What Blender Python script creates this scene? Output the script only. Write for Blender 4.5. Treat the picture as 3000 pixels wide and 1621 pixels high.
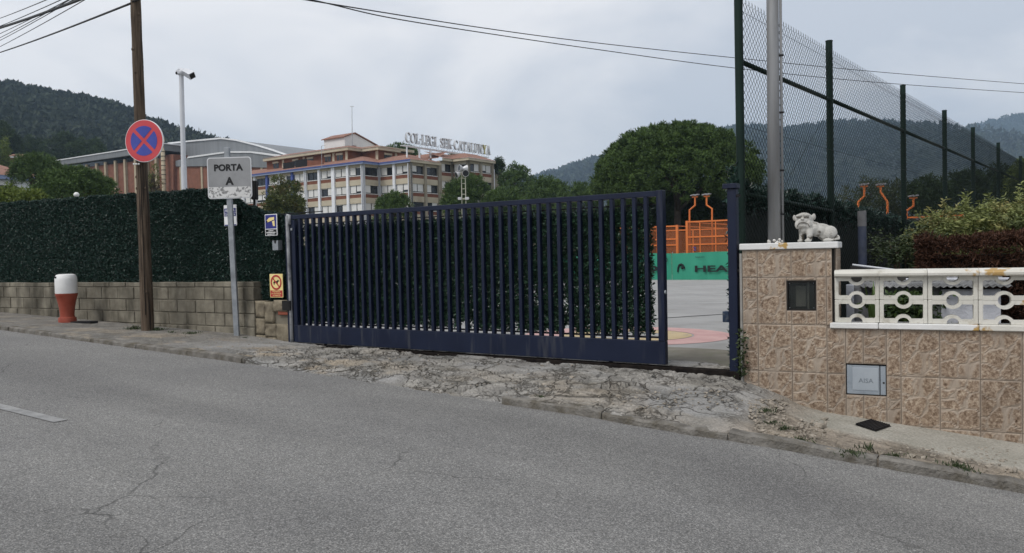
import bpy, bmesh, math, random
import numpy as np
from mathutils import Vector, Matrix, noise

R = math.radians
random.seed(7)
rng = np.random.default_rng(7)
scene = bpy.context.scene
for o in list(bpy.data.objects):
    bpy.data.objects.remove(o)
COL = scene.collection

# ------------------------------------------------------------------ camera
E = 1.3                      # eye height above the datum
FPX = 2300.0                 # focal length in photograph pixels (3000 wide)
PITCH, ROLL = R(1.63), R(1.3)
CROT = Matrix.Rotation(R(90) - PITCH, 3, 'X') @ Matrix.Rotation(-ROLL, 3, 'Z')
cam_d = bpy.data.cameras.new('camera')
cam_d.sensor_width = 36.0
cam_d.lens = 36.0 * FPX / 3000.0
cam_d.clip_start = 0.05
cam_d.clip_end = 12000.0
cam = bpy.data.objects.new('camera', cam_d)
COL.objects.link(cam)
cam.matrix_world = Matrix.Translation((0, 0, E)) @ CROT.to_4x4()
scene.camera = cam

# ------------------------------------------------------------------ sky and sun (overcast)
SUN_EL, SUN_AZ = R(54), R(-128)          # azimuth from +Y (view direction) towards +X
w = bpy.data.worlds.new('World')
scene.world = w
w.use_nodes = True
nt = w.node_tree
nt.nodes.clear()
N = nt.nodes.new
out = N('ShaderNodeOutputWorld')
sky = N('ShaderNodeTexSky')
sky.sky_type = 'NISHITA'
sky.sun_disc = False
sky.sun_elevation = SUN_EL
sky.sun_rotation = SUN_AZ
sky.dust_density = 3.0
bg1 = N('ShaderNodeBackground')
bg1.inputs['Strength'].default_value = 0.06
nt.links.new(sky.outputs[0], bg1.inputs['Color'])
tc = N('ShaderNodeTexCoord')
mp = N('ShaderNodeMapping')
mp.inputs['Scale'].default_value = (1.0, 1.0, 2.2)
mp.inputs['Location'].default_value = (0.35, 0.1, 0.2)
nt.links.new(tc.outputs['Generated'], mp.inputs['Vector'])
n1 = N('ShaderNodeTexNoise')
n1.inputs['Scale'].default_value = 1.9
n1.inputs['Detail'].default_value = 7.0
n1.inputs['Roughness'].default_value = 0.52
n1.inputs['Distortion'].default_value = 0.5
nt.links.new(mp.outputs[0], n1.inputs['Vector'])
rp = N('ShaderNodeValToRGB')
rp.color_ramp.elements[0].position = 0.40
rp.color_ramp.elements[0].color = (0.50, 0.53, 0.585, 1)
rp.color_ramp.elements[1].position = 0.58
rp.color_ramp.elements[1].color = (0.75, 0.745, 0.755, 1)
nt.links.new(n1.outputs['Fac'], rp.inputs['Fac'])
bg2 = N('ShaderNodeBackground')
bg2.inputs['Strength'].default_value = 1.0
nt.links.new(rp.outputs[0], bg2.inputs['Color'])
mx = N('ShaderNodeMixShader')
mx.inputs[0].default_value = 0.9
nt.links.new(bg1.outputs[0], mx.inputs[1])
nt.links.new(bg2.outputs[0], mx.inputs[2])
nt.links.new(mx.outputs[0], out.inputs['Surface'])

sd = bpy.data.lights.new('sun', 'SUN')
sd.energy = 1.5
sd.angle = R(24)
sd.color = (1.0, 0.965, 0.92)
sun = bpy.data.objects.new('sun', sd)
COL.objects.link(sun)
_sv = Vector((math.sin(SUN_AZ) * math.cos(SUN_EL), math.cos(SUN_AZ) * math.cos(SUN_EL), math.sin(SUN_EL)))
sun.rotation_euler = (-_sv).to_track_quat('-Z', 'Y').to_euler()
sun.location = (0, 0, 30)

scene.view_settings.view_transform = 'Standard'
scene.view_settings.look = 'None'
scene.view_settings.exposure = 0.48
scene.view_settings.gamma = 1.0
scene.view_settings.use_curve_mapping = False
scene.render.engine = 'CYCLES'
scene.cycles.volume_bounces = 0
scene.cycles.transparent_max_bounces = 8

# ------------------------------------------------------------------ geometry helpers
CAMP = Vector((0, 0, E))

def ray(px, py):
    return CROT @ Vector(((px - 1500) / FPX, (810.5 - py) / FPX, -1.0))

def at(px, py, Y):
    r = ray(px, py)
    return CAMP + r * (Y / r.y)

class Frame:
    """upright local frame: x along a plan direction, y away from the viewer, z up (world heights)"""
    def __init__(s, ox, oy, d, oz=0.0):
        l = math.hypot(*d)
        s.dx, s.dy = d[0] / l, d[1] / l
        s.ox, s.oy, s.oz = ox, oy, oz
    def __call__(s, x, y, z):
        return (s.ox + s.dx * x - s.dy * y, s.oy + s.dy * x + s.dx * y, s.oz + z)
    def px(s, px, py, y=0.0):
        """local (x, z) where the sight line of a photo pixel meets the plane at depth y of this frame"""
        r = ray(px, py)
        ox, oy, _ = s(0, y, 0)
        nx, ny = -s.dy, s.dx
        t = ((ox) * nx + (oy) * ny) / (r.x * nx + r.y * ny)
        p = CAMP + r * t
        return ((p.x - ox) * s.dx + (p.y - oy) * s.dy, p.z - s.oz)

IDF = lambda x, y, z: (x, y, z)

class MB:
    def __init__(s, T=IDF):
        s.v, s.f, s.T = [], [], T
    def add(s, vs, fs):
        b = len(s.v)
        s.v += [s.T(*p) for p in vs]
        s.f += [tuple(i + b for i in f) for f in fs]
    def box(s, x0, x1, y0, y1, z0, z1, c=0.0):
        if c <= 0:
            s.add([(x0, y0, z0), (x1, y0, z0), (x1, y1, z0), (x0, y1, z0), (x0, y0, z1), (x1, y0, z1), (x1, y1, z1), (x0, y1, z1)],
                  [(3, 2, 1, 0), (4, 5, 6, 7), (0, 1, 5, 4), (1, 2, 6, 5), (2, 3, 7, 6), (3, 0, 4, 7)])
            return s
        X, Y, Z = (x0, x1), (y0, y1), (z0, z1)
        sg = (1, -1)
        vs, idx = [], {}
        for i in (0, 1):
            for j in (0, 1):
                for k in (0, 1):
                    for a in range(3):
                        p = [X[i], Y[j], Z[k]]
                        for b in range(3):
                            if b != a:
                                p[b] += c * sg[(i, j, k)[b]]
                        idx[(i, j, k, a)] = len(vs)
                        vs.append(tuple(p))
        fs = []
        for a in range(3):
            u, v = [(1, 2), (2, 0), (0, 1)][a]
            for q in (0, 1):
                loop = []
                for (m, n) in ((0, 0), (1, 0), (1, 1), (0, 1)):
                    t = [0, 0, 0]; t[a] = q; t[u] = m; t[v] = n
                    loop.append(idx[(t[0], t[1], t[2], a)])
                fs.append(tuple(loop if q else loop[::-1]))
        for a in range(3):
            u, v = [(1, 2), (2, 0), (0, 1)][a]
            for m in (0, 1):
                for n in (0, 1):
                    t0 = [0, 0, 0]; t0[u] = m; t0[v] = n; t0[a] = 0
                    t1 = list(t0); t1[a] = 1
                    q = (idx[(*t0, u)], idx[(*t1, u)], idx[(*t1, v)], idx[(*t0, v)])
                    fs.append(q)
        for i in (0, 1):
            for j in (0, 1):
                for k in (0, 1):
                    fs.append((idx[(i, j, k, 0)], idx[(i, j, k, 1)], idx[(i, j, k, 2)]))
        s.add(vs, fs)
        return s
    def prism(s, poly, y0, y1):
        """poly: (x, z) outline, extruded from y0 to y1"""
        n = len(poly)
        vs = [(x, y0, z) for x, z in poly] + [(x, y1, z) for x, z in poly]
        fs = [tuple(range(n)), tuple(range(2 * n - 1, n - 1, -1))]
        fs += [(i, i + n, (i + 1) % n + n, (i + 1) % n) for i in range(n)]
        s.add(vs, fs)
        return s
    def slab(s, poly, z0, z1):
        """poly: (x, y) outline, extruded from z0 to z1"""
        n = len(poly)
        vs = [(x, y, z0) for x, y in poly] + [(x, y, z1) for x, y in poly]
        fs = [tuple(range(n - 1, -1, -1)), tuple(range(n, 2 * n))]
        fs += [(i, (i + 1) % n, (i + 1) % n + n, i + n) for i in range(n)]
        s.add(vs, fs)
        return s
    def tube(s, pts, r, n=8, cap=True, phase=0.0):
        P = [Vector(p) for p in pts]
        if not hasattr(r, '__len__'):
            r = [r] * len(P)
        vs, fs = [], []
        up = None
        for i, p in enumerate(P):
            d = (P[min(i + 1, len(P) - 1)] - P[max(i - 1, 0)])
            d = d.normalized() if d.length > 1e-9 else Vector((0, 0, 1))
            if up is None:
                up = d.orthogonal().normalized()
            else:
                up = (up - d * up.dot(d))
                up = up.normalized() if up.length > 1e-6 else d.orthogonal().normalized()
            q = d.cross(up)
            for k in range(n):
                a = 2 * math.pi * k / n + phase
                vs.append(tuple(p + (up * math.cos(a) + q * math.sin(a)) * r[i]))
        for i in range(len(P) - 1):
            for k in range(n):
                a, b = i * n + k, i * n + (k + 1) % n
                fs.append((a, b, b + n, a + n))
        if cap:
            fs.append(tuple(range(n - 1, -1, -1)))
            fs.append(tuple(range((len(P) - 1) * n, len(P) * n)))
        s.add(vs, fs)
        return s
    def lathe(s, prof, cx, cy, n=24, cap=True):
        vs, fs = [], []
        for r, z in prof:
            for k in range(n):
                a = 2 * math.pi * k / n
                vs.append((cx + r * math.cos(a), cy + r * math.sin(a), z))
        for i in range(len(prof) - 1):
            for k in range(n):
                a, b = i * n + k, i * n + (k + 1) % n
                fs.append((a, b, b + n, a + n))
        if cap:
            fs.append(tuple(range(n - 1, -1, -1)))
            fs.append(tuple(range((len(prof) - 1) * n, len(prof) * n)))
        s.add(vs, fs)
        return s
    def ball(s, c, r, nu=12, nv=8):
        if not hasattr(r, '__len__'):
            r = (r, r, r)
        vs, fs = [(c[0], c[1], c[2] - r[2])], []
        for i in range(1, nv):
            t = math.pi * i / nv - math.pi / 2
            for k in range(nu):
                a = 2 * math.pi * k / nu
                vs.append((c[0] + r[0] * math.cos(t) * math.cos(a), c[1] + r[1] * math.cos(t) * math.sin(a), c[2] + r[2] * math.sin(t)))
        vs.append((c[0], c[1], c[2] + r[2]))
        top = len(vs) - 1
        for k in range(nu):
            fs.append((0, 1 + (k + 1) % nu, 1 + k))
            fs.append((top, top - nu + k, top - nu + (k + 1) % nu))
        for i in range(nv - 2):
            for k in range(nu):
                a, b = 1 + i * nu + k, 1 + i * nu + (k + 1) % nu
                fs.append((a, b, b + nu, a + nu))
        s.add(vs, fs)
        return s
    def obj(s, name, mat, parent=None, label=None, cat=None, group=None, kind=None, smooth=False):
        v = np.array(s.v, dtype=float)
        if parent is not None:
            org = np.array(wloc(parent))
        else:
            mn, mxv = v.min(0), v.max(0)
            org = np.array([(mn[0] + mxv[0]) / 2, (mn[1] + mxv[1]) / 2, mn[2]])
        me = bpy.data.meshes.new(name)
        me.from_pydata([tuple(p) for p in (v - org)], [], s.f)
        bm = bmesh.new(); bm.from_mesh(me)
        bmesh.ops.recalc_face_normals(bm, faces=bm.faces)
        bm.to_mesh(me); bm.free()
        if smooth:
            me.polygons.foreach_set('use_smooth', [True] * len(me.polygons))
            if smooth != True:
                me.set_sharp_from_angle(angle=R(smooth))
        return link(name, me, mat, parent, org, label, cat, group, kind)

def wloc(o):
    p = Vector((0, 0, 0))
    while o is not None:
        p = p + o.location
        o = o.parent
    return p

def link(name, me, mat, parent, org, label=None, cat=None, group=None, kind=None):
    o = bpy.data.objects.new(name, me)
    if mat is not None:
        me.materials.append(mat)
    COL.objects.link(o)
    if parent is not None:
        o.parent = parent
    else:
        o.location = org
    return tag(o, label, cat, group, kind)

def tag(o, label=None, cat=None, group=None, kind=None):
    if label: o['label'] = label
    if cat: o['category'] = cat
    if group: o['group'] = group
    if kind: o['kind'] = kind
    return o

def thing(name, label, cat, loc, group=None, kind=None):
    o = bpy.data.objects.new(name, None)
    o.empty_display_size = 0.2
    o.location = loc
    COL.objects.link(o)
    return tag(o, label, cat, group, kind)

def inst(src, name, parent, wpos):
    """another object that shares src's mesh, its origin at world position wpos"""
    o = src.copy()
    o.name = name
    COL.objects.link(o)
    o.parent = parent
    o.location = Vector(wpos) - wloc(parent) if parent else wpos
    return o

def raw_mesh(name, verts, faces4, mat, parent=None, attr=None, label=None, cat=None, group=None, kind=None, smooth=False, col=None):
    verts = np.asarray(verts, dtype=np.float64)
    faces4 = np.asarray(faces4, dtype=np.int32)
    org = np.array(wloc(parent)) if parent is not None else np.array([verts[:, 0].mean(), verts[:, 1].mean(), verts[:, 2].min()])
    me = bpy.data.meshes.new(name)
    k = faces4.shape[1]
    me.vertices.add(len(verts))
    me.vertices.foreach_set('co', (verts - org).astype(np.float32).ravel())
    me.loops.add(faces4.size)
    me.loops.foreach_set('vertex_index', faces4.ravel())
    me.polygons.add(len(faces4))
    me.polygons.foreach_set('loop_start', np.arange(0, faces4.size, k, dtype=np.int32))
    me.polygons.foreach_set('use_smooth', np.full(len(faces4), smooth, dtype=bool))
    me.update(calc_edges=True)
    if attr is not None:
        a = me.attributes.new('rnd', 'FLOAT', 'POINT')
        a.data.foreach_set('value', np.asarray(attr, dtype=np.float32))
    if col is not None:
        a = me.attributes.new('col', 'FLOAT_COLOR', 'POINT')
        c4 = np.ones((len(verts), 4), dtype=np.float32); c4[:, :3] = col
        a.data.foreach_set('color', c4.ravel())
    return link(name, me, mat, parent, org, label, cat, group, kind)

def unit(a):
    return a / np.maximum(np.linalg.norm(a, axis=1, keepdims=True), 1e-9)

def leaves(name, P, D, L, W, mat, parent=None, rnd=None, **kw):
    """one small rhombic, slightly folded leaf for each point"""
    n = len(P)
    D = unit(D)
    S = unit(np.cross(D, rng.normal(size=(n, 3))))
    Nn = np.cross(D, S)
    L = np.broadcast_to(L, (n,))[:, None]; W = np.broadcast_to(W, (n,))[:, None]
    v = np.empty((n, 4, 3))
    v[:, 0] = P
    v[:, 1] = P + D * L * 0.45 + S * W * 0.5 + Nn * W * 0.15
    v[:, 2] = P + D * L
    v[:, 3] = P + D * L * 0.45 - S * W * 0.5 + Nn * W * 0.15
    f = np.arange(4 * n).reshape(n, 4)
    if rnd is None:
        rnd = rng.random(n)
    return raw_mesh(name, v.reshape(-1, 3), f, mat, parent, attr=np.repeat(rnd, 4), **kw)

_txt_cache = {}
def text_geo(body, bold=0.0):
    key = (body, bold)
    if key not in _txt_cache:
        cu = bpy.data.curves.new('txt', 'FONT')
        cu.body = body
        cu.offset = bold
        cu.resolution_u = 3
        cu.align_x = 'CENTER'
        ob = bpy.data.objects.new('txt', cu)
        COL.objects.link(ob)
        dg = bpy.context.evaluated_depsgraph_get()
        me = bpy.data.meshes.new_from_object(ob.evaluated_get(dg))
        v = np.array([tuple(q.co) for q in me.vertices])[:, :2]
        f = [tuple(p.vertices) for p in me.polygons]
        bpy.data.objects.remove(ob); bpy.data.meshes.remove(me); bpy.data.curves.remove(cu)
        mn, mxv = v.min(0), v.max(0)
        _txt_cache[key] = ((v - mn) / (mxv - mn), f)
    return _txt_cache[key]

def text(mb, body, x0, x1, z0, z1, y, bold=0.0, thick=0.0):
    v, f = text_geo(body, bold)
    mb.add([(x0 + (x1 - x0) * a, y, z0 + (z1 - z0) * b) for a, b in v], f)
    return mb

# ------------------------------------------------------------------ materials
def newmat(name):
    m = bpy.data.materials.new(name)
    m.use_nodes = True
    nt = m.node_tree
    b = nt.nodes['Principled BSDF']
    return m, nt, b

def ramp(nt, fac, p0, p1, c0, c1):
    r = nt.nodes.new('ShaderNodeValToRGB')
    r.color_ramp.elements[0].position = p0
    r.color_ramp.elements[1].position = p1
    r.color_ramp.elements[0].color = (*c0, 1)
    r.color_ramp.elements[1].color = (*c1, 1)
    nt.links.new(fac, r.inputs['Fac'])
    return r.outputs[0]

def noise_node(nt, scale, detail=5, rough=0.55, stretch=None, vec=None, dist=0.0):
    if vec is None:
        g = nt.nodes.new('ShaderNodeNewGeometry')
        vec = g.outputs['Position']
    if stretch:
        m = nt.nodes.new('ShaderNodeMapping')
        m.inputs['Scale'].default_value = stretch
        nt.links.new(vec, m.inputs['Vector'])
        vec = m.outputs[0]
    n = nt.nodes.new('ShaderNodeTexNoise')
    n.inputs['Scale'].default_value = scale
    n.inputs['Detail'].default_value = detail
    n.inputs['Roughness'].default_value = rough
    n.inputs['Distortion'].default_value = dist
    nt.links.new(vec, n.inputs['Vector'])
    return n.outputs['Fac']

def mixc(nt, fac, a, b, mode='MIX'):
    m = nt.nodes.new('ShaderNodeMix')
    m.data_type = 'RGBA'
    m.blend_type = mode
    if hasattr(fac, 'default_value') or hasattr(fac, 'is_linked'):
        nt.links.new(fac, m.inputs[0])
    else:
        m.inputs[0].default_value = fac
    for s, i in ((a, 6), (b, 7)):
        if isinstance(s, tuple):
            m.inputs[i].default_value = (*s, 1)
        else:
            nt.links.new(s, m.inputs[i])
    return m.outputs[2]

def bumpn(nt, b, h, strength, dist=0.01):
    n = nt.nodes.new('ShaderNodeBump')
    n.inputs['Strength'].default_value = strength
    n.inputs['Distance'].default_value = dist
    nt.links.new(h, n.inputs['Height'])
    nt.links.new(n.outputs[0], b.inputs['Normal'])

def mat(name, c1, c2=None, scale=4.0, rough=0.8, metal=0.0, spec=0.3, bump=0.0, bscale=None, stretch=None, thr=(0.35, 0.65),
        c3=None, scale3=12.0, thr3=(0.55, 0.7), stretch3=None, bdist=0.01):
    m, nt, b = newmat(name)
    b.inputs['Roughness'].default_value = rough
    b.inputs['Metallic'].default_value = metal
    b.inputs['Specular IOR Level'].default_value = spec
    c2 = c2 or tuple(min(1, q * 1.18) for q in c1)
    col = ramp(nt, noise_node(nt, scale, stretch=stretch), thr[0], thr[1], c1, c2)
    if c3:
        f = ramp(nt, noise_node(nt, scale3, 6, stretch=stretch3), thr3[0], thr3[1], (0, 0, 0), (1, 1, 1))
        col = mixc(nt, f, col, c3)
    nt.links.new(col, b.inputs['Base Color'])
    if bump:
        bumpn(nt, b, noise_node(nt, bscale or scale * 4, 4), bump, bdist)
    return m

def foliage(name, dark, light, rough=0.55, spec=0.35, nscale=0.0, c3=None):
    m, nt, b = newmat(name)
    a = nt.nodes.new('ShaderNodeAttribute')
    a.attribute_name = 'rnd'
    col = ramp(nt, a.outputs['Fac'], 0.0, 1.0, dark, light)
    if c3:
        f = ramp(nt, noise_node(nt, nscale, 3), 0.52, 0.68, (0, 0, 0), (1, 1, 1))
        col = mixc(nt, f, col, c3)
    nt.links.new(col, b.inputs['Base Color'])
    b.inputs['Roughness'].default_value = rough
    b.inputs['Specular IOR Level'].default_value = spec
    return m
# ------------------------------------------------------------------ ground: s runs along the street (left to right), t across it towards the viewer
E0 = (0.8412, -0.5407)
N0 = (-0.5407, -0.8412)
def st(x, y):
    return x * E0[0] + y * E0[1], x * N0[0] + y * N0[1]
def xy(s, t):
    return s * E0[0] + t * N0[0], s * E0[1] + t * N0[1]
WALL_S = [-60, -20, -15, -9.1, -8.3, -7.6, -2.84, -2.2, -1.9, -1.42, 0.05, 6, 60]
WALL_Z = [1.6, 0.62, 0.47, 0.27, 0.20, 0.175, 0.15, 0.13, 0.05, -0.14, -0.30, -0.8, -2.0]
KERB_S = [-60, -20, -12.4, -7.0, -2.86, -1.57, 0.04, 6, 60]
KERB_Z = [1.6, 0.63, 0.42, 0.19, 0.05, -0.06, -0.31, -0.85, -2.1]
KERB_TS = [-60, -12.4, -7.0, -2.86, -1.57, 0.04, 2, 60]
KERB_T = [-5.5, -5.58, -5.76, -5.52, -5.6, -6.25, -6.5, -6.5]
def wall_z(s): return float(np.interp(s, WALL_S, WALL_Z))
def kerb_z(s): return float(np.interp(s, KERB_S, KERB_Z))
def kerb_t(s):
    return sum(float(np.interp(s + d, KERB_TS, KERB_T)) for d in (-0.9, -0.45, 0, 0.45, 0.9)) / 5
def road_z(s): return kerb_z(s) - 0.055
def sstep(a, b, x):
    x = max(0.0, min(1.0, (x - a) / (b - a)))
    return x * x * (3 - 2 * x)

def on_road(px, py):
    z = -0.1
    r = ray(px, py)
    for _ in range(12):
        p = CAMP + r * ((z - E) / r.z)
        s, t = st(p.x, p.y)
        z = road_z(s)
    return p

def pave_base(s, t):
    kt = kerb_t(s)
    u = max(0.0, min(1.0, (t + 7.2) / (kt + 7.2)))
    return wall_z(s) * (1 - u) + kerb_z(s) * u

def on_pave(px, py):
    z = 0.0
    r = ray(px, py)
    for _ in range(12):
        p = CAMP + r * ((z - E) / r.z)
        s, t = st(p.x, p.y)
        z = pave_base(s, t)
    return Vector((p.x, p.y, z))

def terr(x, y):
    s, t = st(x, y)
    z = 0.12 - 0.0185 * min(max(-t - 7.3, 0.0), 62.0)
    return z + 4.2 * sstep(72, 135, y) + 10 * sstep(140, 420, y) * sstep(60, -60, x) 

# --- road
m_asph, nt, b = newmat('asphalt')
g = nt.nodes.new('ShaderNodeNewGeometry')
v1 = nt.nodes.new('ShaderNodeTexVoronoi'); v1.inputs['Scale'].default_value = 170
nt.links.new(g.outputs['Position'], v1.inputs['Vector'])
sp = nt.nodes.new('ShaderNodeSeparateColor'); nt.links.new(v1.outputs['Color'], sp.inputs[0])
col = ramp(nt, sp.outputs[0], 0.0, 1.0, (0.084, 0.083, 0.081), (0.31, 0.304, 0.294))
rr = nt.nodes[-1]
e = rr.color_ramp.elements.new(0.62); e.color = (0.158, 0.156, 0.152, 1)
e = rr.color_ramp.elements.new(0.28); e.color = (0.139, 0.137, 0.134, 1)
fine = ramp(nt, noise_node(nt, 60, 3), 0.3, 0.7, (0.9, 0.9, 0.9), (1.1, 1.1, 1.1))
col = mixc(nt, 1.0, col, fine, 'MULTIPLY')
patch = ramp(nt, noise_node(nt, 0.55, 5, stretch=(1, 1, 1)), 0.3, 0.72, (0.86, 0.86, 0.87), (1.12, 1.12, 1.1))
col = mixc(nt, 1.0, col, patch, 'MULTIPLY')
# wheel-worn bands and stains that run along the street
mpb = nt.nodes.new('ShaderNodeMapping'); mpb.vector_type = 'TEXTURE'
mpb.inputs['Rotation'].default_value = (0, 0, math.atan2(-0.5407, 0.8412)); mpb.inputs['Scale'].default_value = (9.0, 1.0, 1.0)
nt.links.new(g.outputs['Position'], mpb.inputs['Vector'])
band = ramp(nt, noise_node(nt, 1.15, 4, 0.5, vec=mpb.outputs[0]), 0.3, 0.7, (0.82, 0.82, 0.82), (1.16, 1.16, 1.15))
col = mixc(nt, 1.0, col, band, 'MULTIPLY')
spot = ramp(nt, noise_node(nt, 2.3, 4, 0.6), 0.66, 0.78, (1, 1, 1), (0.80, 0.79, 0.78))
col = mixc(nt, 1.0, col, spot, 'MULTIPLY')
# thin wandering cracks
nz = nt.nodes.new('ShaderNodeTexNoise'); nz.inputs['Scale'].default_value = 1.1; nz.inputs['Detail'].default_value = 4
nt.links.new(g.outputs['Position'], nz.inputs['Vector'])
ad = nt.nodes.new('ShaderNodeVectorMath'); ad.operation = 'MULTIPLY_ADD'
nt.links.new(nz.outputs['Color'], ad.inputs[0]); ad.inputs[1].default_value = (1.1, 1.1, 0.0); nt.links.new(g.outputs['Position'], ad.inputs[2])
v2 = nt.nodes.new('ShaderNodeTexVoronoi'); v2.feature = 'DISTANCE_TO_EDGE'; v2.inputs['Scale'].default_value = 0.34
nt.links.new(ad.outputs[0], v2.inputs['Vector'])
cr = ramp(nt, v2.outputs['Distance'], 0.0004, 0.0021, (1, 1, 1), (0, 0, 0))
msk = ramp(nt, noise_node(nt, 0.8, 3), 0.48, 0.60, (0, 0, 0), (0.7, 0.7, 0.7))
cf = mixc(nt, 1.0, cr, msk, 'MULTIPLY')
col = mixc(nt, cf, col, (0.035, 0.034, 0.033))
# tan dust along the kerb-less edge
nt.links.new(col, b.inputs['Base Color'])
b.inputs['Roughness'].default_value = 0.88
b.inputs['Specular IOR Level'].default_value = 0.25
bumpn(nt, b, v1.outputs['Distance'], 0.4, 0.004)

SS = np.concatenate([np.linspace(-60, -22, 20), np.arange(-21, 9, 0.25), np.linspace(9, 60, 20)])
TT = np.array([-0.05, 0.0, 0.5, 1, 2, 3, 4.5, 6, 8, 10, 12, 16, 22])
V = []
for s in SS:
    kt = kerb_t(s)
    for q in TT:
        x, y = xy(s, kt + q)
        crown = 0.03 * math.sin(min(q, 7) / 7 * math.pi)
        V.append((x, y, road_z(s) + crown))
n2 = len(TT)
Fq = [(i * n2 + j, i * n2 + j + 1, (i + 1) * n2 + j + 1, (i + 1) * n2 + j) for i in range(len(SS) - 1) for j in range(n2 - 1)]
road = raw_mesh('road', V, Fq, m_asph, kind='structure', smooth=True)

# --- lane dash (worn white paint), a thin sheet that follows the road
m_line, nt, b = newmat('worn_road_paint')
pf = ramp(nt, noise_node(nt, 9, 6, 0.7), 0.38, 0.66, (0, 0, 0), (1, 1, 1))
pc = mixc(nt, pf, (0.16, 0.158, 0.154), (0.29, 0.288, 0.28))
nt.links.new(pc, b.inputs['Base Color'])
def road_sheet(name, s0, s1, t0, t1, m, lift=0.004, nseg=14, **kw):
    V, Fq = [], []
    for i in range(nseg + 1):
        s = s0 + (s1 - s0) * i / nseg
        for t in (t0, t1):
            x, y = xy(s, t)
            q = max(0.0, t - kerb_t(s))
            V.append((x, y, road_z(s) + 0.03 * math.sin(min(q, 7) / 7 * math.pi) + lift))
    Fq = [(2 * i, 2 * i + 1, 2 * i + 3, 2 * i + 2) for i in range(nseg)]
    return raw_mesh(name, V, Fq, m, **kw)
p = on_road(158, 1250)
s1, t1 = st(p.x, p.y)
road_sheet('lane_marking', s1 - 3.0, s1, t1 - 0.10, t1 + 0.0, m_line, label='worn white dash of road paint at the left edge of the asphalt', cat='road marking')

# --- pavement: broken concrete apron, gritty strip on the left, smooth concrete strip along the tiled wall
m_pave, nt, b = newmat('old_concrete')
a = nt.nodes.new('ShaderNodeAttribute'); a.attribute_name = 'col'
f1 = ramp(nt, noise_node(nt, 55, 4, 0.65), 0.25, 0.75, (0.62, 0.62, 0.62), (1.35, 1.35, 1.35))
f2 = ramp(nt, noise_node(nt, 3.2, 5), 0.3, 0.7, (0.82, 0.82, 0.80), (1.14, 1.14, 1.15))
col = mixc(nt, 1.0, a.outputs['Color'], f1, 'MULTIPLY')
col = mixc(nt, 1.0, col, f2, 'MULTIPLY')
ap = nt.nodes.new('ShaderNodeAttribute'); ap.attribute_name = 'rnd'
g = nt.nodes.new('ShaderNodeNewGeometry')
nz = nt.nodes.new('ShaderNodeTexNoise'); nz.inputs['Scale'].default_value = 7; nz.inputs['Detail'].default_value = 5
nt.links.new(g.outputs['Position'], nz.inputs['Vector'])
ad = nt.nodes.new('ShaderNodeVectorMath'); ad.operation = 'MULTIPLY_ADD'
nt.links.new(nz.outputs['Color'], ad.inputs[0]); ad.inputs[1].default_value = (0.24, 0.24, 0.0); nt.links.new(g.outputs['Position'], ad.inputs[2])
tot = None
for sc_, w_, m0, m1 in ((1.9, 0.022, 0.34, 0.44), (5.0, 0.045, 0.48, 0.56), (17.0, 0.12, 0.50, 0.60)):
    vv = nt.nodes.new('ShaderNodeTexVoronoi'); vv.feature = 'DISTANCE_TO_EDGE'; vv.inputs['Scale'].default_value = sc_
    nt.links.new(ad.outputs[0], vv.inputs['Vector'])
    c1 = ramp(nt, vv.outputs['Distance'], w_ * 0.25, w_, (1, 1, 1), (0, 0, 0))
    c2 = ramp(nt, noise_node(nt, 1.6 + sc_ * 0.05, 3), m0, m1, (0, 0, 0), (1, 1, 1))
    cx_ = mixc(nt, 1.0, c1, c2, 'MULTIPLY')
    tot = cx_ if tot is None else mixc(nt, 1.0, tot, cx_, 'LIGHTEN')
crk = mixc(nt, 1.0, tot, ap.outputs['Color'], 'MULTIPLY')
dk = mixc(nt, 0.82, col, (0.045, 0.040, 0.032))
col = mixc(nt, crk, col, dk)
nt.links.new(col, b.inputs['Base Color'])
b.inputs['Roughness'].default_value = 0.92
b.inputs['Specular IOR Level'].default_value = 0.2
hh = nt.nodes.new('ShaderNodeMath'); hh.operation = 'MULTIPLY_ADD'
nt.links.new(crk, hh.inputs[0]); hh.inputs[1].default_value = -1.6; nt.links.new(noise_node(nt, 45, 5, 0.7), hh.inputs[2])
bumpn(nt, b, hh.outputs[0], 0.8, 0.012)

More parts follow.
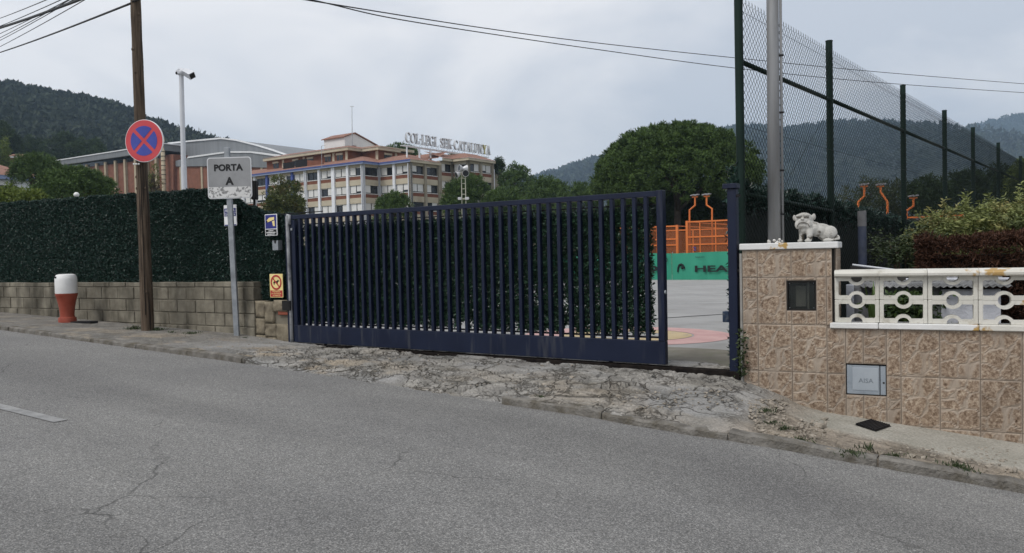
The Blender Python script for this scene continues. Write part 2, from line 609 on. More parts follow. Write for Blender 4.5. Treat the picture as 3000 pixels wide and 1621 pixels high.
def pave_point(s, u):
    kt = kerb_t(s)
    t = -7.75 + (kt + 7.75) * u
    z = pave_base(s, t)
    apron = sstep(-8.4, -7.3, s) * (1 - sstep(-2.1, -1.6, s))
    strip = sstep(-1.75, -1.3, s) * (1 - sstep(-6.62, -6.5, t + 0.05 * noise.noise(Vector((s * 2, 3, 0))) + 0.12 * sstep(-1.0, -1.9, s)))
    wx = noise.noise(Vector((s * 1.3, t * 1.3, 2.0))) * 0.35
    wy = noise.noise(Vector((s * 1.3, t * 1.3, 9.0))) * 0.35
    d, pts = noise.voronoi(Vector((s * 1.7 + wx * 1.3, t * 2.6 + wy * 1.3, 0.3)))
    gap = d[1] - d[0]
    ch = noise.cell(pts[0] * 7.3)
    crack = 1 - sstep(0.008, 0.06 + 0.05 * noise.noise(Vector((s * 3, t * 3, 1))), gap + 0.04 * noise.noise(Vector((s * 16, t * 16, 2))))
    fx_ = 0.10 * noise.noise(Vector((s * 11, t * 11, 4.0))); fy_ = 0.10 * noise.noise(Vector((s * 11, t * 11, 8.0)))
    d2, p2 = noise.voronoi(Vector((s * 6.5 + wx * 2 + fx_ * 3, t * 9.5 + wy * 2 + fy_ * 3, 1.3)))
    crack2 = 1 - sstep(0.02, 0.14, d2[1] - d2[0])
    ch2 = noise.cell(p2[0] * 5.1)
    rub = 0.5 + 0.5 * noise.fractal(Vector((s * 0.8, t * 1.2, 5.0)), 1.0, 2.0, 3)
    rub2 = sstep(0.36, 0.56, rub) * apron
    g = noise.fractal(Vector((s * 9, t * 9, 0.0)), 0.8, 2.0, 4)
    edge = sstep(0.68, 0.98, u)                       # towards the road
    concrete = np.array([0.262, 0.257, 0.247]) * (0.86 + 0.28 * (0.5 + 0.5 * ch))
    broken = np.array([0.240, 0.229, 0.210]) * (0.75 + 0.55 * (0.5 + 0.5 * ch2))
    sand = np.array([0.34, 0.285, 0.215])
    grit = np.array([0.205, 0.195, 0.178]) * (0.9 + 0.25 * g)
    smooth = np.array([0.33, 0.315, 0.275])
    soil = np.array([0.22, 0.19, 0.155]) * (0.8 + 0.5 * (0.5 + 0.5 * ch2))
    c = concrete * (1 - rub2) + broken * rub2
    z += apron * (0.016 * ch + 0.005 * ch2 * rub2 - 0.022 * crack - 0.012 * crack2 * rub2 + 0.0025 * rub2 * random.uniform(-1, 1)) + 0.004 * g * (0.4 + 0.6 * apron)
    c = c * (1 - 0.35 * crack * apron) * (1 - 0.15 * crack2 * rub2)
    left = 1 - sstep(-9.2, -8.0, s)
    right = sstep(-1.95, -1.55, s)
    c = c * (1 - left) + grit * left
    c = c * (1 - right) + (smooth * strip + soil * (1 - strip)) * right
    z += right * (1 - strip) * (0.012 * ch2 - 0.02 * sstep(0, 0.3, 1 - u)) - 0.0 * strip
    # sand and silt where the kerb is missing and along the left foot
    sn = 0.5 + 0.5 * noise.fractal(Vector((s * 1.7, t * 2.3, 7.7)), 0.9, 2.0, 4)
    sandf = sstep(0.45, 0.68, sn) * (sstep(0.45, 0.85, u) * (0.95 * sstep(-10.5, -8.8, s) * (1 - sstep(-6.0, -5.0, s)) + 0.75 * sstep(-3.9, -3.5, s) * (1 - sstep(-3.2, -2.9, s)) + 0.35) + 0.2)
    sandf = min(0.85, sandf) * (1 - strip) * (1 - 0.5 * sstep(-6.6, -5.6, s))
    c = c * (1 - sandf) + sand * sandf * (0.85 + 0.25 * g)
    # the edge wears away where there is no kerb
    nokerb = sstep(-7.3, -6.9, s) * (1 - sstep(-3.75, -3.6, s))
    z -= nokerb * edge * edge * 0.055
    return t, z, c, max(apron, 0.35 * left, 0.5 * right * (1 - strip))

PS = np.concatenate([np.arange(-40, -14, 0.25), np.arange(-14, -8.4, 0.05), np.arange(-8.4, 1.2, 0.022), np.arange(1.2, 12, 0.12)])
PU = np.linspace(0, 1, 92)
V, C, AP = [], [], []
for s in PS:
    for u in PU:
        t, z, c, ap_ = pave_point(s, u)
        x, y = xy(s, t)
        V.append((x, y, z)); C.append(c); AP.append(ap_)
    t = kerb_t(s)
    x, y = xy(s, t + 0.01)
    V.append((x, y, road_z(s) - 0.03)); C.append(c * 0.8); AP.append(0.0)
n2 = len(PU) + 1
ii, jj = np.meshgrid(np.arange(len(PS) - 1), np.arange(n2 - 1), indexing='ij')
base = (ii * n2 + jj).ravel()
Fq = np.stack([base, base + 1, base + n2 + 1, base + n2], 1)
raw_mesh('pavement', V, Fq, m_pave, kind='structure', smooth=False, col=np.array(C), attr=np.array(AP))

# --- kerb stones
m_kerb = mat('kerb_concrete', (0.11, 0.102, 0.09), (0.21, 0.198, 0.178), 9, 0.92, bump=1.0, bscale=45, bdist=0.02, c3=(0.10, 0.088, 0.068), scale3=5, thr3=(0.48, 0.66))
kx, ky = xy(-5, -5.6)
kerb = thing('kerb', None, None, (kx, ky, 0.0), kind='structure')
def kerb_run(s0, s1, ln):
    s = s0
    while s < s1:
        e = min(s + ln * random.uniform(0.9, 1.1), s1)
        mb = MB()
        nseg = 9
        dz = random.uniform(-0.008, 0.012)
        rows = []
        for i in range(nseg + 1):
            q = s + 0.006 + (e - s - 0.012) * i / nseg
            kt, kz = kerb_t(q) + random.uniform(-0.010, 0.010), kerb_z(q) + 0.008 + dz + random.uniform(-0.009, 0.006)
            rz = road_z(q)
            row = []
            for dt, z in ((-0.10, rz - 0.05), (-0.10, kz - 0.010), (-0.085, kz - 0.004), (0.0, kz - 0.004), (0.018, kz - 0.016), (0.026, rz - 0.05)):
                x, y = xy(q, kt + dt)
                row.append((x, y, z))
            rows.append(row)
        k = len(rows[0])
        vs = [p for r in rows for p in r]
        fs = [(i * k + j, i * k + (j + 1) % k, (i + 1) * k + (j + 1) % k, (i + 1) * k + j) for i in range(nseg) for j in range(k)]
        fs += [tuple(range(k)), tuple(range(nseg * k + k - 1, nseg * k - 1, -1))]
        mb.add(vs, fs)
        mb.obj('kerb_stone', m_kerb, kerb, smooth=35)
        s = e
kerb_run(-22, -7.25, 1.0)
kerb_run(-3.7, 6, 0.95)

# --- yard inside the gate (asphalt with painted play circles) and the land beyond
m_yard = mat('yard_asphalt', (0.255, 0.253, 0.248), (0.31, 0.308, 0.30), 0.35, 0.9, bump=0.35, bscale=60, c3=(0.215, 0.21, 0.20), scale3=1.3, thr3=(0.5, 0.75))
def yard_sheet(name, pts, lift, m, **kw):
    mb = MB()
    mb.add([(x, y, terr(x, y) + lift) for x, y in pts], [tuple(range(len(pts)))])
    return mb.obj(name, m, **kw)
V, Fq = [], []
ys, yt = np.concatenate([np.linspace(-60, -2.15, 24), [-2.05], np.linspace(0, 70, 20)]), np.concatenate([[-7.30], np.linspace(-8, -64, 40)])
for s in ys:
    for t in yt:
        if t > -7.9 and s > -2.1: t = -7.95
        x, y = xy(s, t)
        V.append((x, y, terr(x, y)))
k = len(yt)
Fq = [(i * k + j, i * k + j + 1, (i + 1) * k + j + 1, (i + 1) * k + j) for i in range(len(ys) - 1) for j in range(k - 1)]
raw_mesh('yard', V, Fq, m_yard, kind='structure', smooth=True)
m_earth = mat('earth', (0.06, 0.07, 0.035), (0.11, 0.10, 0.06), 0.05, 0.95)
V = []
gx = np.concatenate([np.linspace(-3800, -400, 12), np.linspace(-360, 360, 37), np.linspace(400, 3800, 12)])
gy = np.concatenate([np.linspace(-10, 460, 48), np.linspace(520, 3900, 14)])
for x in gx:
    for y in gy:
        s, t = st(x, y)
        z = terr(x, y) - 0.06
        if t > -50: z = min(z, -0.9) - 2.5 * sstep(-50, -30, t)
        V.append((x, y, z))
k = len(gy)
Fq = [(i * k + j, (i + 1) * k + j, (i + 1) * k + j + 1, i * k + j + 1) for i in range(len(gx) - 1) for j in range(k - 1)]
raw_mesh('terrain', V, Fq, m_earth, kind='structure', smooth=True)

def on_yard(px, py):
    r = ray(px, py); z = -0.2
    for _ in range(15):
        p = CAMP + r * ((z - E) / r.z)
        z = terr(p.x, p.y)
    return p
def ring(name, c, r0, r1, a0, a1, lift, m, n=48, ell=1.0, **kw):
    mb = MB()
    vs, fs = [], []
    for i in range(n + 1):
        a = a0 + (a1 - a0) * i / n
        for r in (r0, r1):
            x, y = c[0] + r * math.cos(a), c[1] + r * math.sin(a) * ell
            vs.append((x, y, terr(x, y) + lift))
    fs = [(2 * i, 2 * i + 1, 2 * i + 3, 2 * i + 2) for i in range(n)]
    mb.add(vs, fs)
    return mb.obj(name, m, **kw)
m_pink = mat('pink_paint', (0.42, 0.25, 0.24), (0.48, 0.31, 0.29), 3, 0.85, c3=(0.3, 0.24, 0.22), scale3=8, thr3=(0.6, 0.8))
m_yel = mat('yellow_paint', (0.40, 0.31, 0.17), (0.45, 0.36, 0.22), 3, 0.85, c3=(0.28, 0.25, 0.2), scale3=8, thr3=(0.55, 0.75))
m_wpaint = mat('white_court_paint', (0.5, 0.5, 0.49), (0.62, 0.62, 0.61), 4, 0.8)
pc = on_yard(1835, 982)
pr = on_yard(2150, 985)
rad = (pr - pc).length
ring('painted_circle', pc, rad * 0.64, rad, 0, 2 * math.pi, 0.004, m_pink, label='large faded pink painted ring on the yard just inside the gate', cat='floor marking')
ring('painted_circle', pc, rad * 0.36, rad * 0.62, 0, 2 * math.pi, 0.004, m_yel, label='faded yellow painted ring inside the pink ring on the yard', cat='floor marking')
cc = on_yard(1935, 874)
ring('court_line', cc, 3.35, 3.45, 0, 2 * math.pi, 0.004, m_wpaint, label='thin white curved court line on the yard asphalt', cat='court line')
# drainage joint across the yard
m_black = mat('black_rubber', (0.012, 0.012, 0.013), (0.02, 0.02, 0.022), 5, 0.7)
pa, pb = on_yard(1955, 932), on_yard(2170, 918)
d = (pb - pa).normalized()
pts = []
for q in np.linspace(-14, 16, 30):
    pts.append(pa + d * q)
sd_ = Vector((-d.y, d.x, 0)) * 0.05
mb = MB()
vs = []
for q in pts:
    for sg in (-1, 1):
        a = q + sd_ * sg
        vs.append((a.x, a.y, terr(a.x, a.y) + 0.004))
mb.add(vs, [(2 * i, 2 * i + 1, 2 * i + 3, 2 * i + 2) for i in range(len(pts) - 1)])
mb.obj('drain_channel', m_black, label='dark drainage channel crossing the yard asphalt behind the gate', cat='drain')
# concrete threshold inside the gate
m_thr = mat('threshold_concrete', (0.135, 0.125, 0.10), (0.20, 0.185, 0.155), 2.5, 0.92, bump=0.7, bscale=30, c3=(0.13, 0.13, 0.09), scale3=4, thr3=(0.5, 0.75))
q = [on_yard(1940, 1066), on_yard(2190, 1020)]
s0, t0 = st(q[0].x, q[0].y); s1, t1 = st(q[1].x, q[1].y)
V, Fq = [], []
for i in range(41):
    for j in range(9):
        s = -9 + 7.0 * i / 40
        t = -7.22 + (t1 + (t0 - t1) * 0.25 + 7.22 + 0.03 * noise.noise(Vector((s * 3, 0, 0)))) * j / 8
        x, y = xy(s, t)
        V.append((x, y, terr(x, y) + 0.022 + 0.008 * noise.noise(Vector((s * 4, t * 4, 3)))))
Fq = [(i * 9 + j, i * 9 + j + 1, (i + 1) * 9 + j + 1, (i + 1) * 9 + j) for i in range(40) for j in range(8)]
raw_mesh('gate_threshold', V, Fq, m_thr, kind='structure', smooth=True)
# ------------------------------------------------------------------ left block wall, hedge screen, gate
GL = (-2.93, 10.45); GR = (1.48, 7.57)
fL = Frame(GL[0], GL[1], (0.872, -0.489))           # left wall, x <= 0
fG = Frame(GL[0], GL[1], (GR[0] - GL[0], GR[1] - GL[1]))
GW = math.hypot(GR[0] - GL[0], GR[1] - GL[1])
def gz(fr, x, y=0.0):
    X, Y, _ = fr(x, y, 0)
    s, t = st(X, Y)
    return pave_base(s, t)

m_block = mat('concrete_block', (0.135, 0.122, 0.094), (0.25, 0.228, 0.18), 4.5, 0.93, bump=0.9, bscale=55, c3=(0.062, 0.056, 0.042), scale3=3.4, thr3=(0.42, 0.66), stretch3=(1, 1, 0.35))
m_mortar = mat('mortar', (0.15, 0.135, 0.105), (0.20, 0.18, 0.14), 6, 0.95, bump=0.5)
WTOP = E - 0.30
xw0 = fL.px(745, 900)[0]
X, Y, _ = fL(-6, 0, 0)
bw = thing('block_wall', 'low weathered concrete block wall under the dark green hedge screen', 'wall', (X, Y, gz(fL, -6)))
mb = MB(fL)
mb.box(-16.0, xw0 - 0.012, 0.015, 0.16, -0.1, WTOP - 0.012)
mb.obj('mortar_core', m_mortar, bw)
CH, BL = 0.185, 0.40
for k in range(5):
    z1 = WTOP - (0.075 if k > 0 else 0) - CH * max(0, k - 1)
    z0 = WTOP - 0.075 - CH * k if k > 0 else WTOP - 0.075
    z1 = WTOP if k == 0 else WTOP - 0.075 - CH * (k - 1)
    off = 0.2 if k % 2 else 0.0
    x = xw0 + off * 0.0
    first = True
    while x > -16.0:
        ln = BL * (0.5 if (first and k % 2) else 1.0)
        first = False
        x0 = max(-16.0, x - ln)
        if z1 > gz(fL, (x + x0) / 2) - 0.05:
            j = random.uniform(-0.006, 0.006)
            mb = MB(fL)
            mb.box(x0 + 0.006, x - 0.006, j, 0.17 + j, z0 + 0.006, z1 - (0.006 if k else 0.0) + (random.uniform(-0.006, 0.004) if k == 0 else 0), c=0.006)
            mb.obj('block', m_block, bw)
        x = x0
# patched rubble pier between the blocks and the gate
m_rub = mat('rubble_stone', (0.14, 0.12, 0.085), (0.25, 0.215, 0.155), 5, 0.93, bump=1.0, bscale=30, c3=(0.12, 0.10, 0.075), scale3=7, thr3=(0.5, 0.7))
m_redbrick = mat('red_brick', (0.20, 0.055, 0.035), (0.27, 0.085, 0.05), 8, 0.9, bump=0.6)
X, Y, _ = fL(xw0 / 2, 0, 0)
rp_ = thing('rubble_pier', 'short patched rubble wall with one red brick beside the gate post', 'wall', (X, Y, gz(fL, xw0 / 2)))
zr = fL.px(800, 882)[1]
def lump(fr, x0, x1, z0, z1, y0, y1, amp, seed):
    """an uneven stone: rounded box with noisy faces"""
    mb = MB(fr)
    nx, nz = 7, 7
    vs, fs = [], []
    for i in range(nx + 1):
        for k in range(nz + 1):
            a, c = i / nx, k / nz
            edge = min(a, 1 - a, c, 1 - c) * 5
            d = min(1, edge) ** 0.5
            h = noise.noise(Vector((x0 * 9 + a * 3, seed, c * 3))) * amp
            vs.append((x0 + (x1 - x0) * a + 0.3 * h, y0 + (1 - d) * 0.012 + h, z0 + (z1 - z0) * c))
    b = len(vs)
    for i in range(nx + 1):
        for k in range(nz + 1):
            vs.append((x0 + (x1 - x0) * i / nx, y1, z0 + (z1 - z0) * k / nz))
    q = nz + 1
    for i in range(nx):
        for k in range(nz):
            fs.append((i * q + k, (i + 1) * q + k, (i + 1) * q + k + 1, i * q + k + 1))
            fs.append((b + i * q + k, b + i * q + k + 1, b + (i + 1) * q + k + 1, b + (i + 1) * q + k))
    for i in range(nx):
        for k in (0, nz):
            fs.append((i * q + k, (i + 1) * q + k, b + (i + 1) * q + k, b + i * q + k))
    for k in range(nz):
        for i in (0, nx):
            fs.append((i * q + k, i * q + k + 1, b + i * q + k + 1, b + i * q + k))
    mb.add(vs, fs)
    return mb
mb = MB(fL); mb.box(xw0 - 0.008, -0.03, 0.05, 0.18, 0.0, zr - 0.02)
mb.obj('mortar_core', m_mortar, rp_)
XW = -0.03 - xw0
for (a0, a1, c0, c1) in ((0, 0.27, 0.62, 1.0), (0.27, 0.5, 0.5, 0.98), (0.5, 1.0, 0.76, 1.02), (0, 0.27, 0.25, 0.61), (0.27, 0.56, 0.2, 0.5), (0.56, 1.0, 0.0, 0.5), (0, 0.3, -0.1, 0.24), (0.3, 0.56, -0.1, 0.2)):
    zb = 0.12
    m_ = lump(fL, xw0 + XW * a0 + 0.004, xw0 + XW * a1 - 0.004, zb + (zr - zb) * c0 + 0.004, zb + (zr - zb) * c1 - 0.004, 0.0, 0.12, 0.02, a0 + c0)
    m_.obj('stone', m_rub, rp_, smooth=True)
mb = MB(fL); mb.box(xw0 + XW * 0.62, xw0 + XW * 0.98, 0.012, 0.1, zr - 0.19, zr - 0.115, c=0.006)
mb.obj('brick', m_redbrick, rp_)

# --- hedge screen (artificial leaves on a mesh)
m_hedge = foliage('plastic_hedge', (0.004, 0.013, 0.010), (0.034, 0.084, 0.064), rough=0.34, spec=0.45)
m_hback = mat('hedge_netting', (0.004, 0.008, 0.007), (0.007, 0.013, 0.011), 20, 0.8)
HTOPX = [-16, -7, -3, -1.55, -1.35, -1.05, -0.6, 0.0]
HTOPZ = [E + 1.22, E + 1.12, E + 1.07, E + 1.05, E + 1.04, E + 0.80, E + 0.66, E + 0.60]
def htop(x): return float(np.interp(x, HTOPX, HTOPZ)) + 0.025 * noise.noise(Vector((x * 4, 0, 0)))
def hbot(x): return WTOP - 0.03 if x < xw0 else zr - 0.03
X, Y, _ = fL(-5, 0.25, 0)
hs = thing('hedge_screen', 'tall dark green artificial hedge screen on top of the block wall', 'hedge', (X, Y, WTOP))
mb = MB(fL)
xs = list(np.linspace(-16, -0.03, 60))
for i in range(len(xs) - 1):
    a, c = xs[i], xs[i + 1]
    za = min(hbot(a), hbot(c))
    mb.add([(a, 0.19, za), (c, 0.19, za), (c, 0.19, htop(c) - 0.03), (a, 0.19, htop(a) - 0.03), (a, 0.23, za), (c, 0.23, za), (c, 0.23, htop(c) - 0.03), (a, 0.23, htop(a) - 0.03)],
           [(0, 1, 2, 3), (5, 4, 7, 6), (3, 2, 6, 7), (1, 0, 4, 5)])
mb.obj('netting', m_hback, hs)
n = 230000
x = -16 + 15.97 * rng.random(n) ** 0.8
x = np.where(rng.random(n) < 0.75, -9.5 + 9.47 * rng.random(n), x)
u = rng.random(n)
zt = np.interp(x, HTOPX, HTOPZ) + 0.015 * np.sin(x * 5.1) * np.sin(x * 13.7)
zb = np.where(x < xw0, WTOP - 0.03, zr - 0.03)
z = zb + (zt - zb) * np.where(rng.random(n) < 0.12, 1 - 0.03 * u, u)
# bumpy surface: tufts come forward
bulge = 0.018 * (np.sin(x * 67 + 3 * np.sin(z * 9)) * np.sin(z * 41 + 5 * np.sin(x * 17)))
y = 0.18 - 0.05 * rng.random(n) - np.maximum(bulge, 0) + np.where(z > zt - 0.06, 0.06 * rng.random(n), 0)
X = fL.ox + fL.dx * x - fL.dy * y; Y = fL.oy + fL.dy * x + fL.dx * y
P = np.stack([X, Y, z], 1)
fwd = np.array([fL.dy, -fL.dx, 0.0])
D = rng.normal(size=(n, 3)) * 0.8 + fwd * 0.9 + np.array([0, 0, 0.15])
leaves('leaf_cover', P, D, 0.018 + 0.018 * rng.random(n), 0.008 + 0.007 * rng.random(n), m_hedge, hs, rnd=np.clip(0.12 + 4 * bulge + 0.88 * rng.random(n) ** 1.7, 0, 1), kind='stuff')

# --- sliding gate
m_navy = mat('navy_paint', (0.0058, 0.0098, 0.0265), (0.0082, 0.0132, 0.0335), 3, 0.42, spec=0.26, c3=(0.026, 0.030, 0.046), scale3=2.2, thr3=(0.66, 0.85), stretch3=(4, 4, 0.4))
m_navy_worn = mat('navy_paint_worn', (0.0058, 0.0098, 0.0265), (0.0092, 0.0145, 0.0355), 3, 0.42, spec=0.26, c3=(0.055, 0.058, 0.066), scale3=4.5, thr3=(0.55, 0.85), stretch3=(3, 3, 0.35))
m_galv = mat('galvanised_steel', (0.22, 0.24, 0.26), (0.31, 0.33, 0.35), 14, 0.5, metal=0.35, spec=0.4, c3=(0.14, 0.15, 0.16), scale3=5, thr3=(0.55, 0.8))
m_dark = mat('dark_steel', (0.012, 0.012, 0.014), (0.025, 0.024, 0.024), 6, 0.7, spec=0.12)
ZB = E - 1.10; ZT = E + 0.58
X, Y, _ = fG(GW / 2, 0, 0)
gate = thing('sliding_gate', 'dark navy metal sliding gate with vertical bars and a hedge backing', 'gate', (X, Y, ZB))
mb = MB(fG); mb.box(0.05, GW, -0.035, 0.035, ZB, ZB + 0.225, c=0.004); mb.obj('bottom_panel', m_navy_worn, gate)
mb = MB(fG); mb.box(0.05, GW - 0.068, -0.03, 0.03, ZT - 0.055, ZT, c=0.004); mb.obj('top_rail', m_navy, gate)
mb = MB(fG); mb.box(GW - 0.068, GW - 0.002, -0.038, 0.045, ZB + 0.226, ZT + 0.003, c=0.004); mb.obj('end_stile', m_navy_worn, gate)
mb = MB(fG); mb.box(0.05, 0.115, -0.032, 0.032, ZB + 0.226, ZT - 0.064, c=0.004); mb.obj('end_stile', m_navy, gate)
mb = MB(fG); mb.box(0.12, GW - 0.09, 0.03, 0.06, ZB + 0.245, ZB + 0.262); mb.obj('back_rail', m_dark, gate)
mb = MB(fG); mb.box(0.12, GW - 0.09, 0.032, 0.045, ZT - 0.13, ZT - 0.118); mb.obj('back_rail', m_dark, gate)
NS = 41
sx = np.linspace(0.20, GW - 0.185, NS)
first = None
for q in sx:
    if first is None:
        mb = MB(fG); mb.box(q - 0.019, q + 0.019, -0.028, 0.022, ZB + 0.2255, ZT - 0.0555, c=0.003)
        first = mb.obj('bar', m_navy, gate); q0 = q
    else:
        a, b_ = fG(q0, 0, 0), fG(q, 0, 0)
        o = first.copy(); COL.objects.link(o); o.name = 'bar'; o.parent = gate
        o.location = (b_[0] - a[0] + first.location.x, b_[1] - a[1] + first.location.y, 0)
# welded splices on some bars
for q in (4, 11, 17, 22, 26, 30, 36):
    mb = MB(fG); zz = ZB + random.uniform(0.5, 1.1)
    mb.box(sx[q] - 0.0215, sx[q] + 0.0215, -0.0305, 0.02, zz, zz + 0.012); mb.obj('weld_collar', m_navy, gate)
mb = MB(fG)
mb.tube([fG(GW + 0.004, -0.02, ZB + 0.72)[:3] if False else (GW - 0.001, -0.015, ZB + 0.70), (GW + 0.012, -0.015, ZB + 0.70)], 0.02, 10)
mb.obj('lock_catch', m_galv, gate)
# leaves on the back of the gate: hung in strips with ragged gaps
m_ghedge = foliage('gate_hedge', (0.004, 0.013, 0.008), (0.060, 0.130, 0.075), rough=0.4, spec=0.45)
n = 115000
x = 0.13 + (GW - 0.30) * rng.random(n)
z = ZB + 0.275 + (ZT - 0.165 - ZB - 0.275) * rng.random(n)
hole = np.array([noise.noise(Vector((a * 9.0, 0.3, c * 1.6))) + 0.25 * noise.noise(Vector((a * 30, 1, c * 6))) for a, c in zip(x, z)])
thr = 0.66 - 0.36 * np.clip((x - (GW - 1.6)) / 1.4, 0, 1) * np.clip(1.2 - (z - ZB - 0.28) / 0.9, 0, 1)
thr = np.where(z < ZB + 0.36, thr - 0.25, thr)
keep = hole < thr
x, z = x[keep], z[keep]; n = len(x)
y = 0.045 + 0.05 * rng.random(n)
X = fG.ox + fG.dx * x - fG.dy * y; Y = fG.oy + fG.dy * x + fG.dx * y
D = rng.normal(size=(n, 3)) * 0.7 + np.array([fG.dy, -fG.dx, 0.3]) * 0.5
leaves('leaf_cover', np.stack([X, Y, z], 1), D, 0.035 + 0.03 * rng.random(n), 0.013 + 0.011 * rng.random(n), m_ghedge, gate, kind='stuff')

# gate track in the ground
mb = MB(fG); mb.box(-0.2, GW + 0.72, -0.05, 0.06, 0.10, 0.180, c=0.004)
m_track = mat('rusted_rail', (0.010, 0.009, 0.009), (0.024, 0.020, 0.018), 12, 0.95, spec=0.0)
tr = mb.obj('gate_track', m_track, label='dark steel ground rail under the sliding gate', cat='gate track')
# wheels that carry the gate on the track
for q in (0.6, GW - 0.6):
    mb = MB(fG); mb.tube([(q, -0.010, ZB + 0.001), (q, 0.010, ZB + 0.001)], 0.0205, 18); mb.obj('wheel', m_dark, gate)

# left guide post
zg = gz(fG, -0.03)
X, Y, _ = fG(-0.03, 0, 0)
lp = thing('gate_guide_post', 'slim dark guide post with a worn grey pipe at the hedge end of the gate', 'gate post', (X, Y, zg - 0.05))
mb = MB(fG); mb.box(-0.075, -0.018, -0.03, 0.05, zg - 0.05, ZT + 0.02, c=0.004); mb.obj('post', m_navy, lp)
m_wornpipe = mat('worn_grey_pipe', (0.16, 0.165, 0.175), (0.38, 0.39, 0.40), 4, 0.6, c3=(0.06, 0.06, 0.065), scale3=6, thr3=(0.52, 0.68))
mb = MB(fG); mb.tube([(0.012, -0.045, zg - 0.04), (0.010, -0.045, 0.8), (0.0, -0.045, 1.4), (-0.006, -0.045, ZT - 0.02), (0.0, -0.04, ZT), (0.03, -0.04, ZT), (0.035, -0.045, ZT - 0.12)], 0.022, 10); mb.obj('pipe', m_wornpipe, lp, smooth=True)
mb = MB(fG); mb.box(-0.13, 0.03, -0.075, -0.03, ZB + 0.42, ZB + 0.55, c=0.005); mb.obj('guide_bracket', m_dark, lp)
mb = MB(fG); mb.box(-0.2, 0.6, 0.0, 0.02, ZT + 0.02, ZT + 0.032); mb.obj('top_guide', m_dark, lp)
mb = MB(fG); mb.box(0.052, 0.082, -0.045, -0.036, ZT - 0.20, ZT - 0.17); mb.obj('sensor', m_galv, lp)

# right receiving post
xp = fG.px(2153, 1000)[0]
X, Y, _ = fG(xp, 0, 0)
zg = gz(fG, xp)
ztop = fG.px(2150, 552)[1]
gp = thing('gate_post', 'dark navy square gate post with a flat cap and a catch bracket', 'gate post', (X, Y, zg - 0.06))
mb = MB(fG); mb.box(xp - 0.041, xp + 0.041, -0.041, 0.041, zg - 0.06, ztop - 0.005, c=0.005); mb.obj('post', m_navy, gp)
zc = fG.px(2140, 540)[1]
mb = MB(fG); mb.box(xp - 0.078, xp + 0.052, -0.06, 0.06, ztop - 0.004, ztop + 0.042, c=0.004); mb.obj('cap', m_navy, gp)
zk = fG.px(2140, 928)[1]
m_catch = mat('blue_steel_catch', (0.012, 0.024, 0.05), (0.03, 0.05, 0.085), 9, 0.45, c3=(0.1, 0.1, 0.1), scale3=14)
mb = MB(fG); mb.box(xp - 0.10, xp - 0.042, -0.04, -0.005, zk - 0.05, zk + 0.05, c=0.004); mb.box(xp - 0.10, xp - 0.042, 0.02, 0.045, zk - 0.05, zk + 0.05, c=0.004); mb.obj('catch_bracket', m_catch, gp)
for zz in (ztop - 0.07, ztop - 0.75, 0.55):
    mb = MB(fG); mb.box(xp + 0.042, xp + 0.066, -0.03, 0.02, zz - 0.012, zz + 0.012); mb.obj('hinge_lug', m_dark, gp)

# ------------------------------------------------------------------ poles and signs on the left
m_wood = mat('old_pole_wood', (0.045, 0.032, 0.022), (0.115, 0.085, 0.060), 9, 0.9, bump=1.0, bscale=35, stretch=(3.5, 3.5, 0.22), c3=(0.018, 0.013, 0.010), scale3=7, thr3=(0.54, 0.66), stretch3=(4, 4, 0.16))
b0 = on_pave(433, 968)
b0 = Vector((b0.x, b0.y, b0.z))
p1 = at(397, 0, b0.y)
dirp = (p1 - b0) / (p1.z - b0.z)
pole = thing('utility_pole', 'leaning weathered wooden utility pole carrying the wires', 'utility pole', b0)
ph = 7.6
pts, rr_ = [], []
for i in range(46):
    z = -0.1 + (ph - b0.z + 0.1) * i / 45
    wob = 0.012 * noise.noise(Vector((0, 0, z * 0.9)))
    pts.append((b0.x + dirp.x * z + wob, b0.y + dirp.y * z, b0.z + z))
    rr_.append(0.088 - 0.0042 * max(0, z) + 0.004 * noise.noise(Vector((3, 1, z * 3))))
mb = MB(); mb.tube(pts, rr_, 18); shaft = mb.obj('shaft', m_wood, pole, smooth=40)
m_split = mat('split_wood', (0.008, 0.006, 0.005), (0.016, 0.012, 0.009), 9, 0.95)
mb = MB()
for i in range(2, 16):
    p = pts[i]; q = pts[i + 1]
    w_ = 0.005 + 0.003 * noise.noise(Vector((0, i * 0.7, 0)))
    y = -rr_[i] - 0.002
    mb.add([(p[0] + 0.018 - w_, p[1] + y, p[2]), (p[0] + 0.018 + w_, p[1] + y, p[2]), (q[0] + 0.018 + w_, q[1] + y, q[2]), (q[0] + 0.018 - w_, q[1] + y, q[2]),
            (p[0] + 0.018 - w_, p[1] + y + 0.02, p[2]), (p[0] + 0.018 + w_, p[1] + y + 0.02, p[2]), (q[0] + 0.018 + w_, q[1] + y + 0.02, q[2]), (q[0] + 0.018 - w_, q[1] + y + 0.02, q[2])],
           [(0, 1, 2, 3), (1, 5, 6, 2), (4, 0, 3, 7)])
mb.obj('split', m_split, pole)
for i in range(16):
    k = random.randrange(3, 44); a = random.uniform(-2.6, -0.5)
    p = pts[k]; r_ = rr_[k]
    mb = MB(); mb.ball((p[0] + r_ * math.cos(a) * 0.97, p[1] + r_ * math.sin(a) * 0.97, p[2]), (0.016, 0.014, 0.022), 8, 6); mb.obj('knot', m_wood, pole, smooth=True)
m_cer = mat('white_ceramic', (0.65, 0.65, 0.63), (0.75, 0.75, 0.73), 5, 0.3)
pi_ = at(402, 481, b0.y - 0.1)
mb = MB(); mb.tube([(pi_.x - 0.045, pi_.y, pi_.z), (pi_.x + 0.03, pi_.y, pi_.z)], 0.006, 6)
for dx_ in (-0.045, -0.01, 0.025):
    mb.ball((pi_.x + dx_, pi_.y - 0.005, pi_.z), 0.014, 8, 6)
mb.obj('insulator', m_cer, pole, smooth=True)

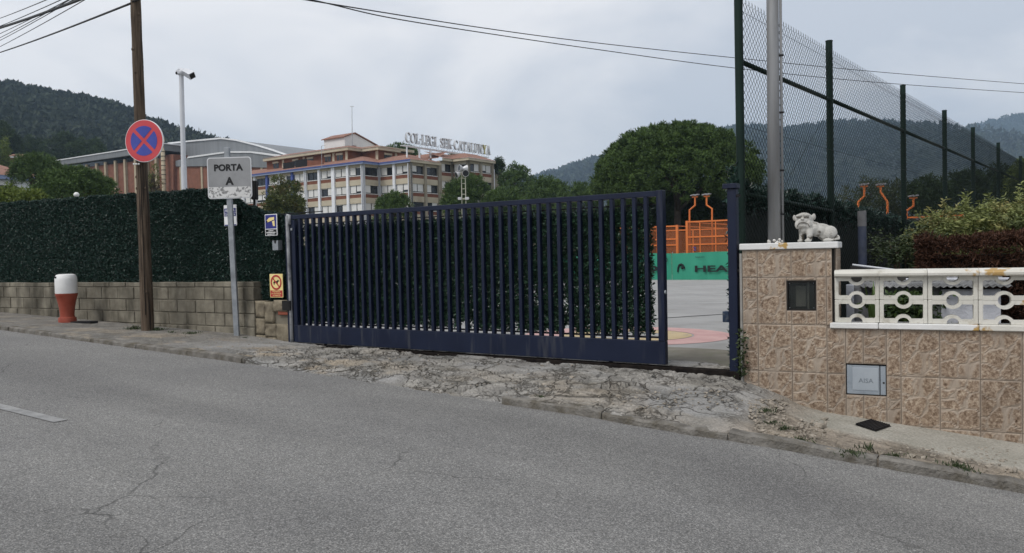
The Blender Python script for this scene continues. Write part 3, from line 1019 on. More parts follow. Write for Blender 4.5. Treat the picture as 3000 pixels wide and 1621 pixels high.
# no-stopping sign
m_sred = mat('sign_red', (0.46, 0.045, 0.055), (0.52, 0.06, 0.07), 3, 0.4, spec=0.4)
m_sblue = mat('sign_blue', (0.035, 0.05, 0.28), (0.05, 0.07, 0.33), 6, 0.4, spec=0.4)
m_swhite = mat('sign_white', (0.72, 0.73, 0.74), (0.8, 0.8, 0.8), 6, 0.4)
m_sback = mat('sign_back', (0.3, 0.31, 0.32), (0.4, 0.41, 0.42), 6, 0.5, metal=0.4)
c = at(422, 413, b0.y - 0.16)
fS = Frame(c.x, c.y, (1.0, -0.20), c.z)
RS = 0.298
sg = thing('no_stopping_sign', 'round red and blue no-stopping sign fixed to the wooden pole', 'road sign', tuple(c))
def disc(fr, r, y0, y1, n=56):
    mb = MB(fr); mb.prism([(r * math.cos(2 * math.pi * i / n), r * math.sin(2 * math.pi * i / n)) for i in range(n)], y0, y1); return mb
disc(fS, RS, 0.0, 0.022).obj('rim', m_swhite, sg)
disc(fS, RS * 0.975, -0.003, 0.001).obj('red_disc', m_sred, sg)
wv, rb = 0.024, RS * 0.70
ph0 = math.acos(wv / rb) - math.pi / 4
for q in range(4):
    a0 = q * math.pi / 2
    poly = [(wv * math.sqrt(2), 0)] + [(rb * math.cos(t), rb * math.sin(t)) for t in np.linspace(-ph0, ph0, 20)]
    poly = [(x * math.cos(a0) - z * math.sin(a0), x * math.sin(a0) + z * math.cos(a0)) for x, z in poly]
    mb = MB(fS); mb.prism(poly, -0.006, -0.002); mb.obj('blue_panel', m_sblue, sg)
mb = MB(fS); mb.box(-0.03, 0.03, 0.022, 0.10, -0.14, -0.10); mb.box(-0.03, 0.03, 0.022, 0.10, 0.10, 0.14); mb.obj('clamp', m_sback, sg)

# PORTA A sign
pb_ = on_pave(692, 984)
fA = Frame(pb_.x, pb_.y, (1.0, -0.07))
xa, za = fA.px(611, 584); xb, zb_ = fA.px(736, 459)
xc = fA.px(684, 700)[0]; zt_ = fA.px(674, 432)[1]
ps = thing('entrance_sign', 'grey square PORTA A sign with a peeled lower strip on a steel post', 'sign', tuple(pb_))
lean = lambda x, y, z: fA(x - 0.021 * (z - pb_.z), y, z)
mb = MB(lean); mb.box(-0.036, 0.036, 0.0, 0.05, pb_.z - 0.1, zt_, c=0.005); mb.obj('post', m_galv, ps)
m_plate = mat('grey_sign_plate', (0.24, 0.245, 0.25), (0.29, 0.295, 0.30), 4, 0.45, metal=0.1, c3=(0.2, 0.2, 0.2), scale3=30, thr3=(0.6, 0.8))
m_peel = mat('peeled_white', (0.55, 0.55, 0.54), (0.62, 0.62, 0.61), 3, 0.6, c3=(0.2, 0.2, 0.2), scale3=22, thr3=(0.50, 0.58))
m_rimw = mat('plate_rim', (0.55, 0.56, 0.57), (0.62, 0.63, 0.64), 3, 0.4, metal=0.3)
m_txt = mat('sign_black', (0.010, 0.010, 0.011), (0.014, 0.014, 0.015), 3, 0.5)
def rrect(x0, x1, z0, z1, r, n=6):
    pts = []
    for cx, cz, a in ((x1 - r, z1 - r, 0), (x0 + r, z1 - r, 1), (x0 + r, z0 + r, 2), (x1 - r, z0 + r, 3)):
        for i in range(n + 1):
            t = (a + i / n) * math.pi / 2
            pts.append((cx + r * math.cos(t), cz + r * math.sin(t)))
    return pts
mb = MB(fA); mb.prism(rrect(xa, xb, za, zb_, 0.045), -0.012, 0.0); mb.obj('plate_rim', m_rimw, ps)
zp = za + (zb_ - za) * 0.285
e_ = 0.013
r_ = rrect(xa + e_, xb - e_, za + e_, zb_ - e_, 0.035)
mb = MB(fA); mb.prism([p for p in r_ if p[1] > zp][:14] + [(xa + e_, zp), (xb - e_, zp)], -0.0155, -0.0125); mb.obj('plate_face', m_plate, ps)
lower = [p for p in r_ if p[1] < zp]
mb = MB(fA); mb.prism([(xb - e_, zp - 0.001), (xa + e_, zp - 0.001)] + lower, -0.0155, -0.0125); mb.obj('peeled_strip', m_peel, ps)
x0t, z0t = fA.px(629, 503); x1t, z1t = fA.px(713, 480)
mb = MB(fA); text(mb, 'PORTA', x0t, x1t, z0t, z1t, -0.018, 0.045); mb.obj('lettering', m_txt, ps)
x0t, z0t = fA.px(662, 543); x1t, z1t = fA.px(686, 519)
mb = MB(fA); text(mb, 'A', x0t, x1t, z0t, z1t, -0.018, 0.045); mb.obj('lettering', m_txt, ps)

# signs fixed on the hedge
fH = Frame(*fL(0, 0.06, 0)[:2], (0.872, -0.489))
m_yel2 = mat('sign_yellow', (0.72, 0.58, 0.23), (0.78, 0.64, 0.30), 4, 0.5)
m_sred2 = mat('sign_dark_red', (0.36, 0.03, 0.03), (0.42, 0.045, 0.04), 4, 0.5)
m_navys = mat('sign_navy', (0.02, 0.025, 0.16), (0.03, 0.035, 0.2), 4, 0.4)
def plate(name, label, x0p, y0p, x1p, y1p, m, y=0.0):
    x0, z1 = fH.px(x0p, y0p); x1, z0 = fH.px(x1p, y1p)
    t = thing(name, label, 'sign', fH((x0 + x1) / 2, 0, z0))
    mb = MB(fH); mb.prism(rrect(x0, x1, z0, z1, 0.008, 3), y - 0.003, y + 0.006); mb.obj('plate', m, t)
    mb = MB(fH); mb.box((x0 + x1) / 2 - 0.01, (x0 + x1) / 2 + 0.01, y + 0.0065, y + 0.13, (z0 + z1) / 2 - 0.01, (z0 + z1) / 2 + 0.01); mb.obj('fixing', m_sback, t)
    U = lambda a: x0 + (x1 - x0) * a
    W = lambda b: z0 + (z1 - z0) * b
    return t, U, W
# CCTV notice
t, U, W = plate('camera_warning_sign', 'small navy notice with a yellow security camera on the hedge by the gate', 776, 629, 813, 690, m_swhite)
mb = MB(fH); mb.box(U(0.05), U(0.95), -0.006, -0.0035, W(0.33), W(0.97)); mb.obj('navy_panel', m_navys, t)
mb = MB(fH); mb.box(U(0.05), U(0.95), -0.006, -0.0035, W(0.03), W(0.29)); mb.obj('black_panel', m_txt, t)
mb = MB(fH)
mb.prism([(U(0.22), W(0.62)), (U(0.80), W(0.74)), (U(0.80), W(0.86)), (U(0.40), W(0.84)), (U(0.18), W(0.72))], -0.010, -0.0065)
mb.prism([(U(0.62), W(0.66)), (U(0.82), W(0.70)), (U(0.84), W(0.44)), (U(0.70), W(0.44))], -0.0095, -0.0062)
mb.obj('camera_symbol', m_yel2, t)
mb = MB(fH); mb.prism([(U(0.20) + 0.011 * math.cos(a), W(0.66) + 0.013 * math.sin(a)) for a in np.linspace(0, 6.1, 12)], -0.012, -0.0102); mb.obj('lens', m_txt, t)
mb = MB(fH)
for k, (a, b_) in enumerate(((0.3, 0.7), (0.12, 0.88), (0.2, 0.8))):
    z = 0.24 - k * 0.075
    q = a
    while q < b_:
        e2 = min(b_, q + random.uniform(0.05, 0.12)); mb.box(U(q), U(e2), -0.0085, -0.0065, W(z - 0.035), W(z)); q = e2 + 0.02
mb.obj('print_lines', m_swhite, t)
# no dogs notice
t, U, W = plate('no_dogs_sign', 'pale yellow no-dogs notice with a red ring low on the hedge by the gate', 790, 803, 830, 872, m_yel2)
mb = MB(fH); mb.box(U(0.04), U(0.96), -0.006, -0.0035, W(0.03), W(0.30)); mb.obj('red_panel', m_sred2, t)
cx, cz, ro = U(0.5), W(0.64), (U(1) - U(0)) * 0.42
mb = MB(fH)
nn = 36
vs, fs = [], []
for i in range(nn):
    a = 2 * math.pi * i / nn
    for r in (ro, ro * 0.78):
        for y in (-0.0075, -0.0035):
            vs.append((cx + r * math.cos(a), y, cz + r * math.sin(a)))
for i in range(nn):
    a, b_ = 4 * i, 4 * ((i + 1) % nn)
    fs += [(a, b_, b_ + 2, a + 2), (a, a + 1, b_ + 1, b_), (a + 2, b_ + 2, b_ + 3, a + 3)]
mb.add(vs, fs)
dx_, dz_ = ro * 0.6, ro * 0.6
mb.prism([(cx - dx_ - 0.006, cz + dz_ - 0.006), (cx + dx_ - 0.006, cz - dz_ - 0.006), (cx + dx_ + 0.006, cz - dz_ + 0.006), (cx - dx_ + 0.006, cz + dz_ + 0.006)], -0.0098, -0.0078)
mb.obj('red_ring', m_sred2, t)
mb = MB(fH)
q = ro * 0.62
dog = [(-0.85, -0.05), (-0.6, 0.25), (0.1, 0.28), (0.45, 0.42), (0.6, 0.62), (0.68, 0.45), (0.95, 0.35), (0.9, 0.22), (0.6, 0.2), (0.45, 0.0), (0.5, -0.5), (0.36, -0.5), (0.25, -0.08), (-0.3, -0.05), (-0.5, -0.25), (-0.6, -0.5), (-0.76, -0.45), (-0.62, -0.1), (-0.72, 0.05), (-0.9, -0.25)]
mb.prism([(cx + q * a, cz + q * c_) for a, c_ in dog], -0.0068, -0.0036)
mb.obj('dog_symbol', m_txt, t)
mb = MB(fH)
for k, (s_, a, b_) in enumerate((('PROHIBIDA', 0.2, 0.8), ('LA ENTRADA', 0.12, 0.88), ('A PERROS', 0.22, 0.8))):
    text(mb, s_, U(a), U(b_), W(0.225 - k * 0.085), W(0.285 - k * 0.085), -0.0068, 0.01)
mb.obj('lettering', m_yel2, t)
# alarm notice, half behind the sign post
t, U, W = plate('alarm_sign', 'narrow white and blue alarm notice on the hedge behind the sign post', 656, 602, 694, 661, m_swhite)
mb = MB(fH); mb.box(U(0.04), U(0.96), -0.006, -0.0035, W(0.63), W(0.84)); mb.box(U(0.04), U(0.96), -0.006, -0.0035, W(0.46), W(0.61)); mb.box(U(0.04), U(0.96), -0.006, -0.0035, W(0.01), W(0.06)); mb.obj('blue_panel', m_navys, t)
mb = MB(fH); text(mb, 'ALARMA', U(0.12), U(0.88), W(0.67), W(0.81), -0.0085, 0.01); text(mb, 'CONECTADA', U(0.08), U(0.92), W(0.49), W(0.58), -0.0085, 0.01); mb.obj('lettering', m_swhite, t)
# key switch
x0, z1 = fH.px(801, 705); x1, z0 = fH.px(818, 733)
ks = thing('key_switch', 'small grey metal key switch on the hedge between the two gate notices', 'switch', fH((x0 + x1) / 2, 0, z0))
xm = (x0 + x1) / 2
mb = MB(fH); mb.prism([(x0, z0), (x1, z0), (x1, z1), (x1 - 0.02, z1)] + [(xm + 0.018 * math.cos(a), z1 - 0.03 + 0.018 * math.sin(a)) for a in np.linspace(0, -math.pi, 8)] + [(x0 + 0.02, z1), (x0, z1)], -0.02, 0.06)
mb.obj('housing', m_galv, ks)
mb = MB(fH); mb.box(xm - 0.016, xm + 0.016, -0.012, 0.05, z1 - 0.04, z1 - 0.002); mb.obj('lock_barrel', m_txt, ks)

# CCTV pole behind the hedge
m_wmetal = mat('white_metal', (0.55, 0.57, 0.60), (0.62, 0.64, 0.67), 3, 0.45, spec=0.4)
Yc = 14.2
pt = at(531, 216, Yc); pbm = at(541, 540, Yc)
zgr = terr(pbm.x, pbm.y)
dd = (pbm - pt) / (pbm.z - pt.z)
foot = pt + dd * (zgr - pt.z)
cp = thing('camera_mast', 'slim white mast with a security camera behind the hedge', 'camera mast', tuple(foot))
mb = MB(); mb.tube([tuple(foot), tuple(at(538, 488, Yc)), ], 0.050, 14); mb.obj('lower_tube', m_wmetal, cp, smooth=40)
mb = MB(); mb.tube([tuple(at(538, 490, Yc)), tuple(pt)], [0.043, 0.040], 14); mb.obj('upper_tube', m_wmetal, cp, smooth=40)
c = pt
mb = MB(); mb.box(c.x - 0.075, c.x + 0.055, c.y - 0.06, c.y + 0.06, c.z - 0.02, c.z + 0.06, c=0.012); mb.box(c.x - 0.05, c.x + 0.05, c.y - 0.05, c.y + 0.05, c.z + 0.06, c.z + 0.085, c=0.01); hd = mb.obj('head_box', m_wmetal, cp)
mb = MB(); mb.ball((c.x - 0.062, c.y - 0.05, c.z + 0.0), (0.022, 0.02, 0.028), 10, 8); mb.obj('side_lens', m_txt, cp, smooth=True)
mb = MB(); mb.ball((c.x + 0.055, c.y - 0.05, c.z + 0.015), 0.068, 16, 10); mb.obj('joint', m_wmetal, cp, smooth=True)
a_, b_ = Vector((c.x + 0.07, c.y - 0.06, c.z + 0.03)), Vector((c.x + 0.27, c.y - 0.18, c.z - 0.085))
mb = MB(); mb.tube([a_, a_ + (b_ - a_) * 0.2, b_], [0.045, 0.074, 0.080], 4, phase=math.pi / 4); body = mb.obj('camera_body', m_wmetal, cp)
d_ = (b_ - a_).normalized()
mb = MB(); mb.tube([b_ + d_ * 0.001, b_ + d_ * 0.012], [0.068, 0.062], 4, phase=math.pi / 4); mb.obj('camera_lens', m_txt, body)

# black floodlight on the hedge top near the sign
c = at(742, 556, 11.2)
fl = thing('floodlight', 'black floodlight head rising above the hedge behind the sign', 'floodlight', (c.x, c.y, c.z - 0.16))
mb = MB(); mb.box(c.x - 0.035, c.x + 0.045, c.y - 0.02, c.y + 0.09, c.z - 0.14, c.z + 0.13, c=0.012); mb.obj('housing', m_dark, fl)
for k in range(6):
    mb = MB(); mb.box(c.x - 0.05, c.x - 0.036, c.y - 0.01, c.y + 0.08, c.z - 0.11 + k * 0.04, c.z - 0.10 + k * 0.04); mb.obj('fin', m_dark, fl)
mb = MB(); mb.tube([(c.x, c.y + 0.03, c.z - 0.13), (c.x, c.y + 0.05, c.z - 2.0)], 0.018, 8); mb.obj('bracket', m_dark, fl)
# little white globe lamp behind the hedge
c = at(224, 571, 13.6)
gl = thing('globe_lamp', 'tiny white globe lamp just showing above the hedge top', 'lamp', (c.x, c.y, terr(c.x, c.y)))
mb = MB(); mb.ball(tuple(c), 0.045, 14, 10); mb.obj('globe', m_cer, gl, smooth=True)
mb = MB(); mb.tube([(c.x, c.y, c.z - 0.03), (c.x, c.y, terr(c.x, c.y) - 0.05)], 0.02, 8); mb.obj('stem', m_dark, gl)

# fire hydrant cabinet: white cap on a red tapering foot
hb = on_pave(198, 944)
m_hred = mat('hydrant_red', (0.235, 0.045, 0.026), (0.30, 0.068, 0.040), 6, 0.55, c3=(0.24, 0.06, 0.04), scale3=3)
m_hwhite = mat('hydrant_white', (0.66, 0.66, 0.65), (0.74, 0.74, 0.73), 4, 0.45, c3=(0.5, 0.49, 0.46), scale3=5, thr3=(0.6, 0.85))
hy = thing('fire_hydrant', 'column fire hydrant with a white hood and a red flared foot on the pavement', 'hydrant', tuple(hb))
k_ = hb.y / FPX
H = 141 * k_
prof = lambda L: [(r * k_ * 1.0, hb.z + z * k_) for r, z in L]
mb = MB(); mb.lathe(prof([(24, -6), (24, 12), (23, 14), (19.5, 15), (19, 20), (19.5, 30), (21, 44), (24, 60), (28, 76), (30, 80), (30, 84)]), hb.x, hb.y, 28); mb.obj('foot', m_hred, hy, smooth=30)
mb = MB(); mb.lathe(prof([(29, 84.5), (29.5, 87), (29.5, 125), (28.5, 133), (25, 139), (18, 141), (6, 141.5)]), hb.x, hb.y, 28); mb.obj('hood', m_hwhite, hy, smooth=40)
mb = MB(); a_ = R(235)
mb.ball((hb.x + 28 * k_ * math.cos(a_), hb.y + 28 * k_ * math.sin(a_), hb.z + 132 * k_), (0.022, 0.022, 0.016), 8, 6); mb.obj('key_hole', m_txt, hy, smooth=True)
mb = MB(); mb.slab([(hb.x + 0.10, hb.y - 0.10), (hb.x + 0.46, hb.y - 0.20), (hb.x + 0.50, hb.y - 0.05), (hb.x + 0.16, hb.y + 0.05)], hb.z - 0.03, hb.z + 0.012)  # dark slab put down as the hydrant's soft shadow
mb.obj('hydrant_shadow', m_dark, label='flat dark slab laid as a shadow on the pavement beside the hydrant', cat='painted shadow')
# ------------------------------------------------------------------ right: tiled wall, pier, balustrade
fR = Frame(2.09, 7.12, (0.905, -0.425))
m_tile, nt, b = newmat('stone_look_tile')
a = nt.nodes.new('ShaderNodeAttribute'); a.attribute_name = 'rnd'
sc = ramp(nt, noise_node(nt, 34, 6, 0.75), 0.34, 0.66, (0.082, 0.050, 0.030), (0.46, 0.385, 0.30))
rr = nt.nodes[-1]; e = rr.color_ramp.elements.new(0.5); e.color = (0.255, 0.188, 0.135, 1)
gc = ramp(nt, noise_node(nt, 11, 4), 0.3, 0.7, (0.285, 0.235, 0.188), (0.36, 0.305, 0.25))
col = mixc(nt, a.outputs['Fac'], gc, sc)
big = ramp(nt, noise_node(nt, 1.7, 3), 0.3, 0.7, (0.88, 0.87, 0.86), (1.12, 1.1, 1.08))
col = mixc(nt, 1.0, col, big, 'MULTIPLY')
oi = nt.nodes.new('ShaderNodeObjectInfo')
tone = ramp(nt, oi.outputs['Random'], 0.0, 1.0, (0.88, 0.87, 0.86), (1.08, 1.08, 1.07))
col = mixc(nt, 1.0, col, tone, 'MULTIPLY')
dirt = ramp(nt, noise_node(nt, 3.0, 5, 0.6, stretch=(1, 1, 0.35)), 0.56, 0.78, (1, 1, 1), (0.76, 0.73, 0.69))
col = mixc(nt, 1.0, col, dirt, 'MULTIPLY')
nt.links.new(col, b.inputs['Base Color'])
b.inputs['Roughness'].default_value = 0.62
b.inputs['Specular IOR Level'].default_value = 0.35
bumpn(nt, b, noise_node(nt, 60, 4, 0.6), 0.5, 0.004)

TW, TH = 0.288, 0.42
X, Y, _ = fR(0.4, 0.2, 0)
tw = thing('tiled_wall', 'brown stone-look tiled garden wall with a tall pier beside the gate', 'wall', (X, Y, -0.2))
def relief(a, c, seed):
    if seed < 0: a, c, seed = 1.1 - a, 1.1 - c, -seed          # the same mould turned round
    wx = 0.22 * noise.noise(Vector((a * 4, c * 5, seed)))
    wy = 0.22 * noise.noise(Vector((a * 4, c * 5, seed + 5)))
    d, _p = noise.voronoi(Vector((a * 2.0 + wx + seed, c * 2.9 + wy, seed)))
    gap = d[1] - d[0]
    st_ = sstep(0.06, 0.105, gap)
    rim = sstep(0.03, 0.05, gap) * (1 - sstep(0.07, 0.14, gap))
    return st_, 0.0035 * st_ + 0.0035 * rim + 0.0015 * st_ * noise.noise(Vector((a * 22, c * 30, seed)))
_tc = {}
def tile(x0, x1, z0, z1, tx0, tz0, seed, T, ybase=0.0):
    """one tile (or a cut piece of it); (tx0, tz0) is the corner of the whole tile"""
    x0 += 0.0022; x1 -= 0.0022; z0 += 0.0022; z1 -= 0.0022
    nx, nz = max(2, int((x1 - x0) / 0.011)), max(2, int((z1 - z0) / 0.0115))
    vs, at_ = [], []
    for i in range(nx + 1):
        for k in range(nz + 1):
            x, z = x0 + (x1 - x0) * i / nx, z0 + (z1 - z0) * k / nz
            m_, h = relief((x - tx0) / TW, (z - tz0) / TH, seed)
            e_ = min(x - x0, x1 - x, z - z0, z1 - z)
            m_ *= sstep(0.004, 0.014, e_)
            vs.append(T(x, ybase - h * sstep(0.0, 0.012, e_) - 0.004, z)); at_.append(m_)
    q = nz + 1
    fs = [(i * q + k, (i + 1) * q + k, (i + 1) * q + k + 1, i * q + k + 1) for i in range(nx) for k in range(nz)]
    # edge skirt back into the joint
    ring_ = [i * q for i in range(nx + 1)] + [nx * q + k for k in range(1, nz + 1)] + [i * q + nz for i in range(nx - 1, -1, -1)] + [k for k in range(nz - 1, 0, -1)]
    base_ = len(vs)
    for r_ in ring_:
        i, k = divmod(r_, q)
        vs.append(T(x0 + (x1 - x0) * i / nx, ybase + 0.01, z0 + (z1 - z0) * k / nz)); at_.append(0)
    m__ = len(ring_)
    fs += [(ring_[i], base_ + i, base_ + (i + 1) % m__, ring_[(i + 1) % m__]) for i in range(m__)]
    return raw_mesh('tile', vs, fs, m_tile, tw, attr=at_, smooth=False)
CAPB = E - 0.012
rows = [(E - 0.26, CAPB), (E - 0.26 - TH, E - 0.26), (E - 0.26 - 2 * TH, E - 0.26 - TH), (E - 0.26 - 3 * TH, E - 0.26 - 2 * TH), (E - 0.26 - 4 * TH, E - 0.26 - 3 * TH)]
PIER = 0.755
SILLB = E - 0.705
nich = (*fR.px(2305, 910), *fR.px(2391, 822))       # x0,z0,x1,z1
aisa = (*fR.px(2479, 1156), *fR.px(2597, 1069))
nich = (nich[0], nich[2], nich[1], nich[3]); aisa = (aisa[0], aisa[2], aisa[1], aisa[3])   # x0,x1,z0,z1
def subtract(rect, hole):
    x0, x1, z0, z1 = rect; hx0, hx1, hz0, hz1 = hole
    if hx1 <= x0 or hx0 >= x1 or hz1 <= z0 or hz0 >= z1:
        return [rect]
    out_ = []
    if hx0 > x0: out_.append((x0, hx0, z0, z1))
    if hx1 < x1: out_.append((hx1, x1, z0, z1))
    a_, b_ = max(x0, hx0), min(x1, hx1)
    if hz0 > z0: out_.append((a_, b_, z0, hz0))
    if hz1 < z1: out_.append((a_, b_, hz1, z1))
    return [r for r in out_ if r[1] - r[0] > 0.012 and r[3] - r[2] > 0.012]
xs = [0.0, 0.132]
while xs[-1] < 5.0: xs.append(xs[-1] + TW)
for r_i, (z0, z1) in enumerate(rows):
    tz0 = z1 - TH if r_i == 0 else z0
    if r_i == 0: tz0 = z0
    for c_i in range(len(xs) - 1):
        x0, x1 = xs[c_i], xs[c_i + 1]
        tx0 = x1 - TW
        if z1 < gz(fR, (x0 + x1) / 2) - 0.03:
            continue
        rects = [(x0, x1, z0, z1)]
        if r_i <= 1 and x1 > PIER:
            if r_i == 0 or x0 >= PIER:
                rects = [(x0, min(x1, PIER), z0, z1)] if x0 < PIER else []
                if r_i == 1 and x0 >= PIER: rects = [(x0, x1, z0, SILLB)] if SILLB - z0 > 0.012 else []
            else:
                rects = [(x0, PIER, z0, z1)]
        if r_i == 2 and x0 > PIER - 0.05:
            rects = [(x0, x1, z0, min(z1, SILLB))]
        for hole in (nich, aisa):
            rects = [q for r in rects for q in subtract(r, hole)]
        sd__ = (0.37, 2.71, -0.37, -2.71)[(c_i * 3 + r_i * 2) % 4]
        for r in rects:
            tile(r[0], r[1], max(r[2], -0.75), r[3], tx0, tz0, sd__, fR)
# the wall body with the two recesses
m_grout = mat('tile_grout', (0.17, 0.135, 0.105), (0.22, 0.18, 0.15), 8, 0.95)
def body(x0, x1, z0, z1, y0, y1, holes):
    rects = [(x0, x1, z0, z1)]
    for h in holes:
        rects = [q for r in rects for q in subtract(r, h)]
    mb = MB(fR)
    for r in rects:
        mb.box(r[0], r[1], y0, y0 + 0.12, r[2], r[3])
    mb.box(x0, x1, y0 + 0.121, y1, z0, z1)
    return mb
body(0.003, PIER - 0.002, -1.0, CAPB, 0.001, 0.72, [nich, aisa]).obj('pier_core', m_grout, tw)
body(PIER, 5.0, -1.2, SILLB, 0.001, 0.20, [aisa]).obj('wall_core', m_grout, tw)
m_dk = mat('black_gap', (0.012, 0.011, 0.010), (0.02, 0.018, 0.016), 5, 0.8)
mb = MB(fR); mb.box(PIER + 0.0005, PIER + 0.020, 0.02, 0.6, SILLB + 0.001, CAPB - 0.002); mb.obj('joint_shadow', m_dk, tw)  # black strip painted in for the shadow line in the corner gap
# right return of the pier
fRr = Frame(*fR(PIER + 0.03, 0.045, 0)[:2], (0.425, 0.905))
TR = lambda x, y, z: fRr(x, y, z)
for (z0, z1) in ((E - 0.26, CAPB), (E - 0.66, E - 0.26)):
    for k in range(3):
        tile(k * 0.23, k * 0.23 + 0.23, z0, z1, k * 0.23 - 0.05, z0, 0.37, TR)
mb = MB(fR); mb.box(PIER + 0.021, PIER + 0.029, 0.045, 0.72, SILLB, CAPB); mb.obj('return_core', m_grout, tw)
# smooth render patch at the foot of the pier
m_render = mat('grey_render', (0.20, 0.185, 0.16), (0.26, 0.24, 0.21), 4, 0.92, bump=0.6, bscale=30)
mb = lump(fR, 0.0, 0.42, -0.15, 0.20, -0.018, 0.0, 0.006, 2.2)
# pier cap
m_wpchip = mat('chipped_white_paint', (0.60, 0.60, 0.58), (0.68, 0.68, 0.67), 3, 0.6, bump=0.4, bscale=30, c3=(0.42, 0.27, 0.09), scale3=6.5, thr3=(0.585, 0.62))
m_wpaint2 = mat('aged_white_paint', (0.50, 0.485, 0.43), (0.60, 0.585, 0.53), 3, 0.6, bump=0.35, bscale=40, c3=(0.27, 0.24, 0.18), scale3=9, thr3=(0.58, 0.76))
m_wpaint3 = mat('aged_white_paint_rusty', (0.53, 0.515, 0.46), (0.62, 0.605, 0.56), 3, 0.6, bump=0.35, bscale=40, c3=(0.40, 0.26, 0.10), scale3=5, thr3=(0.585, 0.63))
mb = MB(fR); mb.box(-0.02, PIER + 0.052, -0.028, 0.74, CAPB + 0.001, E + 0.046, c=0.006); mb.obj('pier_cap', m_wpchip, tw)
# left edge trim strip of the pier
m_trim = mat('edge_trim', (0.22, 0.21, 0.19), (0.30, 0.29, 0.27), 5, 0.8)
mb = MB(fR); mb.box(-0.024, -0.002, -0.004, 0.3, -0.1, CAPB - 0.03, c=0.003); mb.obj('edge_trim', m_trim, tw)

# meter niche
m_glass, nt, b = newmat('meter_glass')
b.inputs['Base Color'].default_value = (0.03, 0.035, 0.032, 1)
b.inputs['Roughness'].default_value = 0.12
b.inputs['Specular IOR Level'].default_value = 0.5
b.inputs['Alpha'].default_value = 0.40
m_meter = mat('meter_grey', (0.20, 0.20, 0.165), (0.30, 0.30, 0.25), 4, 0.7)
X, Y, _ = fR((nich[0] + nich[1]) / 2, 0, 0)
mt = thing('meter_box', 'dark glazed meter box set in the upper part of the tiled pier', 'meter box', (X, Y, nich[2]))
mb = MB(fR); x0, x1, z0, z1 = nich
mb.box(x0 + 0.001, x0 + 0.012, 0.004, 0.119, z0 + 0.001, z1 - 0.001); mb.box(x1 - 0.012, x1 - 0.001, 0.004, 0.119, z0 + 0.001, z1 - 0.001)
mb.box(x0 + 0.0125, x1 - 0.0125, 0.004, 0.119, z1 - 0.016, z1 - 0.001); mb.box(x0 + 0.0125, x1 - 0.0125, 0.004, 0.119, z0 + 0.001, z0 + 0.010)
mb.obj('frame', m_dk, mt)
mb = MB(fR); mb.box(x0 + 0.0125, x1 - 0.0125, 0.11, 0.119, z0 + 0.011, z1 - 0.017); mb.obj('back_panel', m_dk, mt)
mb = MB(fR); mb.box(x0 + 0.07, x1 - 0.09, 0.07, 0.108, z0 + 0.03, z1 - 0.05, c=0.004); mb.obj('meter', m_meter, mt)
mb = MB(fR); mb.box(x1 - 0.08, x1 - 0.065, 0.07, 0.108, z0 + 0.011, z1 - 0.018); mb.obj('pipe', m_meter, mt)
mb = MB(fR); mb.box(x0 + 0.016, x1 - 0.016, 0.028, 0.033, z0 + 0.012, z1 - 0.018); mb.obj('glass_door', m_glass, mt)
mb = MB(fR)
for (zx, xx) in ((z0 + 0.02, x0 + 0.022), (z0 + 0.02, x1 - 0.026), (z1 - 0.028, x0 + 0.022), (z1 - 0.028, x1 - 0.026)):
    mb.box(xx, xx + 0.006, 0.024, 0.0275, zx, zx + 0.006)
mb.obj('screw', m_galv, mt)

# water company box
m_abox = mat('blue_grey_metal', (0.27, 0.31, 0.35), (0.33, 0.37, 0.41), 5, 0.42, metal=0.35, c3=(0.2, 0.23, 0.26), scale3=14, thr3=(0.6, 0.8))
m_aletter = mat('embossed_letters', (0.15, 0.175, 0.20), (0.19, 0.215, 0.24), 5, 0.5)
m_abox2 = mat('blue_grey_light', (0.34, 0.38, 0.42), (0.40, 0.44, 0.48), 5, 0.4, metal=0.3)
X, Y, _ = fR((aisa[0] + aisa[1]) / 2, 0, 0)
ab = thing('utility_box', 'pale blue-grey metal door marked AISA low in the tiled wall', 'utility box', (X, Y, aisa[2]))
x0, x1, z0, z1 = aisa
mb = MB(fR); mb.box(x0 + 0.002, x1 - 0.002, 0.03, 0.119, z0 + 0.002, z1 - 0.002); mb.obj('housing', m_dk, ab)
U = lambda a: x0 + (x1 - x0) * a
W = lambda c_: z0 + (z1 - z0) * c_
mb = MB(fR); mb.box(U(0.02), U(0.83), 0.004, 0.028, W(0.03), W(0.95), c=0.003); dr = mb.obj('door', m_abox, ab)
mb = MB(fR); mb.box(U(0.85), U(0.985), 0.008, 0.029, W(0.03), W(0.95), c=0.003); mb.obj('lock_strip', m_abox, ab)
mb = MB(fR); mb.box(U(0.16), U(0.80), 0.0005, 0.0045, W(0.16), W(0.88), c=0.0015); mb.obj('raised_panel', m_abox2, dr)
mb = MB(fR); text(mb, 'AISA', U(0.31), U(0.68), W(0.40), W(0.54), -0.0012, 0.012); mb.obj('lettering', m_aletter, dr)
mb = MB(fR); mb.tube([(U(0.93), 0.004, W(0.42)), (U(0.93), 0.012, W(0.42))], 0.008, 10); mb.obj('lock', m_dk, ab)

# balustrade of pierced blocks
X, Y, _ = fR(2.2, 0.06, 0)
bal = thing('balustrade', 'white pierced concrete block balustrade with rusty chipped paint on the tiled wall', 'balustrade', (X, Y, SILLB))
jx = [0.772] + [1.125 + 0.3625 * k for k in range(0, 11)]
ZS, ZC = E - 0.655, E - 0.262
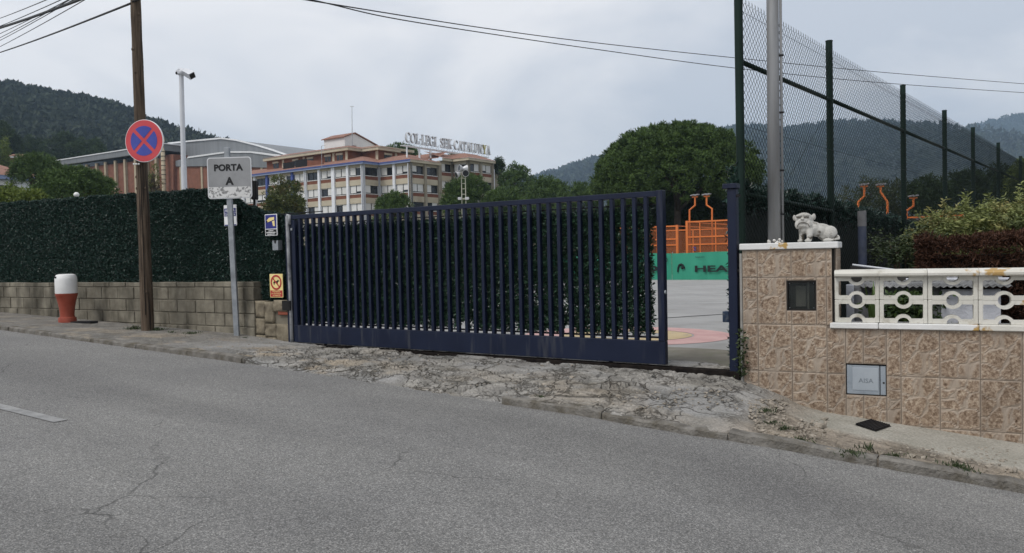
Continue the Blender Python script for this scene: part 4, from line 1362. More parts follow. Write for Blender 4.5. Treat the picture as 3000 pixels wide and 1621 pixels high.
# sill pieces
for i, (x0, x1) in enumerate(((PIER - 0.02, 1.115), (1.118, 1.85), (1.853, 2.6), (2.603, 3.4), (3.403, 5.0))):
    mb = MB(fR); mb.box(x0, x1, -0.035, 0.17, SILLB + 0.0015, ZS, c=0.006); mb.obj('sill', m_wpchip if i in (0, 1) else m_wpaint3, bal)
for i, (x0, x1) in enumerate(((0.775, 1.482), (1.485, 1.85), (1.853, 2.58), (2.583, 3.3), (3.303, 5.0))):
    mb = MB(fR)
    prof_ = [(-0.035, ZC + 0.0015), (-0.048, ZC + 0.012), (-0.05, ZC + 0.03), (-0.035, ZC + 0.05), (0.02, ZC + 0.062), (0.12, ZC + 0.062), (0.165, ZC + 0.045), (0.165, ZC + 0.0015)]
    vs = [(x, y, z) for x in (x0, x1) for y, z in prof_]
    k = len(prof_)
    fs = [tuple(range(k)), tuple(range(2 * k - 1, k - 1, -1))] + [(j, j + k, (j + 1) % k + k, (j + 1) % k) for j in range(k)]
    mb.add(vs, fs); mb.obj('coping', m_wpaint2 if i == 0 else m_wpaint3, bal)
def breeze(x0, x1, z0, z1, m_):
    mb = MB(fR)
    x0 += 0.0015; x1 -= 0.0015; z0 += 0.001; z1 -= 0.001
    c_ = (x0 + x1) / 2
    sb, tb, ri, ro = 0.032, 0.034, 0.046, 0.072
    y0, y1 = 0.012, 0.095
    mb.box(x0, x0 + sb, y0, y1, z0, z1, c=0.004); mb.box(x1 - sb, x1, y0, y1, z0, z1, c=0.004)
    for (a_, b_) in ((x0 + sb, c_ - ri), (c_ + ri, x1 - sb)):
        mb.box(a_ - 0.003, b_, y0 + 0.002, y1 - 0.002, z1 - tb, z1); mb.box(a_ - 0.003, b_, y0 + 0.002, y1 - 0.002, z0, z0 + tb)
    # rounded inner corners
    for (cx, cz, sx_, sz_) in ((x0 + sb, z0 + tb, 1, 1), (x1 - sb, z0 + tb, -1, 1), (x0 + sb, z1 - tb, 1, -1), (x1 - sb, z1 - tb, -1, -1)):
        r = 0.014
        mb.prism([(cx - sx_ * 0.002, cz - sz_ * 0.002), (cx + sx_ * r, cz - sz_ * 0.002)] + [(cx + sx_ * r * (1 - math.sin(t)), cz + sz_ * r * (1 - math.cos(t))) for t in (0.4, 0.8, 1.2)] + [(cx - sx_ * 0.002, cz + sz_ * r)], y0 + 0.004, y1 - 0.004)
    for (cz, a0, a1) in ((z1, math.pi, 2 * math.pi), (z0, 0, math.pi)):
        n_ = 14
        aa = np.linspace(a0, a1, n_ + 1)
        poly = [(c_ + ro * math.cos(t), cz + ro * math.sin(t)) for t in aa] + [(c_ + ri * math.cos(t), cz + ri * math.sin(t)) for t in aa[::-1]]
        vs = [(x, y0 - 0.002, z) for x, z in poly] + [(x, y1 + 0.002, z) for x, z in poly]
        m2 = len(poly)
        fs = []
        for i in range(n_):
            fs.append((i, i + 1, m2 - 2 - i, m2 - 1 - i)); fs.append((m2 + i, 2 * m2 - 1 - i, 2 * m2 - 2 - i, m2 + i + 1))
            fs.append((i, m2 + i, m2 + i + 1, i + 1)); fs.append((m2 - 1 - i, m2 - 2 - i, 2 * m2 - 2 - i, 2 * m2 - 1 - i))
        fs.append((0, m2 - 1, 2 * m2 - 1, m2)); fs.append((n_, m2 + n_, m2 + n_ + 1, n_ + 1))
        mb.add(vs, fs)
    return mb.obj('pierced_block', m_, bal)
for i in range(len(jx) - 1):
    for (z0, z1) in ((ZS + 0.001, (ZS + ZC) / 2), ((ZS + ZC) / 2, ZC)):
        breeze(jx[i], jx[i + 1], z0, z1, m_wpaint3 if (i >= 3 and z0 < ZS + 0.05) else m_wpaint2)

# bulldog statue on the pier
def baked(mb, voxel, smooth_it=6):
    me = bpy.data.meshes.new('tmp'); me.from_pydata(mb.v, [], mb.f)
    ob = bpy.data.objects.new('tmp', me); COL.objects.link(ob)
    r_ = ob.modifiers.new('r', 'REMESH'); r_.mode = 'VOXEL'; r_.voxel_size = voxel
    s_ = ob.modifiers.new('s', 'SMOOTH'); s_.iterations = smooth_it; s_.factor = 0.5
    dg = bpy.context.evaluated_depsgraph_get()
    me2 = bpy.data.meshes.new_from_object(ob.evaluated_get(dg))
    v = [tuple(q.co) for q in me2.vertices]; f = [tuple(p_.vertices) for p_ in me2.polygons]
    bpy.data.objects.remove(ob); bpy.data.meshes.remove(me); bpy.data.meshes.remove(me2)
    o = MB(); o.v, o.f = v, f
    return o
xs_ = fR.px(2390, 700, 0.16)[0]
ztop_ = E + 0.046
dbx, dby, _ = fR(xs_, 0.16, 0)
fD = Frame(dbx, dby, (0.98, -0.20), ztop_)
m_stat = mat('weathered_white_plaster', (0.36, 0.35, 0.32), (0.50, 0.49, 0.46), 9, 0.8, bump=0.6, bscale=70, c3=(0.07, 0.06, 0.045), scale3=14, thr3=(0.545, 0.66))
mb = MB()
B = lambda c, r: mb.ball(tuple(c), r, 14, 10)
B((-0.098, 0.0, 0.205), (0.078, 0.064, 0.062))        # skull
B((-0.112, -0.050, 0.186), (0.056, 0.032, 0.036))     # muzzle
B((-0.160, -0.048, 0.158), (0.024, 0.028, 0.040))     # jowls
B((-0.070, -0.056, 0.158), (0.028, 0.028, 0.044))
B((-0.116, -0.056, 0.148), (0.044, 0.026, 0.018))     # chin
B((-0.124, -0.082, 0.206), (0.015, 0.010, 0.010))     # nose
B((-0.152, -0.048, 0.236), (0.026, 0.018, 0.013))     # brows
B((-0.090, -0.058, 0.238), (0.028, 0.016, 0.013))
B((-0.180, -0.004, 0.222), (0.015, 0.014, 0.026))      # ears
B((-0.016, -0.010, 0.226), (0.017, 0.018, 0.030))
mb.tube([(-0.09, 0.01, 0.19), (-0.072, 0.01, 0.14)], [0.066, 0.074], 14)
B((-0.085, -0.005, 0.13), (0.060, 0.060, 0.060))      # chest
B((-0.105, -0.03, 0.115), (0.034, 0.034, 0.040))
B((-0.03, 0.01, 0.125), (0.085, 0.066, 0.062))
B((0.04, 0.015, 0.105), (0.10, 0.066, 0.062))
B((0.115, -0.012, 0.078), (0.066, 0.056, 0.066))      # haunch
B((0.11, 0.05, 0.078), (0.060, 0.045, 0.062))
B((0.10, 0.02, 0.05), (0.08, 0.06, 0.045))
mb.tube([(-0.055, -0.04, 0.115), (-0.060, -0.062, 0.06), (-0.066, -0.060, 0.018)], [0.036, 0.027, 0.022], 12)
B((-0.078, -0.072, 0.014), (0.030, 0.026, 0.016))
mb.tube([(-0.115, 0.0, 0.11), (-0.120, -0.01, 0.06), (-0.122, -0.012, 0.018)], [0.030, 0.024, 0.021], 12)
B((-0.134, -0.024, 0.014), (0.026, 0.024, 0.015))
B((0.085, -0.070, 0.015), (0.044, 0.022, 0.018))      # hind paw
mb.tube([(0.162, 0.0, 0.06), (0.185, -0.025, 0.040), (0.182, -0.060, 0.026), (0.145, -0.080, 0.020), (0.115, -0.083, 0.016)], [0.016, 0.013, 0.012, 0.011, 0.008], 8)
st_mb = baked(mb, 0.0045, 4)
st_mb.v = [fD(*p_) for p_ in st_mb.v]
dog = thing('bulldog_statue', 'weathered white bulldog statue lying on the pier of the tiled wall', 'statue', fD(0, 0, 0))
st_mb.obj('body', m_stat, dog, smooth=True)
m_dogline = mat('statue_dark_line', (0.06, 0.05, 0.04), (0.11, 0.095, 0.08), 20, 0.9)  # dark brown for the drawn eye and mouth lines
mb = MB(fD)
mb.tube([(-0.172, -0.058, 0.220), (-0.152, -0.064, 0.224), (-0.136, -0.066, 0.217)], 0.0045, 6)
mb.tube([(-0.110, -0.073, 0.217), (-0.090, -0.073, 0.224), (-0.070, -0.066, 0.219)], 0.0045, 6)
mb.obj('eye_line', m_dogline, dog)
mb = MB(fD); mb.tube([(-0.168, -0.073, 0.140), (-0.155, -0.076, 0.165), (-0.130, -0.083, 0.176), (-0.105, -0.083, 0.174), (-0.078, -0.082, 0.162), (-0.066, -0.083, 0.138)], 0.003, 6); mb.obj('mouth_line', m_dogline, dog)

# grey lamp pole behind the pier with a conduit
m_lamp = mat('zinc_pole', (0.19, 0.195, 0.20), (0.27, 0.275, 0.28), 3, 0.5, metal=0.25, stretch=(3, 3, 0.3), c3=(0.15, 0.14, 0.12), scale3=2.5, thr3=(0.55, 0.8), stretch3=(3, 3, 0.4))
x0 = fR.px(2269, 716, 0.42)[0]
X0, Y0, _ = fR(x0, 0.42, 0)
tp = at(2263, 0, Y0)
sl = ((tp.x - X0) / (tp.z - ztop_))
lpz = ztop_
lpole = thing('lamp_pole', 'tall grey metal pole with a thin conduit rising from the tiled pier', 'pole', (X0, Y0, lpz))
P_ = lambda z: (X0 + sl * (z - lpz), Y0, z)
mb = MB(); mb.tube([P_(lpz), P_(3.0), P_(7.5)], [0.059, 0.056, 0.050], 20); mb.obj('shaft', m_lamp, lpole, smooth=True)
mb = MB(); mb.tube([(P_(z)[0] + 0.075 - 0.002 * z, Y0 - 0.02, z) for z in (lpz, 3.0, 7.4)], 0.0125, 10); mb.obj('conduit', m_lamp, lpole, smooth=True)
for z in (lpz + 0.27, lpz + 0.68, lpz + 1.22, lpz + 1.75, lpz + 2.6):
    mb = MB(); q = P_(z); mb.box(q[0] + 0.045, q[0] + 0.088, Y0 - 0.036, Y0 - 0.004, z - 0.008, z + 0.008); mb.obj('clip', m_dark, lpole)
m_foam = mat('foam_white', (0.55, 0.54, 0.50), (0.7, 0.69, 0.66), 20, 0.9, bump=0.8)
mb = MB()
for k in range(14):
    a_ = random.uniform(-2.9, -0.2)
    mb.ball((X0 + 0.066 * math.cos(a_), Y0 + 0.066 * math.sin(a_), lpz + random.uniform(0.0, 0.035)), random.uniform(0.007, 0.015), 7, 5)
mb.obj('sealant', m_foam, lpole, smooth=True)
mb = MB(); q = P_(7.45)
mb.tube([q, (q[0] - 0.4, q[1] - 0.4, 7.75), (q[0] - 1.0, q[1] - 1.0, 7.8)], 0.03, 10); mb.obj('arm', m_lamp, lpole, smooth=True)
mb = MB(); mb.box(q[0] - 1.5, q[0] - 0.9, q[1] - 1.15, q[1] - 0.85, 7.74, 7.84, c=0.03); mb.obj('lamp_head', m_lamp, lpole)

# ------------------------------------------------------------------ chain-link fence
fF = Frame(2.16, 7.42, (7.65, 9.28))
m_fgreen = mat('fence_green', (0.0045, 0.0145, 0.0105), (0.007, 0.020, 0.015), 4, 0.5, spec=0.18)
m_wire = mat('fence_wire', (0.007, 0.012, 0.010), (0.012, 0.018, 0.016), 4, 0.7, spec=0.1)
FT = E + 2.46
X, Y, _ = fF(6, 0, 0)
fen = thing('chain_link_fence', 'tall dark green chain-link fence with round posts beside the yard', 'fence', (X, Y, terr(X, Y)))
pxs = [2170, 2433, 2647, 2768, 2851, 2925, 2990]
fx = [fF.px(p_, 500)[0] for p_ in pxs]
while fx[-1] < 34: fx.append(fx[-1] + 3.15)
for i, q in enumerate(fx):
    X, Y, _ = fF(q, 0, 0)
    top = FT + (0.0 if i else 1.0)
    mb = MB(fF); mb.tube([(q, 0, terr(X, Y) - 0.1), (q, 0, top)], 0.04, 14); mb.tube([(q, 0, top - 0.0005), (q, 0, top + 0.012)], 0.043, 14)
    mb.obj('post', m_fgreen, fen, smooth=30)
for i in range(len(fx) - 1):
    mb = MB(fF); mb.tube([(fx[i] + 0.035, 0, E + 1.77), (fx[i + 1] - 0.035, 0, E + 1.77)], 0.024, 10); mb.obj('mid_rail', m_fgreen, fen, smooth=True)
mb = MB(fF); mb.tube([(fx[0] + 0.035, -0.02, E + 0.52), (fx[1] - 0.035, -0.02, E + 0.43)], 0.022, 10); mb.obj('low_rail', m_galv if False else m_fgreen, fen, smooth=True)
L_ = fx[-1]; zlo = -0.3; zhi = FT - 0.15
mb = MB(fF)
pitch = 0.074
def wire(mb, a_, b_, r):
    ax, ay, az = a_; bx, by, bz = b_
    dx, dz = bx - ax, bz - az
    l = math.hypot(dx, dz)
    nx, nz = -dz / l * r, dx / l * r
    vs = [(ax + nx, ay, az + nz), (ax - nx * 0.5, ay - r, az - nz * 0.5), (ax - nx * 0.5, ay + r, az - nz * 0.5), (bx + nx, by, bz + nz), (bx - nx * 0.5, by - r, bz - nz * 0.5), (bx - nx * 0.5, by + r, bz - nz * 0.5)]
    mb.add(vs, [(0, 1, 4, 3), (1, 2, 5, 4), (2, 0, 3, 5)])
Hh = zhi - zlo
c_ = -Hh
while c_ < L_:
    x0, x1 = max(0.0, c_), min(L_, c_ + Hh)
    if x1 - x0 > 0.02:
        wire(mb, (x0, -0.046, zlo + (x0 - c_)), (x1, -0.046, zlo + (x1 - c_)), 0.0021)
        wire(mb, (x0, -0.0495, zhi - (x0 - c_)), (x1, -0.0495, zhi - (x1 - c_)), 0.0021)
    c_ += pitch
mb.obj('mesh_wires', m_wire, fen, kind='stuff')
mb = MB(fF)
q = 0.03
while q < 16:
    mb.add([(q - 0.004, -0.048, zhi - 0.01), (q + 0.004, -0.048, zhi - 0.01), (q + 0.010, -0.048, zhi + 0.045), (q, -0.05, zhi + 0.02), (q - 0.010, -0.046, zhi + 0.045)], [(0, 1, 2, 3), (0, 3, 4)])
    q += pitch
mb.obj('barbs', m_wire, fen, kind='stuff')
for z in (FT - 0.25, E + 1.15):
    mb = MB(fF); wire(mb, (0, -0.053, z), (L_, -0.053, z), 0.002); mb.obj('tension_wire', m_wire, fen)
mb = MB(fF); wire(mb, (fx[1] - 0.05, -0.055, E + 1.72), (fx[0] + 0.9, -0.055, E + 0.6), 0.0025); mb.obj('brace_wire', m_wire, fen)
# dark screen and ivy behind the fence
m_screen = mat('dark_screen', (0.006, 0.009, 0.008), (0.011, 0.016, 0.014), 18, 0.85)
X, Y, _ = fF(7, 0.12, 0)
scr = thing('fence_screen', 'dark green windbreak screen with leafy top edge behind the chain-link fence', 'screen', (X, Y, terr(X, Y)))
FSX = [0, 2.6, 5.0, 7, 12, 40]; FSZ = [E + 0.60, E + 0.55, E + 0.44, E + 0.36, E + 0.3, E + 0.3]
mb = MB(fF)
xs2 = list(np.linspace(-0.02, 33, 60))
for i in range(len(xs2) - 1):
    a_, c_ = xs2[i], xs2[i + 1]
    za, zc = float(np.interp(a_, FSX, FSZ)), float(np.interp(c_, FSX, FSZ))
    mb.add([(a_, 0.09, -0.75), (c_, 0.09, -0.75), (c_, 0.09, zc), (a_, 0.09, za), (a_, 0.11, -0.75), (c_, 0.11, -0.75), (c_, 0.11, zc), (a_, 0.11, za)], [(0, 1, 2, 3), (5, 4, 7, 6), (3, 2, 6, 7)])
mb.obj('screen_cloth', m_screen, scr)
n = 26000
x = 16 * rng.random(n) ** 1.3
zt = np.interp(x, FSX, FSZ)
z = zt + 0.03 - np.abs(rng.normal(size=n)) * 0.10 + 0.03 * np.sin(x * 9)
edge_ = rng.random(n) < 0.06
x = np.where(edge_, 0.06 * rng.random(n), x); z = np.where(edge_, 0.1 + 2.0 * rng.random(n), z)
y = 0.03 + 0.10 * rng.random(n)
P = np.stack([fF.ox + fF.dx * x - fF.dy * y, fF.oy + fF.dy * x + fF.dx * y, z], 1)
leaves('leaf_edge', P, rng.normal(size=(n, 3)) + np.array([0.3, -0.5, 0.3]), 0.035 + 0.03 * rng.random(n), 0.014 + 0.01 * rng.random(n), m_hedge, scr, kind='stuff')
# weedy climber at the foot of the gate post
m_weed = foliage('weed_green', (0.014, 0.026, 0.009), (0.055, 0.078, 0.028), rough=0.55)
n = 170
c0 = Vector(fG(xp + 0.085, -0.06, 0.15))
P = np.stack([c0.x + 0.022 * rng.normal(size=n), c0.y + 0.022 * rng.normal(size=n), c0.z + 0.40 * rng.random(n) ** 1.5], 1)
leaves('climbing_weed', P, rng.normal(size=(n, 3)) + np.array([-0.2, -0.5, 0.2]), 0.045, 0.022, m_weed, label='small leafy climber at the foot of the navy gate post', cat='plant', kind='stuff')

# ------------------------------------------------------------------ garden behind the balustrade
m_bluepost = mat('blue_post_paint', (0.022, 0.030, 0.055), (0.045, 0.056, 0.09), 6, 0.7, c3=(0.09, 0.10, 0.115), scale3=4, thr3=(0.5, 0.75))
m_bluepost_top = mat('weathered_grey_top', (0.10, 0.10, 0.105), (0.16, 0.16, 0.165), 8, 0.8)
q = at(2525, 620, 8.5)
zg_ = terr(q.x, q.y)
bp = thing('blue_post', 'short round blue post with a grey top in front of the fence screen', 'post', (q.x, q.y, zg_))
mb = MB(); mb.tube([(q.x + 0.008, q.y, zg_ - 0.05), (q.x, q.y, q.z)], 0.044, 18); mb.obj('shaft', m_bluepost, bp, smooth=30)
mb = MB(); mb.tube([(q.x, q.y, q.z - 0.16), (q.x, q.y, q.z + 0.006)], 0.0455, 18); mb.obj('grey_sleeve', m_bluepost_top, bp, smooth=30)

m_soil = mat('garden_soil', (0.05, 0.04, 0.028), (0.09, 0.07, 0.05), 4, 0.95)
mb = MB(fR); mb.box(0.8, 6.0, 0.205, 3.4, -0.6, 0.30); mb.obj('garden_bed', m_soil, kind='structure')
m_gwall = mat('grey_stucco', (0.20, 0.205, 0.215), (0.26, 0.265, 0.275), 5, 0.9, bump=0.7, bscale=40)
m_whit = mat('white_stucco', (0.52, 0.54, 0.60), (0.62, 0.64, 0.69), 5, 0.9, bump=0.6, bscale=50)
X, Y, _ = fR(1.5, 1.0, 0)
sh = thing('garden_shed', 'low garden shed with grey and white stucco walls behind the balustrade', 'shed', (X, Y, 0.30))
za = E - 0.36
mb = MB(fR); mb.box(0.86, 1.64, 1.02, 1.12, 0.30, za); mb.obj('grey_wall', m_gwall, sh)
mb = MB(fR); mb.box(1.645, 2.12, 0.98, 1.12, 0.30, za - 0.06); mb.obj('white_wall', m_whit, sh)
mb = MB(fR); mb.box(0.83, 0.90, 0.94, 1.0, 0.30, za - 0.01, c=0.004); mb.obj('white_post', m_whit, sh)
m_corr = mat('corrugated_sheet', (0.10, 0.10, 0.10), (0.22, 0.22, 0.22), 5, 0.8, c3=(0.05, 0.05, 0.05), scale3=9)
mb = MB(fR)
nn = 90
vs = []
for i in range(nn + 1):
    x = 0.95 + 1.25 * i / nn
    h = 0.009 * math.sin(i * 1.57)
    vs += [(x, 0.86, za - 0.03 + h), (x, 1.9, za + 0.07 + h)]
mb.add(vs, [(2 * i, 2 * i + 1, 2 * i + 3, 2 * i + 2) for i in range(nn)])
rf = mb.obj('corrugated_roof', m_corr, sh, smooth=True)
mb = MB(fR); mb.box(1.35, 2.21, 0.90, 0.93, za + 0.03, za + 0.05, c=0.003); mb.obj('ridge_flashing', m_whit, sh)
a_, c_ = fR.px(2497, 776, 1.25), fR.px(2628, 792, 1.25)
mb = MB(fR); mb.tube([(a_[0], 1.25, a_[1]), (c_[0], 1.25, c_[1])], 0.010, 8); mb.obj('white_rod', m_wmetal, sh)
m_plank = mat('dark_planks', (0.025, 0.024, 0.023), (0.05, 0.048, 0.045), 4, 0.85)
mb = MB(fR); mb.prism([(a_[0] - 0.02, 0.9), (c_[0] + 0.25, 0.9), (c_[0] + 0.2, c_[1] - 0.045), (a_[0] - 0.02, a_[1] - 0.015)], 1.30, 1.36); mb.obj('roof_board', m_plank, sh)

def blades(name, label, cx, cy, cz, n, h, spread, w, m_, seed):
    r = random.Random(seed)
    t = thing(name, label, 'plant', (cx, cy, cz))
    for i in range(n):
        a_ = r.uniform(0, 6.28); l = h * r.uniform(0.6, 1.0); sp = spread * r.uniform(0.2, 1)
        mb = MB()
        pts = []
        ca, sa = math.cos(a_), math.sin(a_)
        vs = []
        for k in range(7):
            u = k / 6
            px_, pz_ = sp * u ** 1.8, l * u * (1 - 0.12 * u * u)
            ww = w * (1 - u ** 2.5) * 0.5 + 0.001
            for s_ in (-1, 1):
                vs.append((cx + ca * (px_ + 0.02) - sa * ww * s_, cy + sa * (px_ + 0.02) + ca * ww * s_, cz - 0.01 + pz_))
        mb.add(vs, [(2 * k, 2 * k + 1, 2 * k + 3, 2 * k + 2) for k in range(6)])
        mb.obj('blade', m_, t, smooth=True)
m_blade = mat('blade_green', (0.055, 0.10, 0.026), (0.11, 0.165, 0.05), 6, 0.5)
X, Y, _ = fR(1.08, 0.55, 0); blades('sword_plant', 'tuft of long green sword leaves behind the first balustrade opening', X, Y, 0.30, 16, 0.78, 0.16, 0.05, m_blade, 1)
X, Y, _ = fR(1.36, 0.6, 0); blades('sword_plant', 'leaning sword-leaf plant behind the second balustrade block', X, Y, 0.30, 11, 0.62, 0.22, 0.045, m_blade, 2)
n = 2600
c0 = fR(1.35, 0.75, 0)
P = np.stack([c0[0] + 0.13 * rng.normal(size=n), c0[1] + 0.10 * rng.normal(size=n), 0.30 + 0.55 * rng.random(n)], 1)
m_bush = foliage('bush_green', (0.016, 0.036, 0.011), (0.065, 0.105, 0.028), rough=0.5)
leaves('leafy_bush', P, rng.normal(size=(n, 3)) + np.array([0, -0.3, 0.3]), 0.06, 0.03, m_bush, label='small bright leafy bush seen through the second balustrade block', cat='bush')

# brown clipped hedge
m_brown = foliage('brown_conifer', (0.013, 0.0065, 0.0045), (0.084, 0.041, 0.026), rough=0.8, spec=0.15)
def hedge_box(name, label, cat, fr, x0, x1, y0, y1, z0, ztopf, n, m_, L, W, dirbias, rnd_fn=None, inner=None):
    X, Y, _ = fr((x0 + x1) / 2, (y0 + y1) / 2, 0)
    t = thing(name, label, cat, (X, Y, z0))
    face = rng.random(n)
    x = x0 + (x1 - x0) * rng.random(n); y = y0 + (y1 - y0) * rng.random(n)
    zt = ztopf(x, y)
    z = z0 + (zt - z0) * rng.random(n)
    front = face < 0.45; top = (face >= 0.45) & (face < 0.8); lft = face >= 0.8
    y = np.where(front, y0 + 0.12 * rng.random(n), y)
    z = np.where(top, zt - 0.10 * rng.random(n), z)
    x = np.where(lft, x0 + 0.15 * rng.random(n), x)
    z = np.where(lft, z0 + (zt - z0) * rng.random(n), z)
    cl = np.sin(x * 13 + 3 * np.sin(z * 11)) * np.sin(z * 17 + 2 * np.sin(x * 7)) 
    y = y - 0.05 * cl; z = z + 0.03 * np.sin(x * 21) * np.sin(y * 17)
    P = np.stack([fr.ox + fr.dx * x - fr.dy * y, fr.oy + fr.dy * x + fr.dx * y, z], 1)
    D = rng.normal(size=(n, 3)) * 0.7 + np.array(dirbias)
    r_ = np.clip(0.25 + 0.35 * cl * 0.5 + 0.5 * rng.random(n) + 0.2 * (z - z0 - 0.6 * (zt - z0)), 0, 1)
    leaves('foliage', P, D, L * (0.6 + 0.8 * rng.random(n)), W, m_, t, rnd=r_, kind='stuff')
    mb = MB(fr); mb.box(x0 + 0.14, x1 - 0.1, y0 + 0.14, y1 - 0.1, z0, float(ztopf(np.array([x0]), np.array([y0]))[0]) - 0.16); mb.obj('inner_twigs', inner or m_split, t)
    return t
xh0 = fR.px(2688, 760, 1.75)[0]
hedge_box('clipped_hedge', 'reddish brown clipped conifer hedge behind the balustrade', 'hedge', fR, xh0, 5.6, 1.75, 2.5, 0.28, lambda x, y: E + 0.075 + 0.03 * np.sin(x * 3) + 0 * y, 60000, m_brown, 0.055, 0.014, (0.0, -0.35, 0.45))
# feathery yellow-green shrub behind it
m_shrub = foliage('shrub_olive', (0.035, 0.055, 0.018), (0.25, 0.28, 0.09), rough=0.55, nscale=2.5, c3=(0.28, 0.24, 0.09))
def shrub(name, label, c, rad, n, m_, L, W, seed, flat=0.5, trunk=True, stems=14, base=None):
    r = np.random.default_rng(seed)
    t = thing(name, label, 'shrub', (c[0], c[1], base if base is not None else c[2] - rad[2]))
    zb = base if base is not None else c[2] - rad[2]
    k = max(40, n // 60)
    d = unit(r.normal(size=(k, 3))); d[:, 2] = np.abs(d[:, 2]) * 1.0 - 0.15 * r.random(k)
    cen = np.array(c) + d * np.array(rad) * (0.55 + 0.5 * r.random((k, 1)))
    idx = r.integers(0, k, n)
    outd = unit(d * np.array([1, 1, 0.4]) + 0.4 * r.normal(size=(k, 3)))
    s_ = r.random(n)
    # each clump is a frond: leaves along a line
    P = cen[idx] + outd[idx] * (s_[:, None] * 0.30) + r.normal(size=(n, 3)) * 0.022
    D = outd[idx] * 0.5 + r.normal(size=(n, 3)) * np.array([1, 1, flat])
    cb = r.random(k)
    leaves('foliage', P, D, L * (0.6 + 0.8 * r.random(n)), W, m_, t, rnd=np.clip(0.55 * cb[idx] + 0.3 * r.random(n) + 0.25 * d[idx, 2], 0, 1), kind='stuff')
    mb = MB()
    for i in range(stems):
        q = cen[r.integers(0, k)]
        mb.tube([(c[0] + 0.1 * r.normal(), c[1] + 0.1 * r.normal(), zb - 0.05), tuple((q + np.array([c[0], c[1], zb])) / 2 + r.normal(size=3) * 0.05), tuple(q)], [0.02, 0.012, 0.004], 5)
    mb.obj('stems', m_wood, t)
    return t
q = at(2825, 655, 10.6)
shrub('feathery_shrub', 'pale olive feathery shrub behind the brown hedge, nearer the fence', (q.x, q.y, q.z - 0.35), (0.58, 0.5, 0.52), 15000, m_shrub, 0.06, 0.02, 5, 0.35, base=0.1)
q = at(3010, 650, 10.2)
shrub('feathery_shrub', 'pale olive feathery shrub behind the brown hedge at the right edge', (q.x, q.y, q.z - 0.32), (0.70, 0.6, 0.58), 17000, m_shrub, 0.06, 0.02, 6, 0.35, base=0.1)
q = at(2640, 745, 8.7)
shrub('dark_shrub', 'small dark-leaved shrub between the blue post and the brown hedge', (q.x, q.y, q.z - 0.05), (0.22, 0.2, 0.26), 1800, m_weed, 0.05, 0.02, 8, 0.6, base=0.1)

# drain grate in the concrete strip
qs = [on_pave(2504, 1246), on_pave(2552, 1232), on_pave(2612, 1250), on_pave(2566, 1266)]
cn = sum(qs, Vector()) / 4
dg_ = thing('drain_grate', 'dark iron drain grate in the concrete strip under the tiled wall', 'drain', tuple(cn))
def quad_at(a0, a1, b0_, b1, lift):
    def pt(a_, b_):
        top = qs[1].lerp(qs[2], a_); bot = qs[0].lerp(qs[3], a_)
        p_ = top.lerp(bot, b_)
        return (p_.x, p_.y, p_.z + lift)
    return [pt(a0, b0_), pt(a1, b0_), pt(a1, b1), pt(a0, b1)]
mb = MB(); mb.add(quad_at(0, 1, 0, 1, 0.004), [(0, 1, 2, 3)]); mb.obj('pit', m_dk, dg_)
for k in range(9):
    mb = MB(); lo = quad_at(0.03 + k * 0.107, 0.09 + k * 0.107, 0.03, 0.97, 0.005); hi = [(x, y, z + 0.012) for x, y, z in lo]
    mb.add(lo + hi, [(4, 5, 6, 7), (0, 1, 5, 4), (1, 2, 6, 5), (2, 3, 7, 6), (3, 0, 4, 7)]); mb.obj('bar', m_dark, dg_)

# weeds and loose stones
P, D, Ls = [], [], []
for (px_, py_, n_, sp_, h_) in ((395, 965, 320, 0.14, 0.10), (462, 968, 220, 0.12, 0.09), (500, 975, 60, 0.1, 0.06), (560, 978, 220, 0.12, 0.06), (2240, 1205, 200, 0.10, 0.05), (2345, 1290, 160, 0.09, 0.05), (2495, 1330, 200, 0.12, 0.06), (2545, 1320, 70, 0.05, 0.11), (2620, 1338, 140, 0.1, 0.05), (2800, 1368, 220, 0.11, 0.06), (2830, 1380, 120, 0.08, 0.05), (2300, 1258, 120, 0.07, 0.05), (1580, 1165, 90, 0.07, 0.04), (2260, 1240, 100, 0.08, 0.04), (720, 990, 60, 0.08, 0.04)):
    c0 = on_pave(px_, py_)
    for i in range(int(n_ * 0.55)):
        a_ = random.uniform(0, 6.28); rr_ = sp_ * abs(random.gauss(0, 0.6))
        P.append((c0.x + rr_ * math.cos(a_), c0.y + rr_ * math.sin(a_), c0.z - 0.005))
        D.append((random.gauss(0, 0.5), random.gauss(0, 0.5), 1.0)); Ls.append(h_ * random.uniform(0.3, 0.85))
leaves('weeds', np.array(P), np.array(D), np.array(Ls), 0.008, m_weed, kind='stuff', label='small green weeds growing in cracks along the pavement', cat='weeds')
m_peb = mat('pebble', (0.17, 0.15, 0.12), (0.34, 0.30, 0.25), 14, 0.9)
V, F3 = [], []
ico = bmesh.new(); bmesh.ops.create_icosphere(ico, subdivisions=1, radius=1.0)
iv = np.array([tuple(v_.co) for v_ in ico.verts]); if_ = np.array([[v_.index for v_ in f_.verts] for f_ in ico.faces]); ico.free()
zones = [((2195, 1170), (2300, 1230), 260, 0.016), ((2210, 1230), (2420, 1300), 300, 0.017), ((2450, 1310), (2980, 1400), 420, 0.013), ((1750, 1140), (2180, 1200), 160, 0.014), ((900, 1040), (1700, 1150), 300, 0.013), ((400, 980), (900, 1030), 160, 0.013)]
